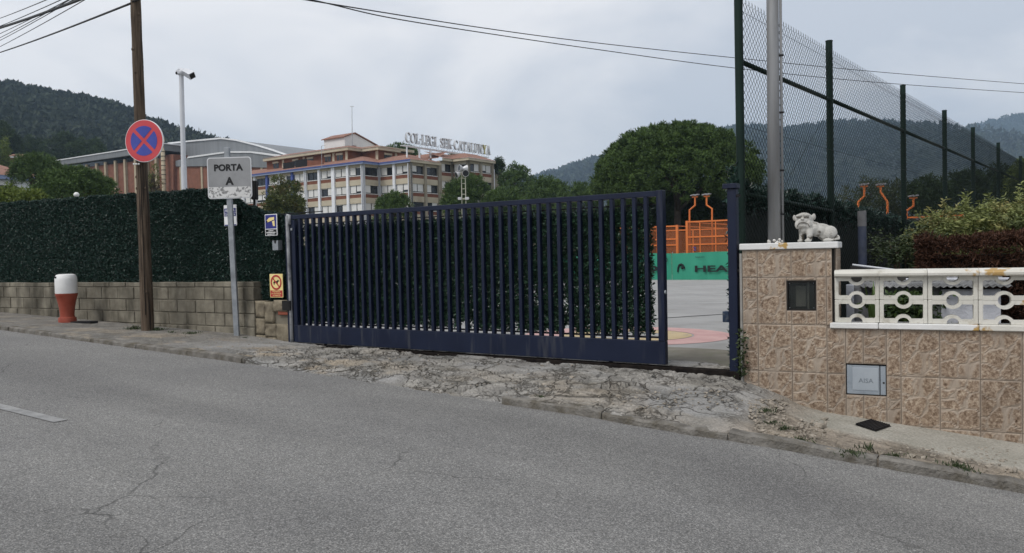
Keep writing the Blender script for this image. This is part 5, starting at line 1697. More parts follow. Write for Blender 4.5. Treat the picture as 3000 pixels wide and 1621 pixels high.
for (a_, b_, n_, sz) in zones:
    for i in range(n_):
        c0 = on_pave(random.uniform(a_[0], b_[0]), random.uniform(a_[1], b_[1]))
        s_, t_ = st(c0.x, c0.y)
        if t_ < -7.1 or t_ > kerb_t(s_) - 0.15: continue
        r_ = sz * random.uniform(0.35, 1.0) ** 1.6 * (2.2 if random.random() < 0.03 else 1)
        sc_ = np.array([random.uniform(0.7, 1.4), random.uniform(0.7, 1.3), random.uniform(0.45, 0.8)]) * r_
        F3.append(if_ + len(V) * len(iv)); V.append(iv * sc_ * (1 + 0.25 * rng.normal(size=(len(iv), 1))) + np.array([c0.x, c0.y, c0.z + r_ * 0.1]))
raw_mesh('loose_gravel', np.concatenate(V), np.concatenate(F3), m_peb, kind='stuff', label='loose gravel and stone chips scattered on the broken pavement', cat='gravel')
# ------------------------------------------------------------------ padel courts and banner across the yard
q = at(2050, 823, 52.0)
fP = Frame(q.x, q.y, (GR[0] - GL[0], GR[1] - GL[1]))
ZP = q.z
m_ban = mat('green_banner', (0.026, 0.235, 0.150), (0.036, 0.28, 0.18), 0.8, 0.6, stretch=(1.5, 1.5, 0.2))
m_bantxt = mat('banner_black', (0.008, 0.012, 0.012), (0.012, 0.018, 0.017), 2, 0.6)
m_orange = mat('orange_paint', (0.56, 0.145, 0.028), (0.63, 0.175, 0.04), 2, 0.45, spec=0.4)
m_conc = mat('pale_concrete', (0.27, 0.26, 0.25), (0.34, 0.33, 0.32), 1.2, 0.9)
zb1 = fP.px(2050, 739)[1]
def banner(label, pa_, pb_, words):
    x0, x1 = fP.px(pa_, 780)[0], fP.px(pb_, 780)[0]
    t = thing('banner', label, 'banner', fP((x0 + x1) / 2, 0, ZP))
    mb = MB(fP)
    n_ = 60
    vs = []
    for i in range(n_ + 1):
        x = x0 + (x1 - x0) * i / n_
        w0, w1 = 0.05 * math.sin(x * 1.7) + 0.02 * math.sin(x * 5), 0.03 * math.sin(x * 2.1 + 1)
        vs += [(x, w0, ZP + 0.05), (x, w1, zb1 + 0.03 * math.sin(x * 1.1) - 0.02)]
    mb.add(vs, [(2 * i, 2 * i + 2, 2 * i + 3, 2 * i + 1) for i in range(n_)])
    mb.obj('cloth', m_ban, t, smooth=True)
    q_ = x0
    while q_ < x1 + 0.1:
        mb = MB(fP); mb.tube([(q_, 0.12, ZP - 0.1), (q_, 0.12, zb1 + 0.05)], 0.03, 8); mb.obj('support_post', m_galv, t); q_ += 3.0
    for (s_, a_, b_, y0_, y1_, bo) in words:
        xa_, za_ = fP.px(a_, y1_); xb_, zb_2 = fP.px(b_, y0_)
        mb = MB(fP); text(mb, s_, xa_, xb_, za_, zb_2, -0.09, bo); mb.obj('lettering', m_bantxt, t)
    return t
banner('green cloth banner seen through the right end of the gate bars', 1560, 1968, [('HEAD', 1790, 1929, 777, 798, 0.03)])
bt = banner('green cloth banner with black lettering in the gap beside the gate post', 1969, 2330, [('HEAD', 2037, 2172, 777, 797, 0.03), ('head.com', 2039, 2065, 750, 756, 0.0)])
banner('green cloth banner hidden mostly by the tiled pier', 2331, 2760, [])
mb = MB(fP)
pl = [fP.px(a_, b_) for a_, b_ in ((1987, 797), (1988, 785), (1991, 777), (1996, 775), (2001, 777), (2005, 783), (2006, 788))]
mb.tube([(x, -0.09, z) for x, z in pl], [0.05, 0.06, 0.07, 0.08, 0.08, 0.07, 0.05], 6)
x, z = fP.px(2000, 785)
mb.ball((x, -0.09, z), 0.09, 8, 6)
mb.obj('emblem', m_bantxt, bt)
x0, z0 = fP.px(1951, 768); x1, z1 = fP.px(1957, 755)
mb = MB(fP); text(mb, '0', x0, x1, z0, z1, -0.09, 0.02); mb.obj('lettering', m_bantxt, bt)
mb = MB(fP); mb.box(-40, 40, -0.55, -0.25, ZP - 0.35, ZP - 0.02, c=0.03); mb.obj('yard_kerb', m_conc, kind='structure')
mb = MB(fP); mb.box(-40, 40, -0.249, 14, ZP - 0.4, ZP - 0.03); mb.obj('court_platform', m_conc, kind='structure')

m_mesh, nt, b = newmat('orange_court_mesh')
b.inputs['Base Color'].default_value = (0.35, 0.10, 0.03, 1); b.inputs['Roughness'].default_value = 0.7
b.inputs['Alpha'].default_value = 0.35
m_pglass, nt, b = newmat('court_glass')
b.inputs['Base Color'].default_value = (0.25, 0.25, 0.22, 1); b.inputs['Roughness'].default_value = 0.1; b.inputs['Alpha'].default_value = 0.25
def court(label, x0, x1, y0, y1, h, posts, rails):
    t = thing('padel_court', label, 'sports court', fP((x0 + x1) / 2, y0, ZP))
    def bar(a_, b_, w_=0.05):
        mb = MB(fP)
        (ax, ay, az), (bx, by, bz) = a_, b_
        mb.box(min(ax, bx) - w_, max(ax, bx) + w_, min(ay, by) - w_, max(ay, by) + w_, min(az, bz) - w_, max(az, bz) + w_)
        return mb
    for i, x in enumerate(posts):
        bar((x, y0, ZP), (x, y0, ZP + h), 0.075 if i in (0, len(posts) - 1) else 0.032).obj('post', m_orange, t)
        (i % 2 == 0) and bar((x, y1, ZP), (x, y1, ZP + h), 0.04).obj('post', m_orange, t)
    for z in rails:
        for yy in ((y0, y1) if z == rails[0] else (y0,)):
            bar((x0 + 0.11, yy, ZP + z), (x1 - 0.11, yy, ZP + z), 0.045 if z > 2 else 0.026).obj('rail', m_orange, t)
        if z == rails[0]:
            for xx in (x0, x1):
                bar((xx, y0 + 0.11, ZP + z), (xx, y1 - 0.11, ZP + z), 0.035).obj('side_rail', m_orange, t)
    for i in range(len(posts) - 1):
        mb = MB(fP); mb.add([(posts[i], y0 + 0.02, ZP + 0.1), (posts[i + 1], y0 + 0.02, ZP + 0.1), (posts[i + 1], y0 + 0.02, ZP + h), (posts[i], y0 + 0.02, ZP + h)], [(0, 1, 2, 3)])
        mb.obj('mesh_panel', m_mesh, t)
        mb = MB(fP); mb.add([(posts[i], y1 + 0.02, ZP + 0.1), (posts[i + 1], y1 + 0.02, ZP + 0.1), (posts[i + 1], y1 + 0.02, ZP + h), (posts[i], y1 + 0.02, ZP + h)], [(0, 1, 2, 3)])
        mb.obj('mesh_panel', m_mesh, t)
    return t
Yp = 1.2
X_ = lambda p_: fP.px(p_, 690, Yp)[0]
h1 = fP.px(2050, 649, Yp)[1] - ZP
hm = fP.px(2050, 694, Yp)[1] - ZP
hm2 = fP.px(2050, 716, Yp)[1] - ZP
court('orange padel court frame just beyond the open end of the gate', X_(1760), X_(1984), Yp, Yp + 11, h1 - 0.25, [X_(p_) for p_ in (1760, 1815, 1870, 1925, 1984)], (h1 - 0.25, hm - 0.1, hm2))
cB = court('orange padel court frame with two light masts left of the gate post', X_(2013), X_(2330), Yp, Yp + 10, h1, [X_(p_) for p_ in (2013, 2051, 2097, 2140, 2200, 2260, 2330)], (h1, hm, hm2))
court('orange padel court frame seen through the chain-link fence', X_(2500), X_(2820), Yp, Yp + 10, h1 - 0.3, [X_(p_) for p_ in (2500, 2560, 2620, 2680, 2750, 2820)], (h1 - 0.3, hm))
x0, z0 = fP.px(2032, 735, Yp); x1, z1 = fP.px(2041, 723, Yp)
m_num = mat('court_number_blue', (0.03, 0.04, 0.2), (0.04, 0.05, 0.25), 2, 0.5)
mb = MB(fP); text(mb, '2', x0, x1, z0, z1, Yp - 0.08, 0.03); mb.obj('number', m_num, cB)
m_led = mat('lamp_grey', (0.2, 0.2, 0.21), (0.3, 0.3, 0.31), 2, 0.4)
def mast(label, pts_, sgn, yy=Yp + 0.3):
    P_ = [fP.px(a_, b_, yy) for a_, b_ in pts_]
    t = thing('court_light_mast', label, 'light mast', fP(P_[0][0], yy, ZP), 'light masts of the padel courts')
    mb = MB(fP); mb.tube([(P_[0][0], yy, ZP), *[(x, yy, z) for x, z in P_]], 0.062, 4, phase=math.pi / 4); mb.obj('mast', m_orange, t)
    x, z = P_[-1]
    mb = MB(fP); mb.box(x - 0.20, x + 0.20, yy - 0.04, yy + 0.04, z - 0.05, z + 0.03); mb.obj('crossbar', m_orange, t)
    for d_ in (-0.13, 0.13):
        mb = MB(fP); mb.prism([(x + d_ - 0.14, z + 0.06), (x + d_ + 0.14, z + 0.12), (x + d_ + 0.14, z + 0.18), (x + d_ - 0.14, z + 0.12)], yy - 0.2, yy + 0.2); mb.obj('floodlight', m_led, t)
mast('left of the two orange cranked light masts beside the gate post', [(2020, 650), (2020, 616), (2036, 602), (2036, 577)], 1)
mast('right of the two orange cranked light masts beside the gate post', [(2086, 650), (2086, 612), (2070, 601), (2070, 575)], 1)
mast('orange cranked light mast left of the third fence post', [(2514, 640), (2514, 592), (2532, 575), (2532, 546)], 1)
mast('orange cranked light mast touching the third fence post from the left', [(2600, 640), (2600, 592), (2580, 563), (2580, 546)], 1)
mast('orange cranked light mast right of the third fence post by the olive shrub', [(2656, 640), (2656, 618), (2676, 604), (2676, 580)], 1)

# ------------------------------------------------------------------ school building
fB = Frame(-18.3, 145.0, (0.819, -0.574))
DB = (0.574, 0.819)
m_sbrick = mat('school_brick', (0.15, 0.060, 0.038), (0.20, 0.082, 0.052), 1.5, 0.9)
m_beige = mat('beige_render', (0.42, 0.37, 0.28), (0.48, 0.43, 0.33), 0.6, 0.9, c3=(0.36, 0.31, 0.23), scale3=0.5, stretch3=(1, 1, 0.3))
m_bwhite = mat('white_pilaster', (0.66, 0.68, 0.72), (0.74, 0.76, 0.79), 0.8, 0.8)
m_bblue = mat('blue_pilaster', (0.055, 0.085, 0.27), (0.075, 0.11, 0.32), 1, 0.7)
m_bfasc = mat('blue_fascia', (0.20, 0.25, 0.40), (0.24, 0.29, 0.44), 1, 0.7)
m_bpil2 = mat('beige_pilaster', (0.27, 0.24, 0.19), (0.32, 0.29, 0.23), 0.8, 0.9)
m_roof, nt, b = newmat('terracotta_roof')
rc = ramp(nt, noise_node(nt, 2.6, 6, 0.8, stretch=(1, 1, 2.0)), 0.36, 0.64, (0.13, 0.058, 0.040), (0.31, 0.165, 0.118))
nt.links.new(rc, b.inputs['Base Color']); b.inputs['Roughness'].default_value = 0.9
m_shut = mat('white_shutter', (0.60, 0.60, 0.585), (0.68, 0.68, 0.665), 0.7, 0.7)
m_pane = mat('dark_pane', (0.010, 0.012, 0.015), (0.022, 0.025, 0.030), 0.5, 0.15, spec=0.5)
m_alu = mat('dark_window_frame', (0.012, 0.012, 0.013), (0.02, 0.02, 0.022), 1, 0.5)
ZE = 18.6
sb = thing('school_building', 'large brick and white school building with rows of shuttered windows', 'building', fB(-20, 0, 2))
srnd = random.Random(11)
def window(fr, x0, x1, z0, z1, states=None):
    mb = MB(fr); mb.box(x0, x1, 0.24, 0.30, z0, z1); w_ = mb.obj('window', m_alu, sb)
    m_ = (x0 + x1) / 2
    for i, (a_, b_) in enumerate(((x0 + 0.15, m_ - 0.12), (m_ + 0.12, x1 - 0.12))):
        s_ = srnd.choices([1.0, 0.82, 0.2, 0.12], [0.50, 0.16, 0.14, 0.20])[0] if states is None else states[i]
        zs = z1 - (z1 - z0) * s_
        mb = MB(fr); mb.box(a_, b_, 0.16, 0.235, zs + 0.16, z1); mb.obj('shutter', m_shut, w_)
        if s_ < 0.95:
            mb = MB(fr); mb.box(a_ + 0.02, b_ - 0.02, 0.20, 0.238, z0 + 0.06, zs); mb.obj('pane', m_pane, w_)
def facade(fr, width, nb, ze, pil, pilmats=None, nfl=4, wide=()):
    bwid = width / nb
    for i in range(nb):
        x0, x1 = i * bwid, (i + 1) * bwid
        for k in range(nfl):
            zt = ze - 0.45 - 3.36 * k
            zb = zt - 1.55
            window(fr, x0 + 0.32, x1 - 0.32, zb, zt)
            mb = MB(fr); mb.box(x0 + 0.2, x1 - 0.2, 0.0, 0.30, zb - 0.12, zb - 0.002); mb.obj('sill', m_shut, sb)
            mb = MB(fr); mb.box(x0 + 0.2, x1 - 0.2, 0.05, 0.30, zb - 0.78, zb - 0.121); mb.obj('brick_band', m_sbrick, sb)
            mb = MB(fr); mb.box(x0 + 0.2, x1 - 0.2, 0.0, 0.30, zb - 1.81, zb - 0.781); mb.obj('beige_band', m_beige, sb)
        mb = MB(fr); mb.box(x0 + 0.2, x1 - 0.2, 0.0, 0.30, ze - 0.449, ze); mb.obj('lintel', m_beige, sb)
    for i in range(nb + 1):
        m_ = pil if not pilmats else pilmats.get(i, pil)
        w_ = 0.42 if i in wide else 0.28
        mb = MB(fr); mb.box(i * bwid - w_, i * bwid + w_, -0.28, 0.297, 2.0, ze - 0.002); mb.obj('pilaster', m_, sb)
def side(x, y):
    return Frame(*fB(x, y, 0)[:2], DB)
def front(x, y):
    return Frame(*fB(x, y, 0)[:2], (0.819, -0.574))
NB1 = 10
facade(front(-7.9 - 3.95 * NB1, -4.24), 3.95 * NB1, NB1, ZE, m_bwhite, {NB1 - 5: m_bblue, NB1 - 7: m_bblue}, wide=(NB1 - 2,))
facade(side(-7.9, -4.24), 4.24, 1, ZE, m_bwhite)
facade(front(-7.9, 0.0), 7.9, 2, ZE, m_bwhite)
facade(side(0.0, 0.0), 8.1, 2, ZE, m_bpil2)
facade(side(0.0, 8.4), 3.8, 1, ZE + 1.0, m_bpil2)
facade(front(0.0, 12.2), 4.0, 1, ZE + 1.0, m_bpil2)
facade(side(4.0, 12.2), 7.9, 2, ZE + 1.0, m_bpil2)
XL = -7.9 - 3.95 * NB1
mb = MB(fB)
mb.box(XL, -8.21, -3.93, 20, 2, ZE - 0.003); mb.box(-8.2, -0.31, 0.31, 20, 2, ZE - 0.004); mb.box(-8.0, -0.32, 8.41, 24, 2, ZE + 0.99); mb.box(-0.31, 3.69, 12.51, 24, 2, ZE + 0.985)
mb.obj('wall_core', m_beige, sb)
def offs(poly, d_):
    out_ = []
    n_ = len(poly)
    for i in range(n_):
        ns = []
        for j in (i - 1, i):
            if 0 <= j < n_ - 1:
                dx, dy = poly[j + 1][0] - poly[j][0], poly[j + 1][1] - poly[j][1]
                l = math.hypot(dx, dy); ns.append((-dy / l, dx / l))
        if len(ns) == 1:
            nx, ny = ns[0]; out_.append((poly[i][0] + nx * d_, poly[i][1] + ny * d_))
        else:
            bx, by = ns[0][0] + ns[1][0], ns[0][1] + ns[1][1]
            k_ = d_ / (1 + ns[0][0] * ns[1][0] + ns[0][1] * ns[1][1])
            out_.append((poly[i][0] + bx * k_, poly[i][1] + by * k_))
    return out_
def strip(name, pa_, za_, pb_, zb_, m_, i0=0, i1=None):
    mb = MB(fB)
    i1 = i1 if i1 is not None else len(pa_) - 1
    for i in range(i0, i1):
        mb.add([(*pa_[i], za_), (*pa_[i + 1], za_), (*pb_[i + 1], zb_), (*pb_[i], zb_)], [(0, 1, 2, 3)])
    return mb.obj(name, m_, sb)
def eaves(poly, ze, th, ov, inset, rise, fmats):
    o_, i_, w_ = offs(poly, -ov), offs(poly, inset), offs(poly, 0.2)
    for k in range(len(poly) - 1):
        strip('fascia', o_, ze, o_, ze + th, fmats[k], k, k + 1)
    strip('soffit', o_, ze, w_, ze, m_beige)
    strip('roof', offs(poly, -ov - 0.1), ze + th + 0.003, i_, ze + th + rise, m_roof)
main_ = [(XL - 0.5, -4.24), (-7.9, -4.24), (-7.9, 0), (0, 0), (0, 8.1)]
eaves(main_, ZE, 0.5, 0.75, 6.0, 2.0, [m_bfasc, m_bfasc, m_bfasc, m_beige])
strip('gutter', offs(main_, -0.84), ZE + 0.30, offs(main_, -0.84), ZE + 0.48, m_bblue, 0, 3)
rear_ = [(0, 8.3), (0, 12.2), (4.0, 12.2), (4.0, 20.2)]
eaves(rear_, ZE + 1.0, 0.5, 0.8, 4.0, 1.7, [m_beige] * 3)
mb = MB(fB); mb.add([(-9, 8.0, ZE + 1.5), (-0.0, 8.0, ZE + 1.5), (-1.0, 12, ZE + 3.2), (-9, 12, ZE + 3.2)], [(0, 1, 2, 3)]); mb.obj('roof', m_roof, sb)
pent = [(-40.8, -0.24), (-15.9, -0.24), (-15.9, 3.46), (-11.35, 3.46), (-11.35, 8.9)]
ZPE = 22.2
mb = MB(fB); mb.box(-40.7, -15.9, -0.24, 14, ZE, ZPE - 0.002); mb.box(-15.899, -11.35, 3.46, 14, ZE, ZPE - 0.003); mb.obj('penthouse_wall', m_sbrick, sb)
eaves(pent, ZPE, 0.55, 0.9, 5.0, 1.45, [m_beige] * 4)
mb = MB(fB); mb.box(-41, -11.4, 4, 14, ZPE + 0.5, ZPE + 1.0); mb.obj('roof_deck', m_beige, sb)
ff = front(-40.8, -0.24)
for (xw, st_) in ((22.6, 1), (19.2, 1), (14.0, 1), (9.5, 1), (3.2, 1)):
    mb = MB(ff); mb.box(xw - 0.85, xw + 0.85, -0.08, 0.0, ZE + 1.9, ZE + 3.05); w_ = mb.obj('window', m_pane, sb)
    mb = MB(ff); mb.box(xw - 0.95, xw + 0.95, -0.22, -0.085, ZE + 2.95, ZE + 3.35); mb.obj('shutter_box', m_beige, w_)
    mb = MB(ff); mb.box(xw - 0.04, xw + 0.04, -0.11, -0.082, ZE + 1.9, ZE + 2.94); mb.obj('mullion', m_sbrick, w_)
for xw in (24.5, 20.8, 12, 5.5):
    mb = MB(ff); mb.box(xw - 0.3, xw + 0.3, -0.1, 0.0, ZE, ZPE - 0.004); mb.obj('pilaster', m_beige, sb)
fs_ = front(-15.9, 3.46)
for xw in (4.2,):
    mb = MB(fs_); mb.box(xw - 0.33, xw + 0.33, -0.1, 0.0, ZE, ZPE - 0.004); mb.obj('pilaster', m_beige, sb)
fs2 = side(-11.35, 3.46)
mb = MB(fs2); mb.box(1.6, 3.6, -0.08, 0.0, ZE + 1.8, ZE + 3.0); mb.obj('window', m_pane, sb)
mb = MB(fs2); mb.box(1.5, 3.7, -0.2, -0.085, ZE + 2.9, ZE + 3.3); mb.obj('shutter_box', m_beige, sb)
mb = MB(fs2); mb.box(4.6, 5.2, -0.1, 0.0, ZE, ZPE - 0.004); mb.obj('pilaster', m_beige, sb)
# terrace screens and brick parapet on the left roof
ft = front(-40.8, -3.0)
for (a_, b_, c_, d_, m_) in ((829, 862, 478, 492, m_dark), (865, 899, 470, 491, m_dark)):
    xa_, z1 = ft.px(a_, c_); xb_, z0 = ft.px(b_, d_)
    mb = MB(ft); mb.box(xa_, xb_, 0, 0.1, ZE + 0.3, z1); mb.obj('terrace_screen', m_, sb)
xa_, z1 = ft.px(900, 470); xb_, z0 = ft.px(945, 478)
mb = MB(ft); mb.prism([(xa_, ZE + 0.3), (xb_, ZE + 0.3), (xb_, z1 - 0.5), (xa_, z1)], 0.02, 0.3); mb.obj('parapet', m_sbrick, sb)
# white stair house
WQ = (-22.3, 5.0)
zA, zP2, zR = 26.1, 27.1, 25.2
m_wh = mat('white_stairhouse', (0.62, 0.61, 0.60), (0.68, 0.67, 0.66), 0.5, 0.9)
fw = side(*WQ)
mb = MB(fw); mb.prism([(0, ZPE), (9, ZPE), (9, zR), (2.75, zP2), (0, zA)], 0, 6.2); sh_ = mb.obj('stair_house', m_wh, sb)
mb = MB(fw)
mb.add([(-0.35, -0.3, zA - 0.08), (2.75, -0.3, zP2 + 0.06), (2.75, 6.7, zP2 + 0.06), (-0.35, 6.7, zA - 0.08), (-0.35, -0.3, zA + 0.12), (2.75, -0.3, zP2 + 0.26), (2.75, 6.7, zP2 + 0.26), (-0.35, 6.7, zA + 0.12)], [(0, 1, 2, 3), (4, 5, 6, 7), (0, 1, 5, 4), (2, 3, 7, 6), (3, 0, 4, 7)])
mb.add([(2.751, -0.3, zP2 + 0.06), (9.3, -0.3, zR + 0.0), (9.3, 6.7, zR), (2.751, 6.7, zP2 + 0.06), (2.751, -0.3, zP2 + 0.26), (9.3, -0.3, zR + 0.2), (9.3, 6.7, zR + 0.2), (2.751, 6.7, zP2 + 0.26)], [(0, 1, 2, 3), (4, 5, 6, 7), (0, 1, 5, 4), (2, 3, 7, 6), (1, 2, 6, 5)])
mb.obj('roof', m_roof, sh_)
mb = MB(fw); mb.box(1.9, 3.1, -0.1, 0.0, ZPE + 0.9, ZPE + 2.4); mb.obj('door', m_sbrick, sh_)
c = at(1031, 393, 160)
mb = MB(); c2 = at(1031, 311, 160); mb.tube([(c.x, c.y, 24), tuple(c2)], [0.10, 0.05], 6); mb.obj('antenna_mast', m_sback, sb)
mb = MB(); mb.tube([(c2.x - 0.4, c2.y, c2.z - 0.1), (c2.x + 0.4, c2.y, c2.z - 0.1)], 0.05, 5); mb.obj('antenna_tip', m_sback, sb)
c = at(942, 428, 150); c2 = at(942, 455, 150)
mb = MB(); mb.tube([(c2.x, c2.y, ZE), tuple(c)], 0.05, 5); mb.tube([(c.x, c.y, c.z), (c.x + 0.8, c.y, c.z + 0.15)], 0.05, 5); mb.obj('tv_antenna', m_sback, sb)
# downpipes
for (fr_, x_) in ((front(XL, -4.24), 3.95 * NB1 - 0.05), (front(-7.9, 0), 7.75), (front(XL, -4.24), 3.95 * (NB1 - 4)), (side(4.0, 12.2), 7.95)):
    mb = MB(fr_); mb.tube([(x_, -0.42, 2), (x_, -0.42, ZE - 0.1)], 0.09, 8); mb.obj('downpipe', m_bwhite, sb)

# --- roof sign letters
def arc_(cx, cz, rx, rz, a0, a1, n_=16):
    return [(cx + rx * math.cos(R(a)), cz + rz * math.sin(R(a)), 0.045 + 0.10 * abs(math.cos(R(a))) ** 1.5) for a in np.linspace(a0, a1, n_)]
def ln(x0, z0, x1, z1, w_):
    return [(x0, z0, w_), (x1, z1, w_)]
SW, TW_ = 0.15, 0.05
def serif(x, z, w_=0.17):
    return ln(x - w_, z, x + w_, z, 0.06)
GLY = {
    'C': (0.78, [arc_(0.40, 0.5, 0.32, 0.47, 45, 318), ln(0.64, 0.70, 0.64, 0.97, 0.05), ln(0.66, 0.06, 0.66, 0.22, 0.05)]),
    'O': (0.84, [arc_(0.42, 0.5, 0.34, 0.47, 0, 360, 24)]),
    'L': (0.66, [ln(0.20, 0, 0.20, 1, SW), serif(0.2, 0.97), ln(0.04, 0.03, 0.60, 0.03, 0.06), ln(0.60, 0.0, 0.60, 0.28, 0.05)]),
    'I': (0.40, [ln(0.20, 0, 0.20, 1, SW), serif(0.2, 0.97), serif(0.2, 0.03)]),
    'E': (0.68, [ln(0.20, 0, 0.20, 1, SW), ln(0.04, 0.97, 0.58, 0.97, 0.06), ln(0.04, 0.03, 0.60, 0.03, 0.06), ln(0.2, 0.52, 0.48, 0.52, 0.05), ln(0.58, 0.74, 0.58, 1, 0.05), ln(0.60, 0, 0.60, 0.26, 0.05), ln(0.48, 0.40, 0.48, 0.64, 0.05)]),
    'G': (0.84, [arc_(0.40, 0.5, 0.32, 0.47, 45, 322), ln(0.64, 0.70, 0.64, 0.97, 0.05), ln(0.66, 0.05, 0.66, 0.45, 0.13), ln(0.50, 0.45, 0.80, 0.45, 0.06)]),
    'S': (0.62, [[(0.52, 0.80, 0.05), (0.44, 0.95, 0.06), (0.28, 0.97, 0.08), (0.13, 0.84, 0.12), (0.15, 0.66, 0.15), (0.32, 0.52, 0.16), (0.49, 0.36, 0.15), (0.50, 0.16, 0.12), (0.36, 0.03, 0.08), (0.18, 0.05, 0.06), (0.09, 0.22, 0.05)], ln(0.52, 0.72, 0.52, 0.98, 0.05), ln(0.09, 0.0, 0.09, 0.28, 0.05)]),
    'K': (0.78, [ln(0.20, 0, 0.20, 1, SW), serif(0.2, 0.97), serif(0.2, 0.03), ln(0.24, 0.42, 0.66, 0.98, 0.06), ln(0.36, 0.58, 0.68, 0.02, 0.15), serif(0.66, 0.97, 0.12), serif(0.68, 0.03, 0.12)]),
    '-': (0.44, [ln(0.06, 0.42, 0.38, 0.42, 0.10)]),
    'A': (0.82, [ln(0.14, 0.02, 0.40, 0.98, 0.06), ln(0.42, 1.0, 0.68, 0.02, 0.16), ln(0.22, 0.34, 0.58, 0.34, 0.05), serif(0.13, 0.03, 0.12), serif(0.69, 0.03, 0.14)]),
    'T': (0.72, [ln(0.36, 0, 0.36, 1, SW), ln(0.05, 0.97, 0.67, 0.97, 0.06), serif(0.36, 0.03), ln(0.06, 0.72, 0.06, 1, 0.05), ln(0.66, 0.72, 0.66, 1, 0.05)]),
    'U': (0.84, [ln(0.18, 0.30, 0.18, 1, SW), [(0.18, 0.32, 0.15), (0.22, 0.12, 0.12), (0.40, 0.03, 0.07), (0.58, 0.12, 0.06), (0.64, 0.32, 0.05)], ln(0.64, 0.3, 0.64, 1, 0.06), serif(0.18, 0.97), serif(0.64, 0.97, 0.13)]),
    'N': (0.86, [ln(0.16, 0, 0.16, 1, 0.06), ln(0.14, 0.98, 0.70, 0.02, 0.16), ln(0.70, 0, 0.70, 1, 0.06), serif(0.14, 0.97, 0.12), serif(0.16, 0.03, 0.13), serif(0.70, 0.97, 0.13)]),
    'Y': (0.80, [ln(0.14, 0.98, 0.40, 0.46, 0.15), ln(0.66, 0.98, 0.42, 0.46, 0.06), ln(0.40, 0, 0.40, 0.48, SW), serif(0.14, 0.97, 0.13), serif(0.66, 0.97, 0.11), serif(0.40, 0.03)]),
    '.': (0.30, [ln(0.15, 0.42, 0.15, 0.56, 0.14)]),
    ' ': (0.62, []),
}
m_letw = mat('sign_letter_white', (0.62, 0.64, 0.66), (0.70, 0.72, 0.74), 0.6, 0.5)
m_letg = mat('sign_letter_grey', (0.30, 0.31, 0.33), (0.36, 0.37, 0.39), 0.6, 0.5)
m_lety = mat('sign_letter_yellow', (0.50, 0.47, 0.20), (0.56, 0.53, 0.26), 0.6, 0.5)
fsg = Frame(*fB(-2.4, 0.9, 0)[:2], DB)
zsg0 = fsg.px(1186, 426)[1]
xs0, xs1 = fsg.px(1184, 420)[0], fsg.px(1431, 450)[0]
rs = thing('roof_sign', 'long rooftop sign of white serif letters on a steel frame', 'sign', fsg(xs0, 0, ZE + 0.6))
def rbar(name, a_, b_, r_, m_=m_letw):
    mb = MB(fsg); mb.tube([a_, b_], r_, 6); mb.obj(name, m_, rs)
for yy in (0.0, 0.9):
    rbar('beam', (xs0, yy, zsg0), (xs1, yy, zsg0), 0.10)
nb_ = 16
for i in range(nb_ + 1):
    x = xs0 + (xs1 - xs0) * i / nb_
    rbar('cross_strut', (x, 0, zsg0), (x, 0.9, zsg0), 0.05)
    rbar('back_strut', (x, 0.9, zsg0), (x, 0.0, zsg0 + 0.9), 0.035, m_letg)
    rbar('upright', (x, 0, zsg0), (x, 0.0, zsg0 + 1.0), 0.03, m_letg)
for p_ in (1192, 1202, 1229, 1238, 1262, 1270):
    x = fsg.px(p_, 440)[0]
    rbar('support_post', (x, 0.0 if p_ in (1192, 1229, 1262) else 0.9, ZE + 0.5), (x, 0.0 if p_ in (1192, 1229, 1262) else 0.9, zsg0), 0.16)
for p_ in (1355, 1364, 1395, 1404, 1424):
    x = fsg.px(p_, 460)[0]
    rbar('support_post', (x, 0.45, ZE + 1.5), (x, 0.45, zsg0), 0.12)
word = 'COL.LEGI SEK-CATALUNYA'
tot = sum(GLY[c_][0] for c_ in word)
xl0, xl1 = fsg.px(1190, 410)[0], fsg.px(1438, 440)[0]
kx_ = (xl1 - xl0) / tot
zl0, hl = zsg0 + 0.62, 1.95
cur = xl0
for wi, ch in enumerate(word):
    wd, strokes = GLY[ch]
    if strokes:
        parts_ = []
        for (y0_, y1_, m_, gr) in ((-0.02, 0.10, m_lety if ch == 'Y' else m_letw, 0.0), (0.12, 0.34, m_letg, 0.012)):
            mb = MB(fsg)
            for si, s_ in enumerate(strokes):
                for i in range(len(s_) - 1):
                    (ax, az, aw), (bx, bz, bw_) = s_[i], s_[i + 1]
                    ax, bx, az, bz = cur + ax * kx_, cur + bx * kx_, zl0 + az * hl, zl0 + bz * hl
                    l = math.hypot(bx - ax, bz - az) or 1e-6
                    nx, nz = -(bz - az) / l, (bx - ax) / l
                    wa, wb = (aw + gr) * hl * 0.42, (bw_ + gr) * hl * 0.42
                    ex_, ez_ = (bx - ax) / l * 0.02, (bz - az) / l * 0.02
                    dy_ = 0.004 * si + 0.0007 * i
                    mb.prism([(ax - ex_ + nx * wa, az - ez_ + nz * wa), (bx + ex_ + nx * wb, bz + ez_ + nz * wb), (bx + ex_ - nx * wb, bz + ez_ - nz * wb), (ax - ex_ - nx * wa, az - ez_ - nz * wa)], y0_ - dy_, y1_)
            parts_.append((mb, m_))
        o_ = parts_[0][0].obj('letter', parts_[0][1], rs)
        parts_[1][0].obj('letter_back', parts_[1][1], o_)
    cur += wd * kx_

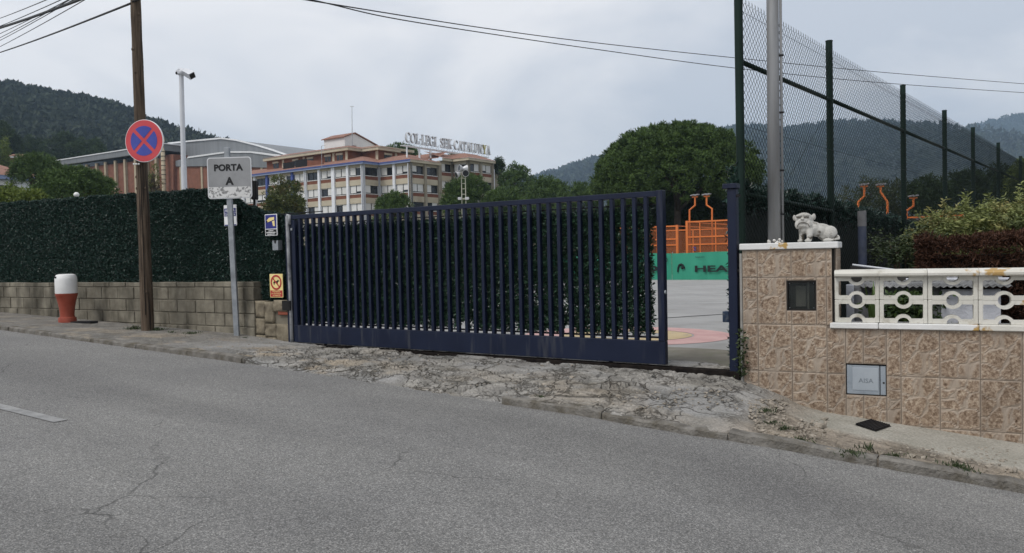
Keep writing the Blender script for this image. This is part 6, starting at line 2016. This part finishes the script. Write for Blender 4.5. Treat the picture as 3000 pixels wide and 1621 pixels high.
# ------------------------------------------------------------------ sports hall
q = at(425, 540, 220)
fK = Frame(q.x, q.y, (0.819, -0.574))
m_hall = mat('hall_brick', (0.17, 0.074, 0.048), (0.22, 0.098, 0.064), 1.0, 0.9)
m_clad, nt, b = newmat('grey_cladding')
cc_ = ramp(nt, noise_node(nt, 0.5, 4, stretch=(2.2, 2.2, 0.12)), 0.3, 0.7, (0.145, 0.155, 0.165), (0.195, 0.205, 0.215))
nt.links.new(cc_, b.inputs['Base Color']); b.inputs['Roughness'].default_value = 0.6
m_rib = mat('concrete_rib', (0.36, 0.30, 0.21), (0.42, 0.36, 0.26), 1, 0.9)
m_edge = mat('white_edge', (0.62, 0.63, 0.64), (0.68, 0.69, 0.70), 1, 0.6)
hall = thing('sports_hall', 'brick sports hall with grey metal arched roof behind the hedge', 'building', (q.x, q.y, 3))
K = lambda a_, b_, y=0.0: fK.px(a_, b_, y)
def poly(name, pts, y0, y1, m_, par=None):
    mb = MB(fK); mb.prism([K(a_, b_, y0) for a_, b_ in pts], y0, y1); return mb.obj(name, m_, par or hall)
poly('brick_wall', [(118, 640), (118, 492), (508, 452), (508, 640)], 0.6, 30, m_hall)
poly('clerestory', [(150, 503), (150, 489), (482, 443), (482, 461)], 0.35, 0.59, m_pane)
poly('fascia', [(124, 492), (124, 477), (480, 421), (480, 441)], -0.9, 32, m_clad)
poly('roof_edge', [(123, 478.5), (123, 475.5), (481, 419), (481, 422)], -1.1, 31, m_edge)
for p_ in (225, 254, 283, 309, 338, 366, 397, 430, 458):
    x = K(p_, 520)[0]
    mb = MB(fK); mb.box(x - 0.45, x + 0.45, -0.1, 0.59, 3, K(p_, 484 + (330 - p_) * 0.13, 0)[1] + 1.2); mb.obj('rib', m_rib, hall)
for p_ in (225, 254, 283, 309, 338, 366, 397):
    pass
mb = MB(fK); x = K(488, 500)[0]
mb.tube([(x, -0.9, 3), (x, -0.9, K(488, 402)[1])], 0.55, 10); fl_ = mb.obj('flue', m_rib, hall, smooth=True)
for k in range(11):
    z = K(488, 540 - k * 13.5)[1]
    mb = MB(fK); mb.tube([(x, -0.9, z - 0.08), (x, -0.9, z + 0.08)], 0.60, 10); mb.obj('flue_band', m_dark, fl_)
poly('arched_roof_wall', [(492, 640), (492, 421), (560, 414), (647, 406), (690, 411), (751, 426), (800, 441), (900, 476), (900, 640)], 5, 45, m_clad)
top_ = [(492, 421), (560, 414), (647, 406), (690, 411), (751, 426), (800, 441), (900, 476)]
mb = MB(fK)
for i in range(len(top_) - 1):
    a_, b_ = K(*top_[i], 4.8), K(*top_[i + 1], 4.8)
    mb.add([(a_[0], 4.7, a_[1] - 0.15), (b_[0], 4.7, b_[1] - 0.15), (b_[0], 4.7, b_[1] + 0.25), (a_[0], 4.7, a_[1] + 0.25), (a_[0], 4.99, a_[1] - 0.15), (b_[0], 4.99, b_[1] - 0.15), (b_[0], 4.99, b_[1] + 0.25), (a_[0], 4.99, a_[1] + 0.25)], [(0, 1, 2, 3), (3, 2, 6, 7), (4, 5, 1, 0)])
mb.obj('roof_edge', m_edge, hall)
poly('annex_cladding', [(505, 488), (512, 472), (550, 463), (666, 447), (733, 447), (800, 456), (900, 476), (900, 496), (650, 487)], 1.2, 4.6, m_clad)
t2 = [(550, 463), (666, 447), (733, 447), (800, 456), (900, 476)]
mb = MB(fK)
for i in range(len(t2) - 1):
    a_, b_ = K(*t2[i], 1.1), K(*t2[i + 1], 1.1)
    mb.add([(a_[0], 1.0, a_[1] - 0.1), (b_[0], 1.0, b_[1] - 0.1), (b_[0], 1.0, b_[1] + 0.3), (a_[0], 1.0, a_[1] + 0.3), (a_[0], 4.69, a_[1] - 0.1), (b_[0], 4.69, b_[1] - 0.1), (b_[0], 4.69, b_[1] + 0.3), (a_[0], 4.69, a_[1] + 0.3)], [(0, 1, 2, 3), (3, 2, 6, 7), (4, 5, 1, 0)])
mb.obj('roof_edge', m_edge, hall)
poly('annex_wall', [(509, 640), (509, 486), (650, 486), (900, 494), (900, 640)], 1.6, 4.5, m_hall)
for p_ in (530, 592, 650, 710, 768, 830):
    x = K(p_, 520, 1.5)[0]
    mb = MB(fK); mb.box(x - 0.35, x + 0.35, 1.35, 1.59, 3, K(p_, 489, 1.5)[1]); mb.obj('rib', m_rib, hall)

# low white and blue wing on the far left, brick house above it
q = at(98, 530, 100)
fW = Frame(q.x, q.y, DB)
lw = thing('low_wing', 'low white school wing with terracotta roof and blue eave at the left edge', 'building', (q.x, q.y, 2))
W_ = lambda a_, b_, y=0.0: fW.px(a_, b_, y)
z_e = W_(60, 519)[1]
mb = MB(fW); mb.box(-45, 0, 0, 12, 1.5, z_e - 0.002); mb.obj('wall', m_bwhite, lw)
mb = MB(fW); mb.box(-45, 0.7, -0.8, -0.4, z_e - 0.45, z_e + 0.05); mb.obj('fascia', m_bfasc, lw)
mb = MB(fW); mb.add([(-45, -0.9, z_e + 0.06), (0.9, -0.9, z_e + 0.06), (-2.0, 7, z_e + 2.4), (-45, 7, z_e + 2.4), (0.9, 13, z_e + 0.06)], [(0, 1, 2, 3), (1, 4, 2)]); mb.obj('roof', m_roof, lw)
for k in range(9):
    x = -2.2 - 4.4 * k
    mb = MB(fW); mb.box(x - 3.4, x, -0.1, -0.002, z_e - 2.6, z_e - 0.7); w_ = mb.obj('window', m_pane, lw)
    mb = MB(fW); mb.box(x - 3.4, x, -0.2, -0.105, z_e - 1.15, z_e - 0.65); mb.obj('shutter', m_shut, w_)
q = at(16, 520, 190)
fV = Frame(q.x, q.y, (0.9, 0.43))
bh = thing('brick_house', 'small brick house with tiled roof on the wooded slope at far left', 'house', (q.x, q.y, 12))
V_ = lambda a_, b_, y=0.0: fV.px(a_, b_, y)
zt_v = V_(16, 462)[1]
mb = MB(fV); mb.box(0, 5.6, 0, 6, 6, zt_v); mb.obj('wall', m_hall, bh)
mb = MB(fV); mb.box(-0.6, 6.2, -0.6, 6.6, zt_v + 0.001, zt_v + 0.3); mb.obj('eave', m_edge, bh)
mb = MB(fV); mb.add([(-0.7, -0.7, zt_v + 0.31), (6.3, -0.7, zt_v + 0.31), (6.3, 6.7, zt_v + 0.31), (-0.7, 6.7, zt_v + 0.31), (2, 3, zt_v + 1.3), (3.6, 3, zt_v + 1.3)], [(0, 1, 5, 4), (1, 2, 5), (2, 3, 4, 5), (3, 0, 4)]); mb.obj('roof', m_roof, bh)
for k in range(4):
    mb = MB(fV); mb.box(0.9 + k * 1.05, 1.55 + k * 1.05, -0.12, -0.002, zt_v - 2.4, zt_v - 1.1); w_ = mb.obj('window', m_pane, bh)
    mb = MB(fV); mb.box(0.9 + k * 1.05, 1.55 + k * 1.05, -0.22, -0.125, zt_v - 1.5, zt_v - 1.0); mb.obj('shutter', m_edge, w_)
mb = MB(fV); mb.box(-12, -0.65, -4, 6, 6, zt_v - 5.2); w2 = mb.obj('porch', m_hall, bh)
mb = MB(fV); mb.box(-13, 1.5, -5, 6.5, zt_v - 5.199, zt_v - 4.5); mb.obj('porch_roof', m_edge, bh)

# ------------------------------------------------------------------ lattice light tower
Yt = 92
c = at(1357, 500, Yt)
zg_ = terr(c.x, c.y)
lt = thing('light_tower', 'pale lattice floodlight tower in front of the pines', 'light tower', (c.x, c.y, zg_))
m_lat = mat('lattice_paint', (0.42, 0.42, 0.33), (0.50, 0.50, 0.42), 1, 0.6)
hw = 0.23
for (a_, b_) in ((-1, -1), (1, -1), (1, 1), (-1, 1)):
    mb = MB(); mb.tube([(c.x + a_ * hw, c.y + b_ * hw, zg_ - 0.2), (c.x + a_ * hw, c.y + b_ * hw, c.z - 0.2)], 0.045, 5); mb.obj('leg', m_lat, lt)
z = zg_ + 0.4
while z < c.z - 0.3:
    mb = MB()
    cs = [(c.x - hw, c.y - hw), (c.x + hw, c.y - hw), (c.x + hw, c.y + hw), (c.x - hw, c.y + hw)]
    for i in range(4):
        a_, b_ = cs[i], cs[(i + 1) % 4]
        mb.tube([(a_[0], a_[1], z), (b_[0], b_[1], z)], 0.028, 4)
    mb.obj('brace', m_lat, lt); z += 0.62
m_flood = mat('flood_silver', (0.45, 0.46, 0.47), (0.6, 0.6, 0.61), 2, 0.4, metal=0.2)
def flood(px_, py_, tilt):
    p_ = at(px_, py_, Yt - 0.4)
    d_ = Vector(tilt).normalized()
    mb = MB(); mb.tube([p_ - d_ * 0.25, p_, p_ + d_ * 0.3], [0.12, 0.3, 0.42], 12); o_ = mb.obj('floodlight', m_flood, lt, smooth=30)
    mb = MB(); mb.tube([p_ + d_ * 0.301, p_ + d_ * 0.31], 0.36, 12); mb.obj('lens', m_pane, o_)
    a_ = Vector((c.x, c.y - hw, c.z - 0.35)); mb = MB(); mb.tube([p_, a_], 0.04, 5); mb.obj('arm', m_lat, lt)
flood(1352, 494, (-0.7, -0.4, 0.1)); flood(1343, 511, (-0.8, -0.4, -0.3)); flood(1363, 507, (0.2, -0.9, -0.2)); flood(1361, 494, (0.7, 0.3, 0.0))
pz_ = at(1357, 583, Yt)
mb = MB(); mb.box(c.x - 0.65, c.x + 0.65, c.y - 0.42, c.y - 0.25, pz_.z - 0.05, pz_.z + 0.05); mb.obj('lamp_bar', m_lat, lt)
for d_ in (-0.45, 0.4):
    mb = MB(); mb.box(c.x + d_ - 0.22, c.x + d_ + 0.22, c.y - 0.62, c.y - 0.421, pz_.z - 0.16, pz_.z + 0.16, c=0.03); mb.obj('floodlight', m_flood, lt)

# ------------------------------------------------------------------ trees
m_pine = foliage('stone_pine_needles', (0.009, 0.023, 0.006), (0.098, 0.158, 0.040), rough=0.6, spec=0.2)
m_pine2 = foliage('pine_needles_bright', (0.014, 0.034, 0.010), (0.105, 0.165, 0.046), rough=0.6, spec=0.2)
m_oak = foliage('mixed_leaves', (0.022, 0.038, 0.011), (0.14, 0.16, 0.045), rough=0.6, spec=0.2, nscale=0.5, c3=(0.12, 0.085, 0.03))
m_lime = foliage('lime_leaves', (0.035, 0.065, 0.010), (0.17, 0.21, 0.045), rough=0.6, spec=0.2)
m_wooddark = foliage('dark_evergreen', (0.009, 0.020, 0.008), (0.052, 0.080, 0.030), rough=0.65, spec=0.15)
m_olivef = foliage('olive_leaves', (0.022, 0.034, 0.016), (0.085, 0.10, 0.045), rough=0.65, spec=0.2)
m_bark = mat('bark', (0.030, 0.023, 0.018), (0.065, 0.052, 0.042), 2, 0.95)
def tree_px(name, label, p0, p1, pt_, pb_, Y, m_, style='pine', clump=0.55, per=34, dens=1.0, seed=1, leafL=0.34, leafW=0.085, base=None, group=None):
    r = np.random.default_rng(seed)
    a_, b_ = at(p0, (pt_ + pb_) / 2, Y), at(p1, (pt_ + pb_) / 2, Y)
    zt, zb = at((p0 + p1) / 2, pt_, Y).z, at((p0 + p1) / 2, pb_, Y).z
    cx, w_, h_ = (a_.x + b_.x) / 2, b_.x - a_.x, zt - zb
    zg_ = terr(cx, Y) if base is None else base
    t = thing(name, label, 'tree', (cx, Y, zg_), group)
    rx = w_ / 2
    if style == 'umbrella':
        c0 = np.array([cx, Y, zb + 0.36 * h_]); R0 = np.array([rx * 0.93, rx * 0.93, h_ * 0.58])
        lob = [(c0, R0), (c0, R0)]
        for i in range(60):
            d_ = unit(r.normal(size=(1, 3)))[0]; d_[2] = abs(d_[2]) * 1.0 - 0.25
            lob.append((c0 + d_ * R0 * 0.88, np.array([rx * 0.15, rx * 0.15, rx * 0.13]) * r.uniform(0.7, 1.15)))
        style = 'pine'
    elif style == 'pine':
        c0 = np.array([cx, Y, zb + 0.34 * h_]); R0 = np.array([rx * 0.9, rx * 0.9, h_ * 0.56])
        lob = [(c0, R0)]
        for i in range(16):
            d_ = unit(r.normal(size=(1, 3)))[0]; d_[2] = abs(d_[2]) * 0.9 - 0.1
            lob.append((c0 + d_ * R0 * 0.72, np.array([rx * 0.30, rx * 0.30, min(rx * 0.30, h_ * 0.32)]) * r.uniform(0.75, 1.2)))
    else:
        c0 = np.array([cx, Y, zb + 0.48 * h_]); R0 = np.array([rx * 0.72, rx * 0.72, h_ * 0.40])
        lob = [(c0, R0)]
        for i in range(18):
            d_ = unit(r.normal(size=(1, 3)))[0]
            lob.append((c0 + d_ * R0 * np.array([0.85, 0.85, 0.8]), np.array([rx * 0.36, rx * 0.36, h_ * 0.22]) * r.uniform(0.6, 1.15)))
    area = np.array([(l_[1][0] * l_[1][2]) for l_ in lob]); prob = area / area.sum()
    nc = int(dens * (3.2 if len(lob) > 40 else 4.6) * sum(4 * 3.14 * l_[1][0] * l_[1][2] * 0.55 for l_ in lob) / (clump ** 2 * 3.14) * 0.36)
    nc = max(90, min(nc, 7000))
    ids = r.choice(len(lob), nc, p=prob)
    d_ = unit(r.normal(size=(nc, 3)))
    if style == 'pine':
        d_[:, 2] = np.where(d_[:, 2] < -0.55, -d_[:, 2], d_[:, 2])
    C0 = np.array([lob[i][0] for i in ids]); RR = np.array([lob[i][1] for i in ids])
    cen = C0 + d_ * RR * (0.78 + 0.24 * r.random((nc, 1)))
    # drop clumps buried deep inside, and thin the crown irregularly
    rel = (cen - c0) / (R0 * 1.15)
    deep = np.linalg.norm(rel, axis=1) < 0.45
    keep = ~deep | (r.random(nc) < 0.25)
    cen, d_ = cen[keep], d_[keep]; nc = len(cen)
    idx = np.repeat(np.arange(nc), per)
    n_ = len(idx)
    ld = unit(r.normal(size=(n_, 3)) + d_[idx] * 0.6 + np.array([0, 0, 0.95 if style == 'pine' else 0.25]))
    csz = (clump * (0.6 + 0.8 * r.random(nc)))[idx]
    P = cen[idx] + ld * (csz * r.random(n_) ** 0.6 * 0.8)[:, None]
    cb = r.random(nc)
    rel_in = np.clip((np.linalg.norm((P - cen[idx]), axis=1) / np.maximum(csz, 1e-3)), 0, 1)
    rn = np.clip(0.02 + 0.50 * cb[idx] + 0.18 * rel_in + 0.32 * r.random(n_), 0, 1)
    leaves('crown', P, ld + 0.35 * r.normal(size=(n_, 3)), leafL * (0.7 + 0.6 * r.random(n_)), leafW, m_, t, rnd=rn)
    tr_ = max(0.10, 0.022 * (zt - zg_) + 0.05)
    mb = MB()
    zc = zb + h_ * (0.25 if style == 'pine' else 0.4)
    mb.tube([(cx, Y, zg_ - 0.2), (cx + 0.1 * r.normal(), Y, (zg_ + zc) / 2), (cx, Y, zc)], [tr_ * 1.25, tr_, tr_ * 0.7], 9)
    for i in range(9):
        l_ = lob[1 + i]
        mb.tube([(cx, Y, zg_ + (zc - zg_) * r.uniform(0.6, 0.98)), tuple((np.array([cx, Y, zc]) + l_[0]) / 2 + r.normal(size=3) * 0.15), tuple(l_[0])], [tr_ * 0.45, tr_ * 0.3, tr_ * 0.12], 6)
    mb.obj('trunk', m_bark, t, smooth=True)
    return t
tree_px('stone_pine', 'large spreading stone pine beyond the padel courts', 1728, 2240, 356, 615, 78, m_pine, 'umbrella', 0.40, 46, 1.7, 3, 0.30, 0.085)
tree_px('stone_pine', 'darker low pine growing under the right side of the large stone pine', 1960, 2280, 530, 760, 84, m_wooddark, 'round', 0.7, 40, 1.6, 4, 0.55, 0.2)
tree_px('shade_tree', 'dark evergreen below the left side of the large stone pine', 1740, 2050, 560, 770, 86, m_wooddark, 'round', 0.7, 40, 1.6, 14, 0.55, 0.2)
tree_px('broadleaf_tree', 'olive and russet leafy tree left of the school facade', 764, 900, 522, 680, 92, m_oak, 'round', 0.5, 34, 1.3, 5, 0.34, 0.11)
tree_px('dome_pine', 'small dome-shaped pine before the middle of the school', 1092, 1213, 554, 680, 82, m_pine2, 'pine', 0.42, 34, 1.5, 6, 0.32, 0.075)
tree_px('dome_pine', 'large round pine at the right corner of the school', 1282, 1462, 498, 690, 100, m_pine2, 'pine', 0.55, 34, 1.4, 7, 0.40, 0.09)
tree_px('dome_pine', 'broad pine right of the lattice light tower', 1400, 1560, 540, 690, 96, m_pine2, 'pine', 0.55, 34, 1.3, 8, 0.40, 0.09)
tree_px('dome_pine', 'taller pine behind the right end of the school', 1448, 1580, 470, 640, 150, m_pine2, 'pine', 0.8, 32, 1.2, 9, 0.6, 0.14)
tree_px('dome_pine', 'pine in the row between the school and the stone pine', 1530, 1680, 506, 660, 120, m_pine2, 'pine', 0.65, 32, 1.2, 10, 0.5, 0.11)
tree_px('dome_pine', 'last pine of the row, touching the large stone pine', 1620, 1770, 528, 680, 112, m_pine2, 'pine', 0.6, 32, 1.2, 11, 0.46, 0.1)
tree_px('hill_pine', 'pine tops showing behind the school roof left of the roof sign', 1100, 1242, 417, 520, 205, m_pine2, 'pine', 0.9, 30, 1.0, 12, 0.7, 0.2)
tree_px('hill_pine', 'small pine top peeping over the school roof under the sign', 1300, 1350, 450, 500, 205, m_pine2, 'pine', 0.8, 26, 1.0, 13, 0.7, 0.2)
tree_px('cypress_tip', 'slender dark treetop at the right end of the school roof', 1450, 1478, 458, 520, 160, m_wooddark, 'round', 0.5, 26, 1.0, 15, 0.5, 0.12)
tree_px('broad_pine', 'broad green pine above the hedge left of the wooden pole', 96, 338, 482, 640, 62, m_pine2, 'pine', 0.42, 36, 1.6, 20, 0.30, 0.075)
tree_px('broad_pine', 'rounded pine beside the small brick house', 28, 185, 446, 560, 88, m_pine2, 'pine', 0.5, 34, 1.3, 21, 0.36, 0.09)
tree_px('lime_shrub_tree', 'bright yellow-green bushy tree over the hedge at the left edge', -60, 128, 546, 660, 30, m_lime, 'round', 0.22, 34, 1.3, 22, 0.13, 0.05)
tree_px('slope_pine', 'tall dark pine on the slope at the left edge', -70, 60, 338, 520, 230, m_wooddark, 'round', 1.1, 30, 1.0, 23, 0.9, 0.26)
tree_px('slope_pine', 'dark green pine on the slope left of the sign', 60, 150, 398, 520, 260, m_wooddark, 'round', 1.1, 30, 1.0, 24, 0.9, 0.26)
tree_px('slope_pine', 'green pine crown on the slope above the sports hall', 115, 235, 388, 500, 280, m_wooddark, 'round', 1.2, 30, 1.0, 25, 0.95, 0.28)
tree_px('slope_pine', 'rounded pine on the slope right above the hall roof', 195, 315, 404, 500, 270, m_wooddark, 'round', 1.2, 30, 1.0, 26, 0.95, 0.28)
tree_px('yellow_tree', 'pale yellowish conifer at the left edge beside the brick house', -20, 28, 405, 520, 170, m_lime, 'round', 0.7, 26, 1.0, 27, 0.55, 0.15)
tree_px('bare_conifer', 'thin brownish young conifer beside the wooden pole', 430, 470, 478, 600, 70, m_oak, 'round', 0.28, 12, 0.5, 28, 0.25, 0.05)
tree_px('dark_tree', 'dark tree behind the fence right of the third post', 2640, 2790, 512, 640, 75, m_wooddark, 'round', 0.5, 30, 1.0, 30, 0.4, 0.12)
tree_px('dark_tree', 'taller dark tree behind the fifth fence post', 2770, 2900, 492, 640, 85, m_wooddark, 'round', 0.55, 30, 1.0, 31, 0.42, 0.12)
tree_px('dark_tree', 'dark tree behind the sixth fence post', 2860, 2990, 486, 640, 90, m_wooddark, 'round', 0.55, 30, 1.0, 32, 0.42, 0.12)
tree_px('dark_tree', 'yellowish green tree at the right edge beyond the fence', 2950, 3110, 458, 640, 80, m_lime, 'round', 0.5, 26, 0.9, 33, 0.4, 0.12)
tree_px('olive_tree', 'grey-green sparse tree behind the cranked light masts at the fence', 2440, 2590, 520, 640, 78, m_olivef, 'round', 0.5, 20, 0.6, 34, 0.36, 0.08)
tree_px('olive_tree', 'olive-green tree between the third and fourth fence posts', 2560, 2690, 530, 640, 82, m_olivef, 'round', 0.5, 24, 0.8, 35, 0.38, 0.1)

# ------------------------------------------------------------------ hills
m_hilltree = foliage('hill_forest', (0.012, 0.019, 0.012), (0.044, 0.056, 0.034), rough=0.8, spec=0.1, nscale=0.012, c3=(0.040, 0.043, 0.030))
m_hillsoil = mat('hill_ground', (0.012, 0.018, 0.010), (0.022, 0.028, 0.015), 0.02, 0.95)
def hill(name, ridge, Y, dep, zfoot, ntree, tsz, seed, per=26, back=300, mid=0.55):
    r = np.random.default_rng(seed)
    rx = np.array([at(a_, b_, Y).x for a_, b_ in ridge]); rz = np.array([at(a_, b_, Y).z for a_, b_ in ridge])
    ns, nt_ = 90, 18
    xs_ = np.linspace(rx[0], rx[-1], ns)
    def surf(x, u):
        zr_ = np.interp(x, rx, rz)
        y = Y - dep * (1 - u)
        prof_ = u ** mid
        z = zfoot + (zr_ - zfoot) * prof_ + 0.03 * (zr_ - zfoot) * np.sin(x * 0.021 + u * 5) * np.sin(u * 3.1416)
        return y, z
    V = []
    for x in xs_:
        for k in range(nt_ + 1):
            y, z = surf(x, k / nt_)
            V.append((x, y, float(z)))
        V.append((x, Y + back, zfoot))
    q_ = nt_ + 2
    Fq = [(i * q_ + k, (i + 1) * q_ + k, (i + 1) * q_ + k + 1, i * q_ + k + 1) for i in range(ns - 1) for k in range(q_ - 1)]
    raw_mesh(name, V, Fq, m_hillsoil, kind='structure', smooth=True)
    x = rx[0] + (rx[-1] - rx[0]) * r.random(ntree)
    u = np.where(r.random(ntree) < 0.22, 1 - 0.02 * r.random(ntree), r.random(ntree) ** 0.8)
    y, z = surf(x, u)
    sz = tsz * (0.55 + 0.9 * r.random(ntree))
    cen = np.stack([x, y, z + sz * 0.35], 1)
    idx = np.repeat(np.arange(ntree), per)
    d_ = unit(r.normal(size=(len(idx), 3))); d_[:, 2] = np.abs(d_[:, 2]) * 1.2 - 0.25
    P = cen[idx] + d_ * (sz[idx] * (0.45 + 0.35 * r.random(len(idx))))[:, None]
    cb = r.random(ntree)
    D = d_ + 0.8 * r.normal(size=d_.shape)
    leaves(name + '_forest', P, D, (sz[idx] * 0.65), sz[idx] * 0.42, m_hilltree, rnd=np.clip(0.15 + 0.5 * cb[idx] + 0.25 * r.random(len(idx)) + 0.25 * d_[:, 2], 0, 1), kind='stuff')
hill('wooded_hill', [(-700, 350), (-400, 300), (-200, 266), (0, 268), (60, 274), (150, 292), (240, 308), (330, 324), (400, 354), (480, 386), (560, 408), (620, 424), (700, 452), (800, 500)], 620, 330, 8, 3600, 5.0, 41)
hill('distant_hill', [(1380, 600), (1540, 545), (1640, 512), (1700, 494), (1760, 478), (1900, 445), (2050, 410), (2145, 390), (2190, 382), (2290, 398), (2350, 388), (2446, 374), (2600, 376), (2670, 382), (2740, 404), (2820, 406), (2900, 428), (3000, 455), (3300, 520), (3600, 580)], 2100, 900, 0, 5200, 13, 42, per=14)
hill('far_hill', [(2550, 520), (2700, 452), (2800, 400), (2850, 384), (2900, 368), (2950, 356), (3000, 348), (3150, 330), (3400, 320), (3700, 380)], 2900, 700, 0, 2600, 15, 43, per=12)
# pylon on the far hill
c = at(2944, 362, 2880); c2 = at(2944, 340, 2880)
py_ = thing('power_pylon', 'tiny lattice pylon on the skyline of the far right hill', 'pylon', (c.x, c.y, c.z - 8))
mb = MB()
for sg_ in (-1, 1):
    mb.tube([(c.x + sg_ * 3.5, c.y, c.z - 8), (c.x, c.y, c2.z)], 0.7, 4)
mb.obj('tower', m_sback, py_)
for k, w_ in ((0.55, 6), (0.72, 7), (0.88, 5)):
    z = c.z + (c2.z - c.z) * k
    mb = MB(); mb.tube([(c.x - w_, c.y, z), (c.x + w_, c.y, z)], 0.6, 4); mb.obj('cross_arm', m_sback, py_)

# ------------------------------------------------------------------ overhead wires
m_cable = mat('black_cable', (0.012, 0.012, 0.013), (0.02, 0.02, 0.02), 2, 0.6)
def cable(label, pts_, r_, group=None):
    # smooth the sag with a Catmull-Rom pass
    P_ = [Vector(p_) for p_ in pts_]
    out_ = []
    for i in range(len(P_) - 1):
        p0, p1, p2, p3 = P_[max(i - 1, 0)], P_[i], P_[i + 1], P_[min(i + 2, len(P_) - 1)]
        for k in range(8):
            t = k / 8
            out_.append(0.5 * ((2 * p1) + (p2 - p0) * t + (2 * p0 - 5 * p1 + 4 * p2 - p3) * t * t + (3 * p1 - p0 - 3 * p2 + p3) * t ** 3))
    out_.append(P_[-1])
    mb = MB(); mb.tube([tuple(p_) for p_ in out_], r_, 6)
    return mb.obj('overhead_cable', m_cable, label=label, cat='cable', group=group, smooth=True)
YB = b0.y
def pole_at(py_):
    z = at(390, py_, YB).z
    return (b0.x + dirp.x * (z - b0.z), b0.y, z)
def left_cable(label, yl, yp, r_, sag=0.12, Yl=24):
    a_ = Vector(pole_at(yp)); a_ += Vector((-0.05, -0.05, 0)); b_ = at(0, yl, Yl)
    d_ = b_ - a_
    far = a_ + d_ * 2.2
    pts_ = []
    for k in range(9):
        u = k / 8 * 2.2
        p_ = a_ + d_ * u
        p_.z -= sag * 4 * (u / 2.2) * (1 - u / 2.2) - sag * 4 * (1 / 2.2) * (1 - 1 / 2.2) * u
        pts_.append(tuple(p_))
    cable(label, pts_, r_, 'cables from the wooden pole')
left_cable('lowest black cable running from the wooden pole to the left edge', 154, 14, 0.016)
left_cable('thick black cable bundle above the lowest cable at upper left', 83, -54, 0.026)
left_cable('second strand of the thick cable bundle at upper left', 79, -60, 0.016, 0.2)
left_cable('topmost thin wire at the upper left corner', 54, -102, 0.010)
left_cable('thin wire just under the topmost one at upper left', 77, -90, 0.010)
left_cable('thin wire below the thick bundle at upper left', 99, -91, 0.009)
left_cable('second thin wire below the thick bundle at upper left', 111, -97, 0.009)
left_cable('third thin wire below the thick bundle at upper left', 119, -94, 0.009)
left_cable('thin wire next above the lowest black cable at upper left', 137, -73, 0.009)
def right_cable(label, px_pts, yp, r_):
    pts_ = [pole_at(yp)]
    for (a_, b_) in px_pts:
        pts_.append(tuple(at(a_, b_, 13 + (a_ - 885) * 0.0105)))
    cable(label, pts_, r_, 'cables from the wooden pole')
right_cable('upper of the two wires crossing the sky to the right', [(885, -2), (1400, 80), (1747, 126), (2155, 170), (2560, 210), (3000, 246), (3500, 284)], -86, 0.011)
right_cable('lower of the two wires crossing the sky to the right', [(885, -6), (1130, 50), (1400, 94), (1747, 145), (2155, 200), (2560, 241), (3000, 272), (3500, 303)], -96, 0.011)
hk = pole_at(10)
mb = MB(); mb.tube([(hk[0] - 0.02, hk[1] - 0.07, hk[2]), (hk[0] + 0.09, hk[1] - 0.09, hk[2] + 0.02), (hk[0] + 0.16, hk[1] - 0.08, hk[2] + 0.04)], 0.012, 6); mb.obj('cable_hook', m_cable, pole)

# ------------------------------------------------------------------ haze
m_haze = bpy.data.materials.new('haze_air'); m_haze.use_nodes = True
nt = m_haze.node_tree; nt.nodes.clear()
o_ = nt.nodes.new('ShaderNodeOutputMaterial'); v_ = nt.nodes.new('ShaderNodeVolumePrincipled')
v_.inputs['Color'].default_value = (0.56, 0.77, 1.0, 1)
v_.inputs['Density'].default_value = 0.00020
v_.inputs['Anisotropy'].default_value = 0.2
nt.links.new(v_.outputs[0], o_.inputs['Volume'])
mb = MB(); mb.box(-3950, 3950, -150, 4050, -6, 460)
mb.obj('haze', m_haze, kind='stuff', label='thin bluish haze in the air over the valley', cat='haze')
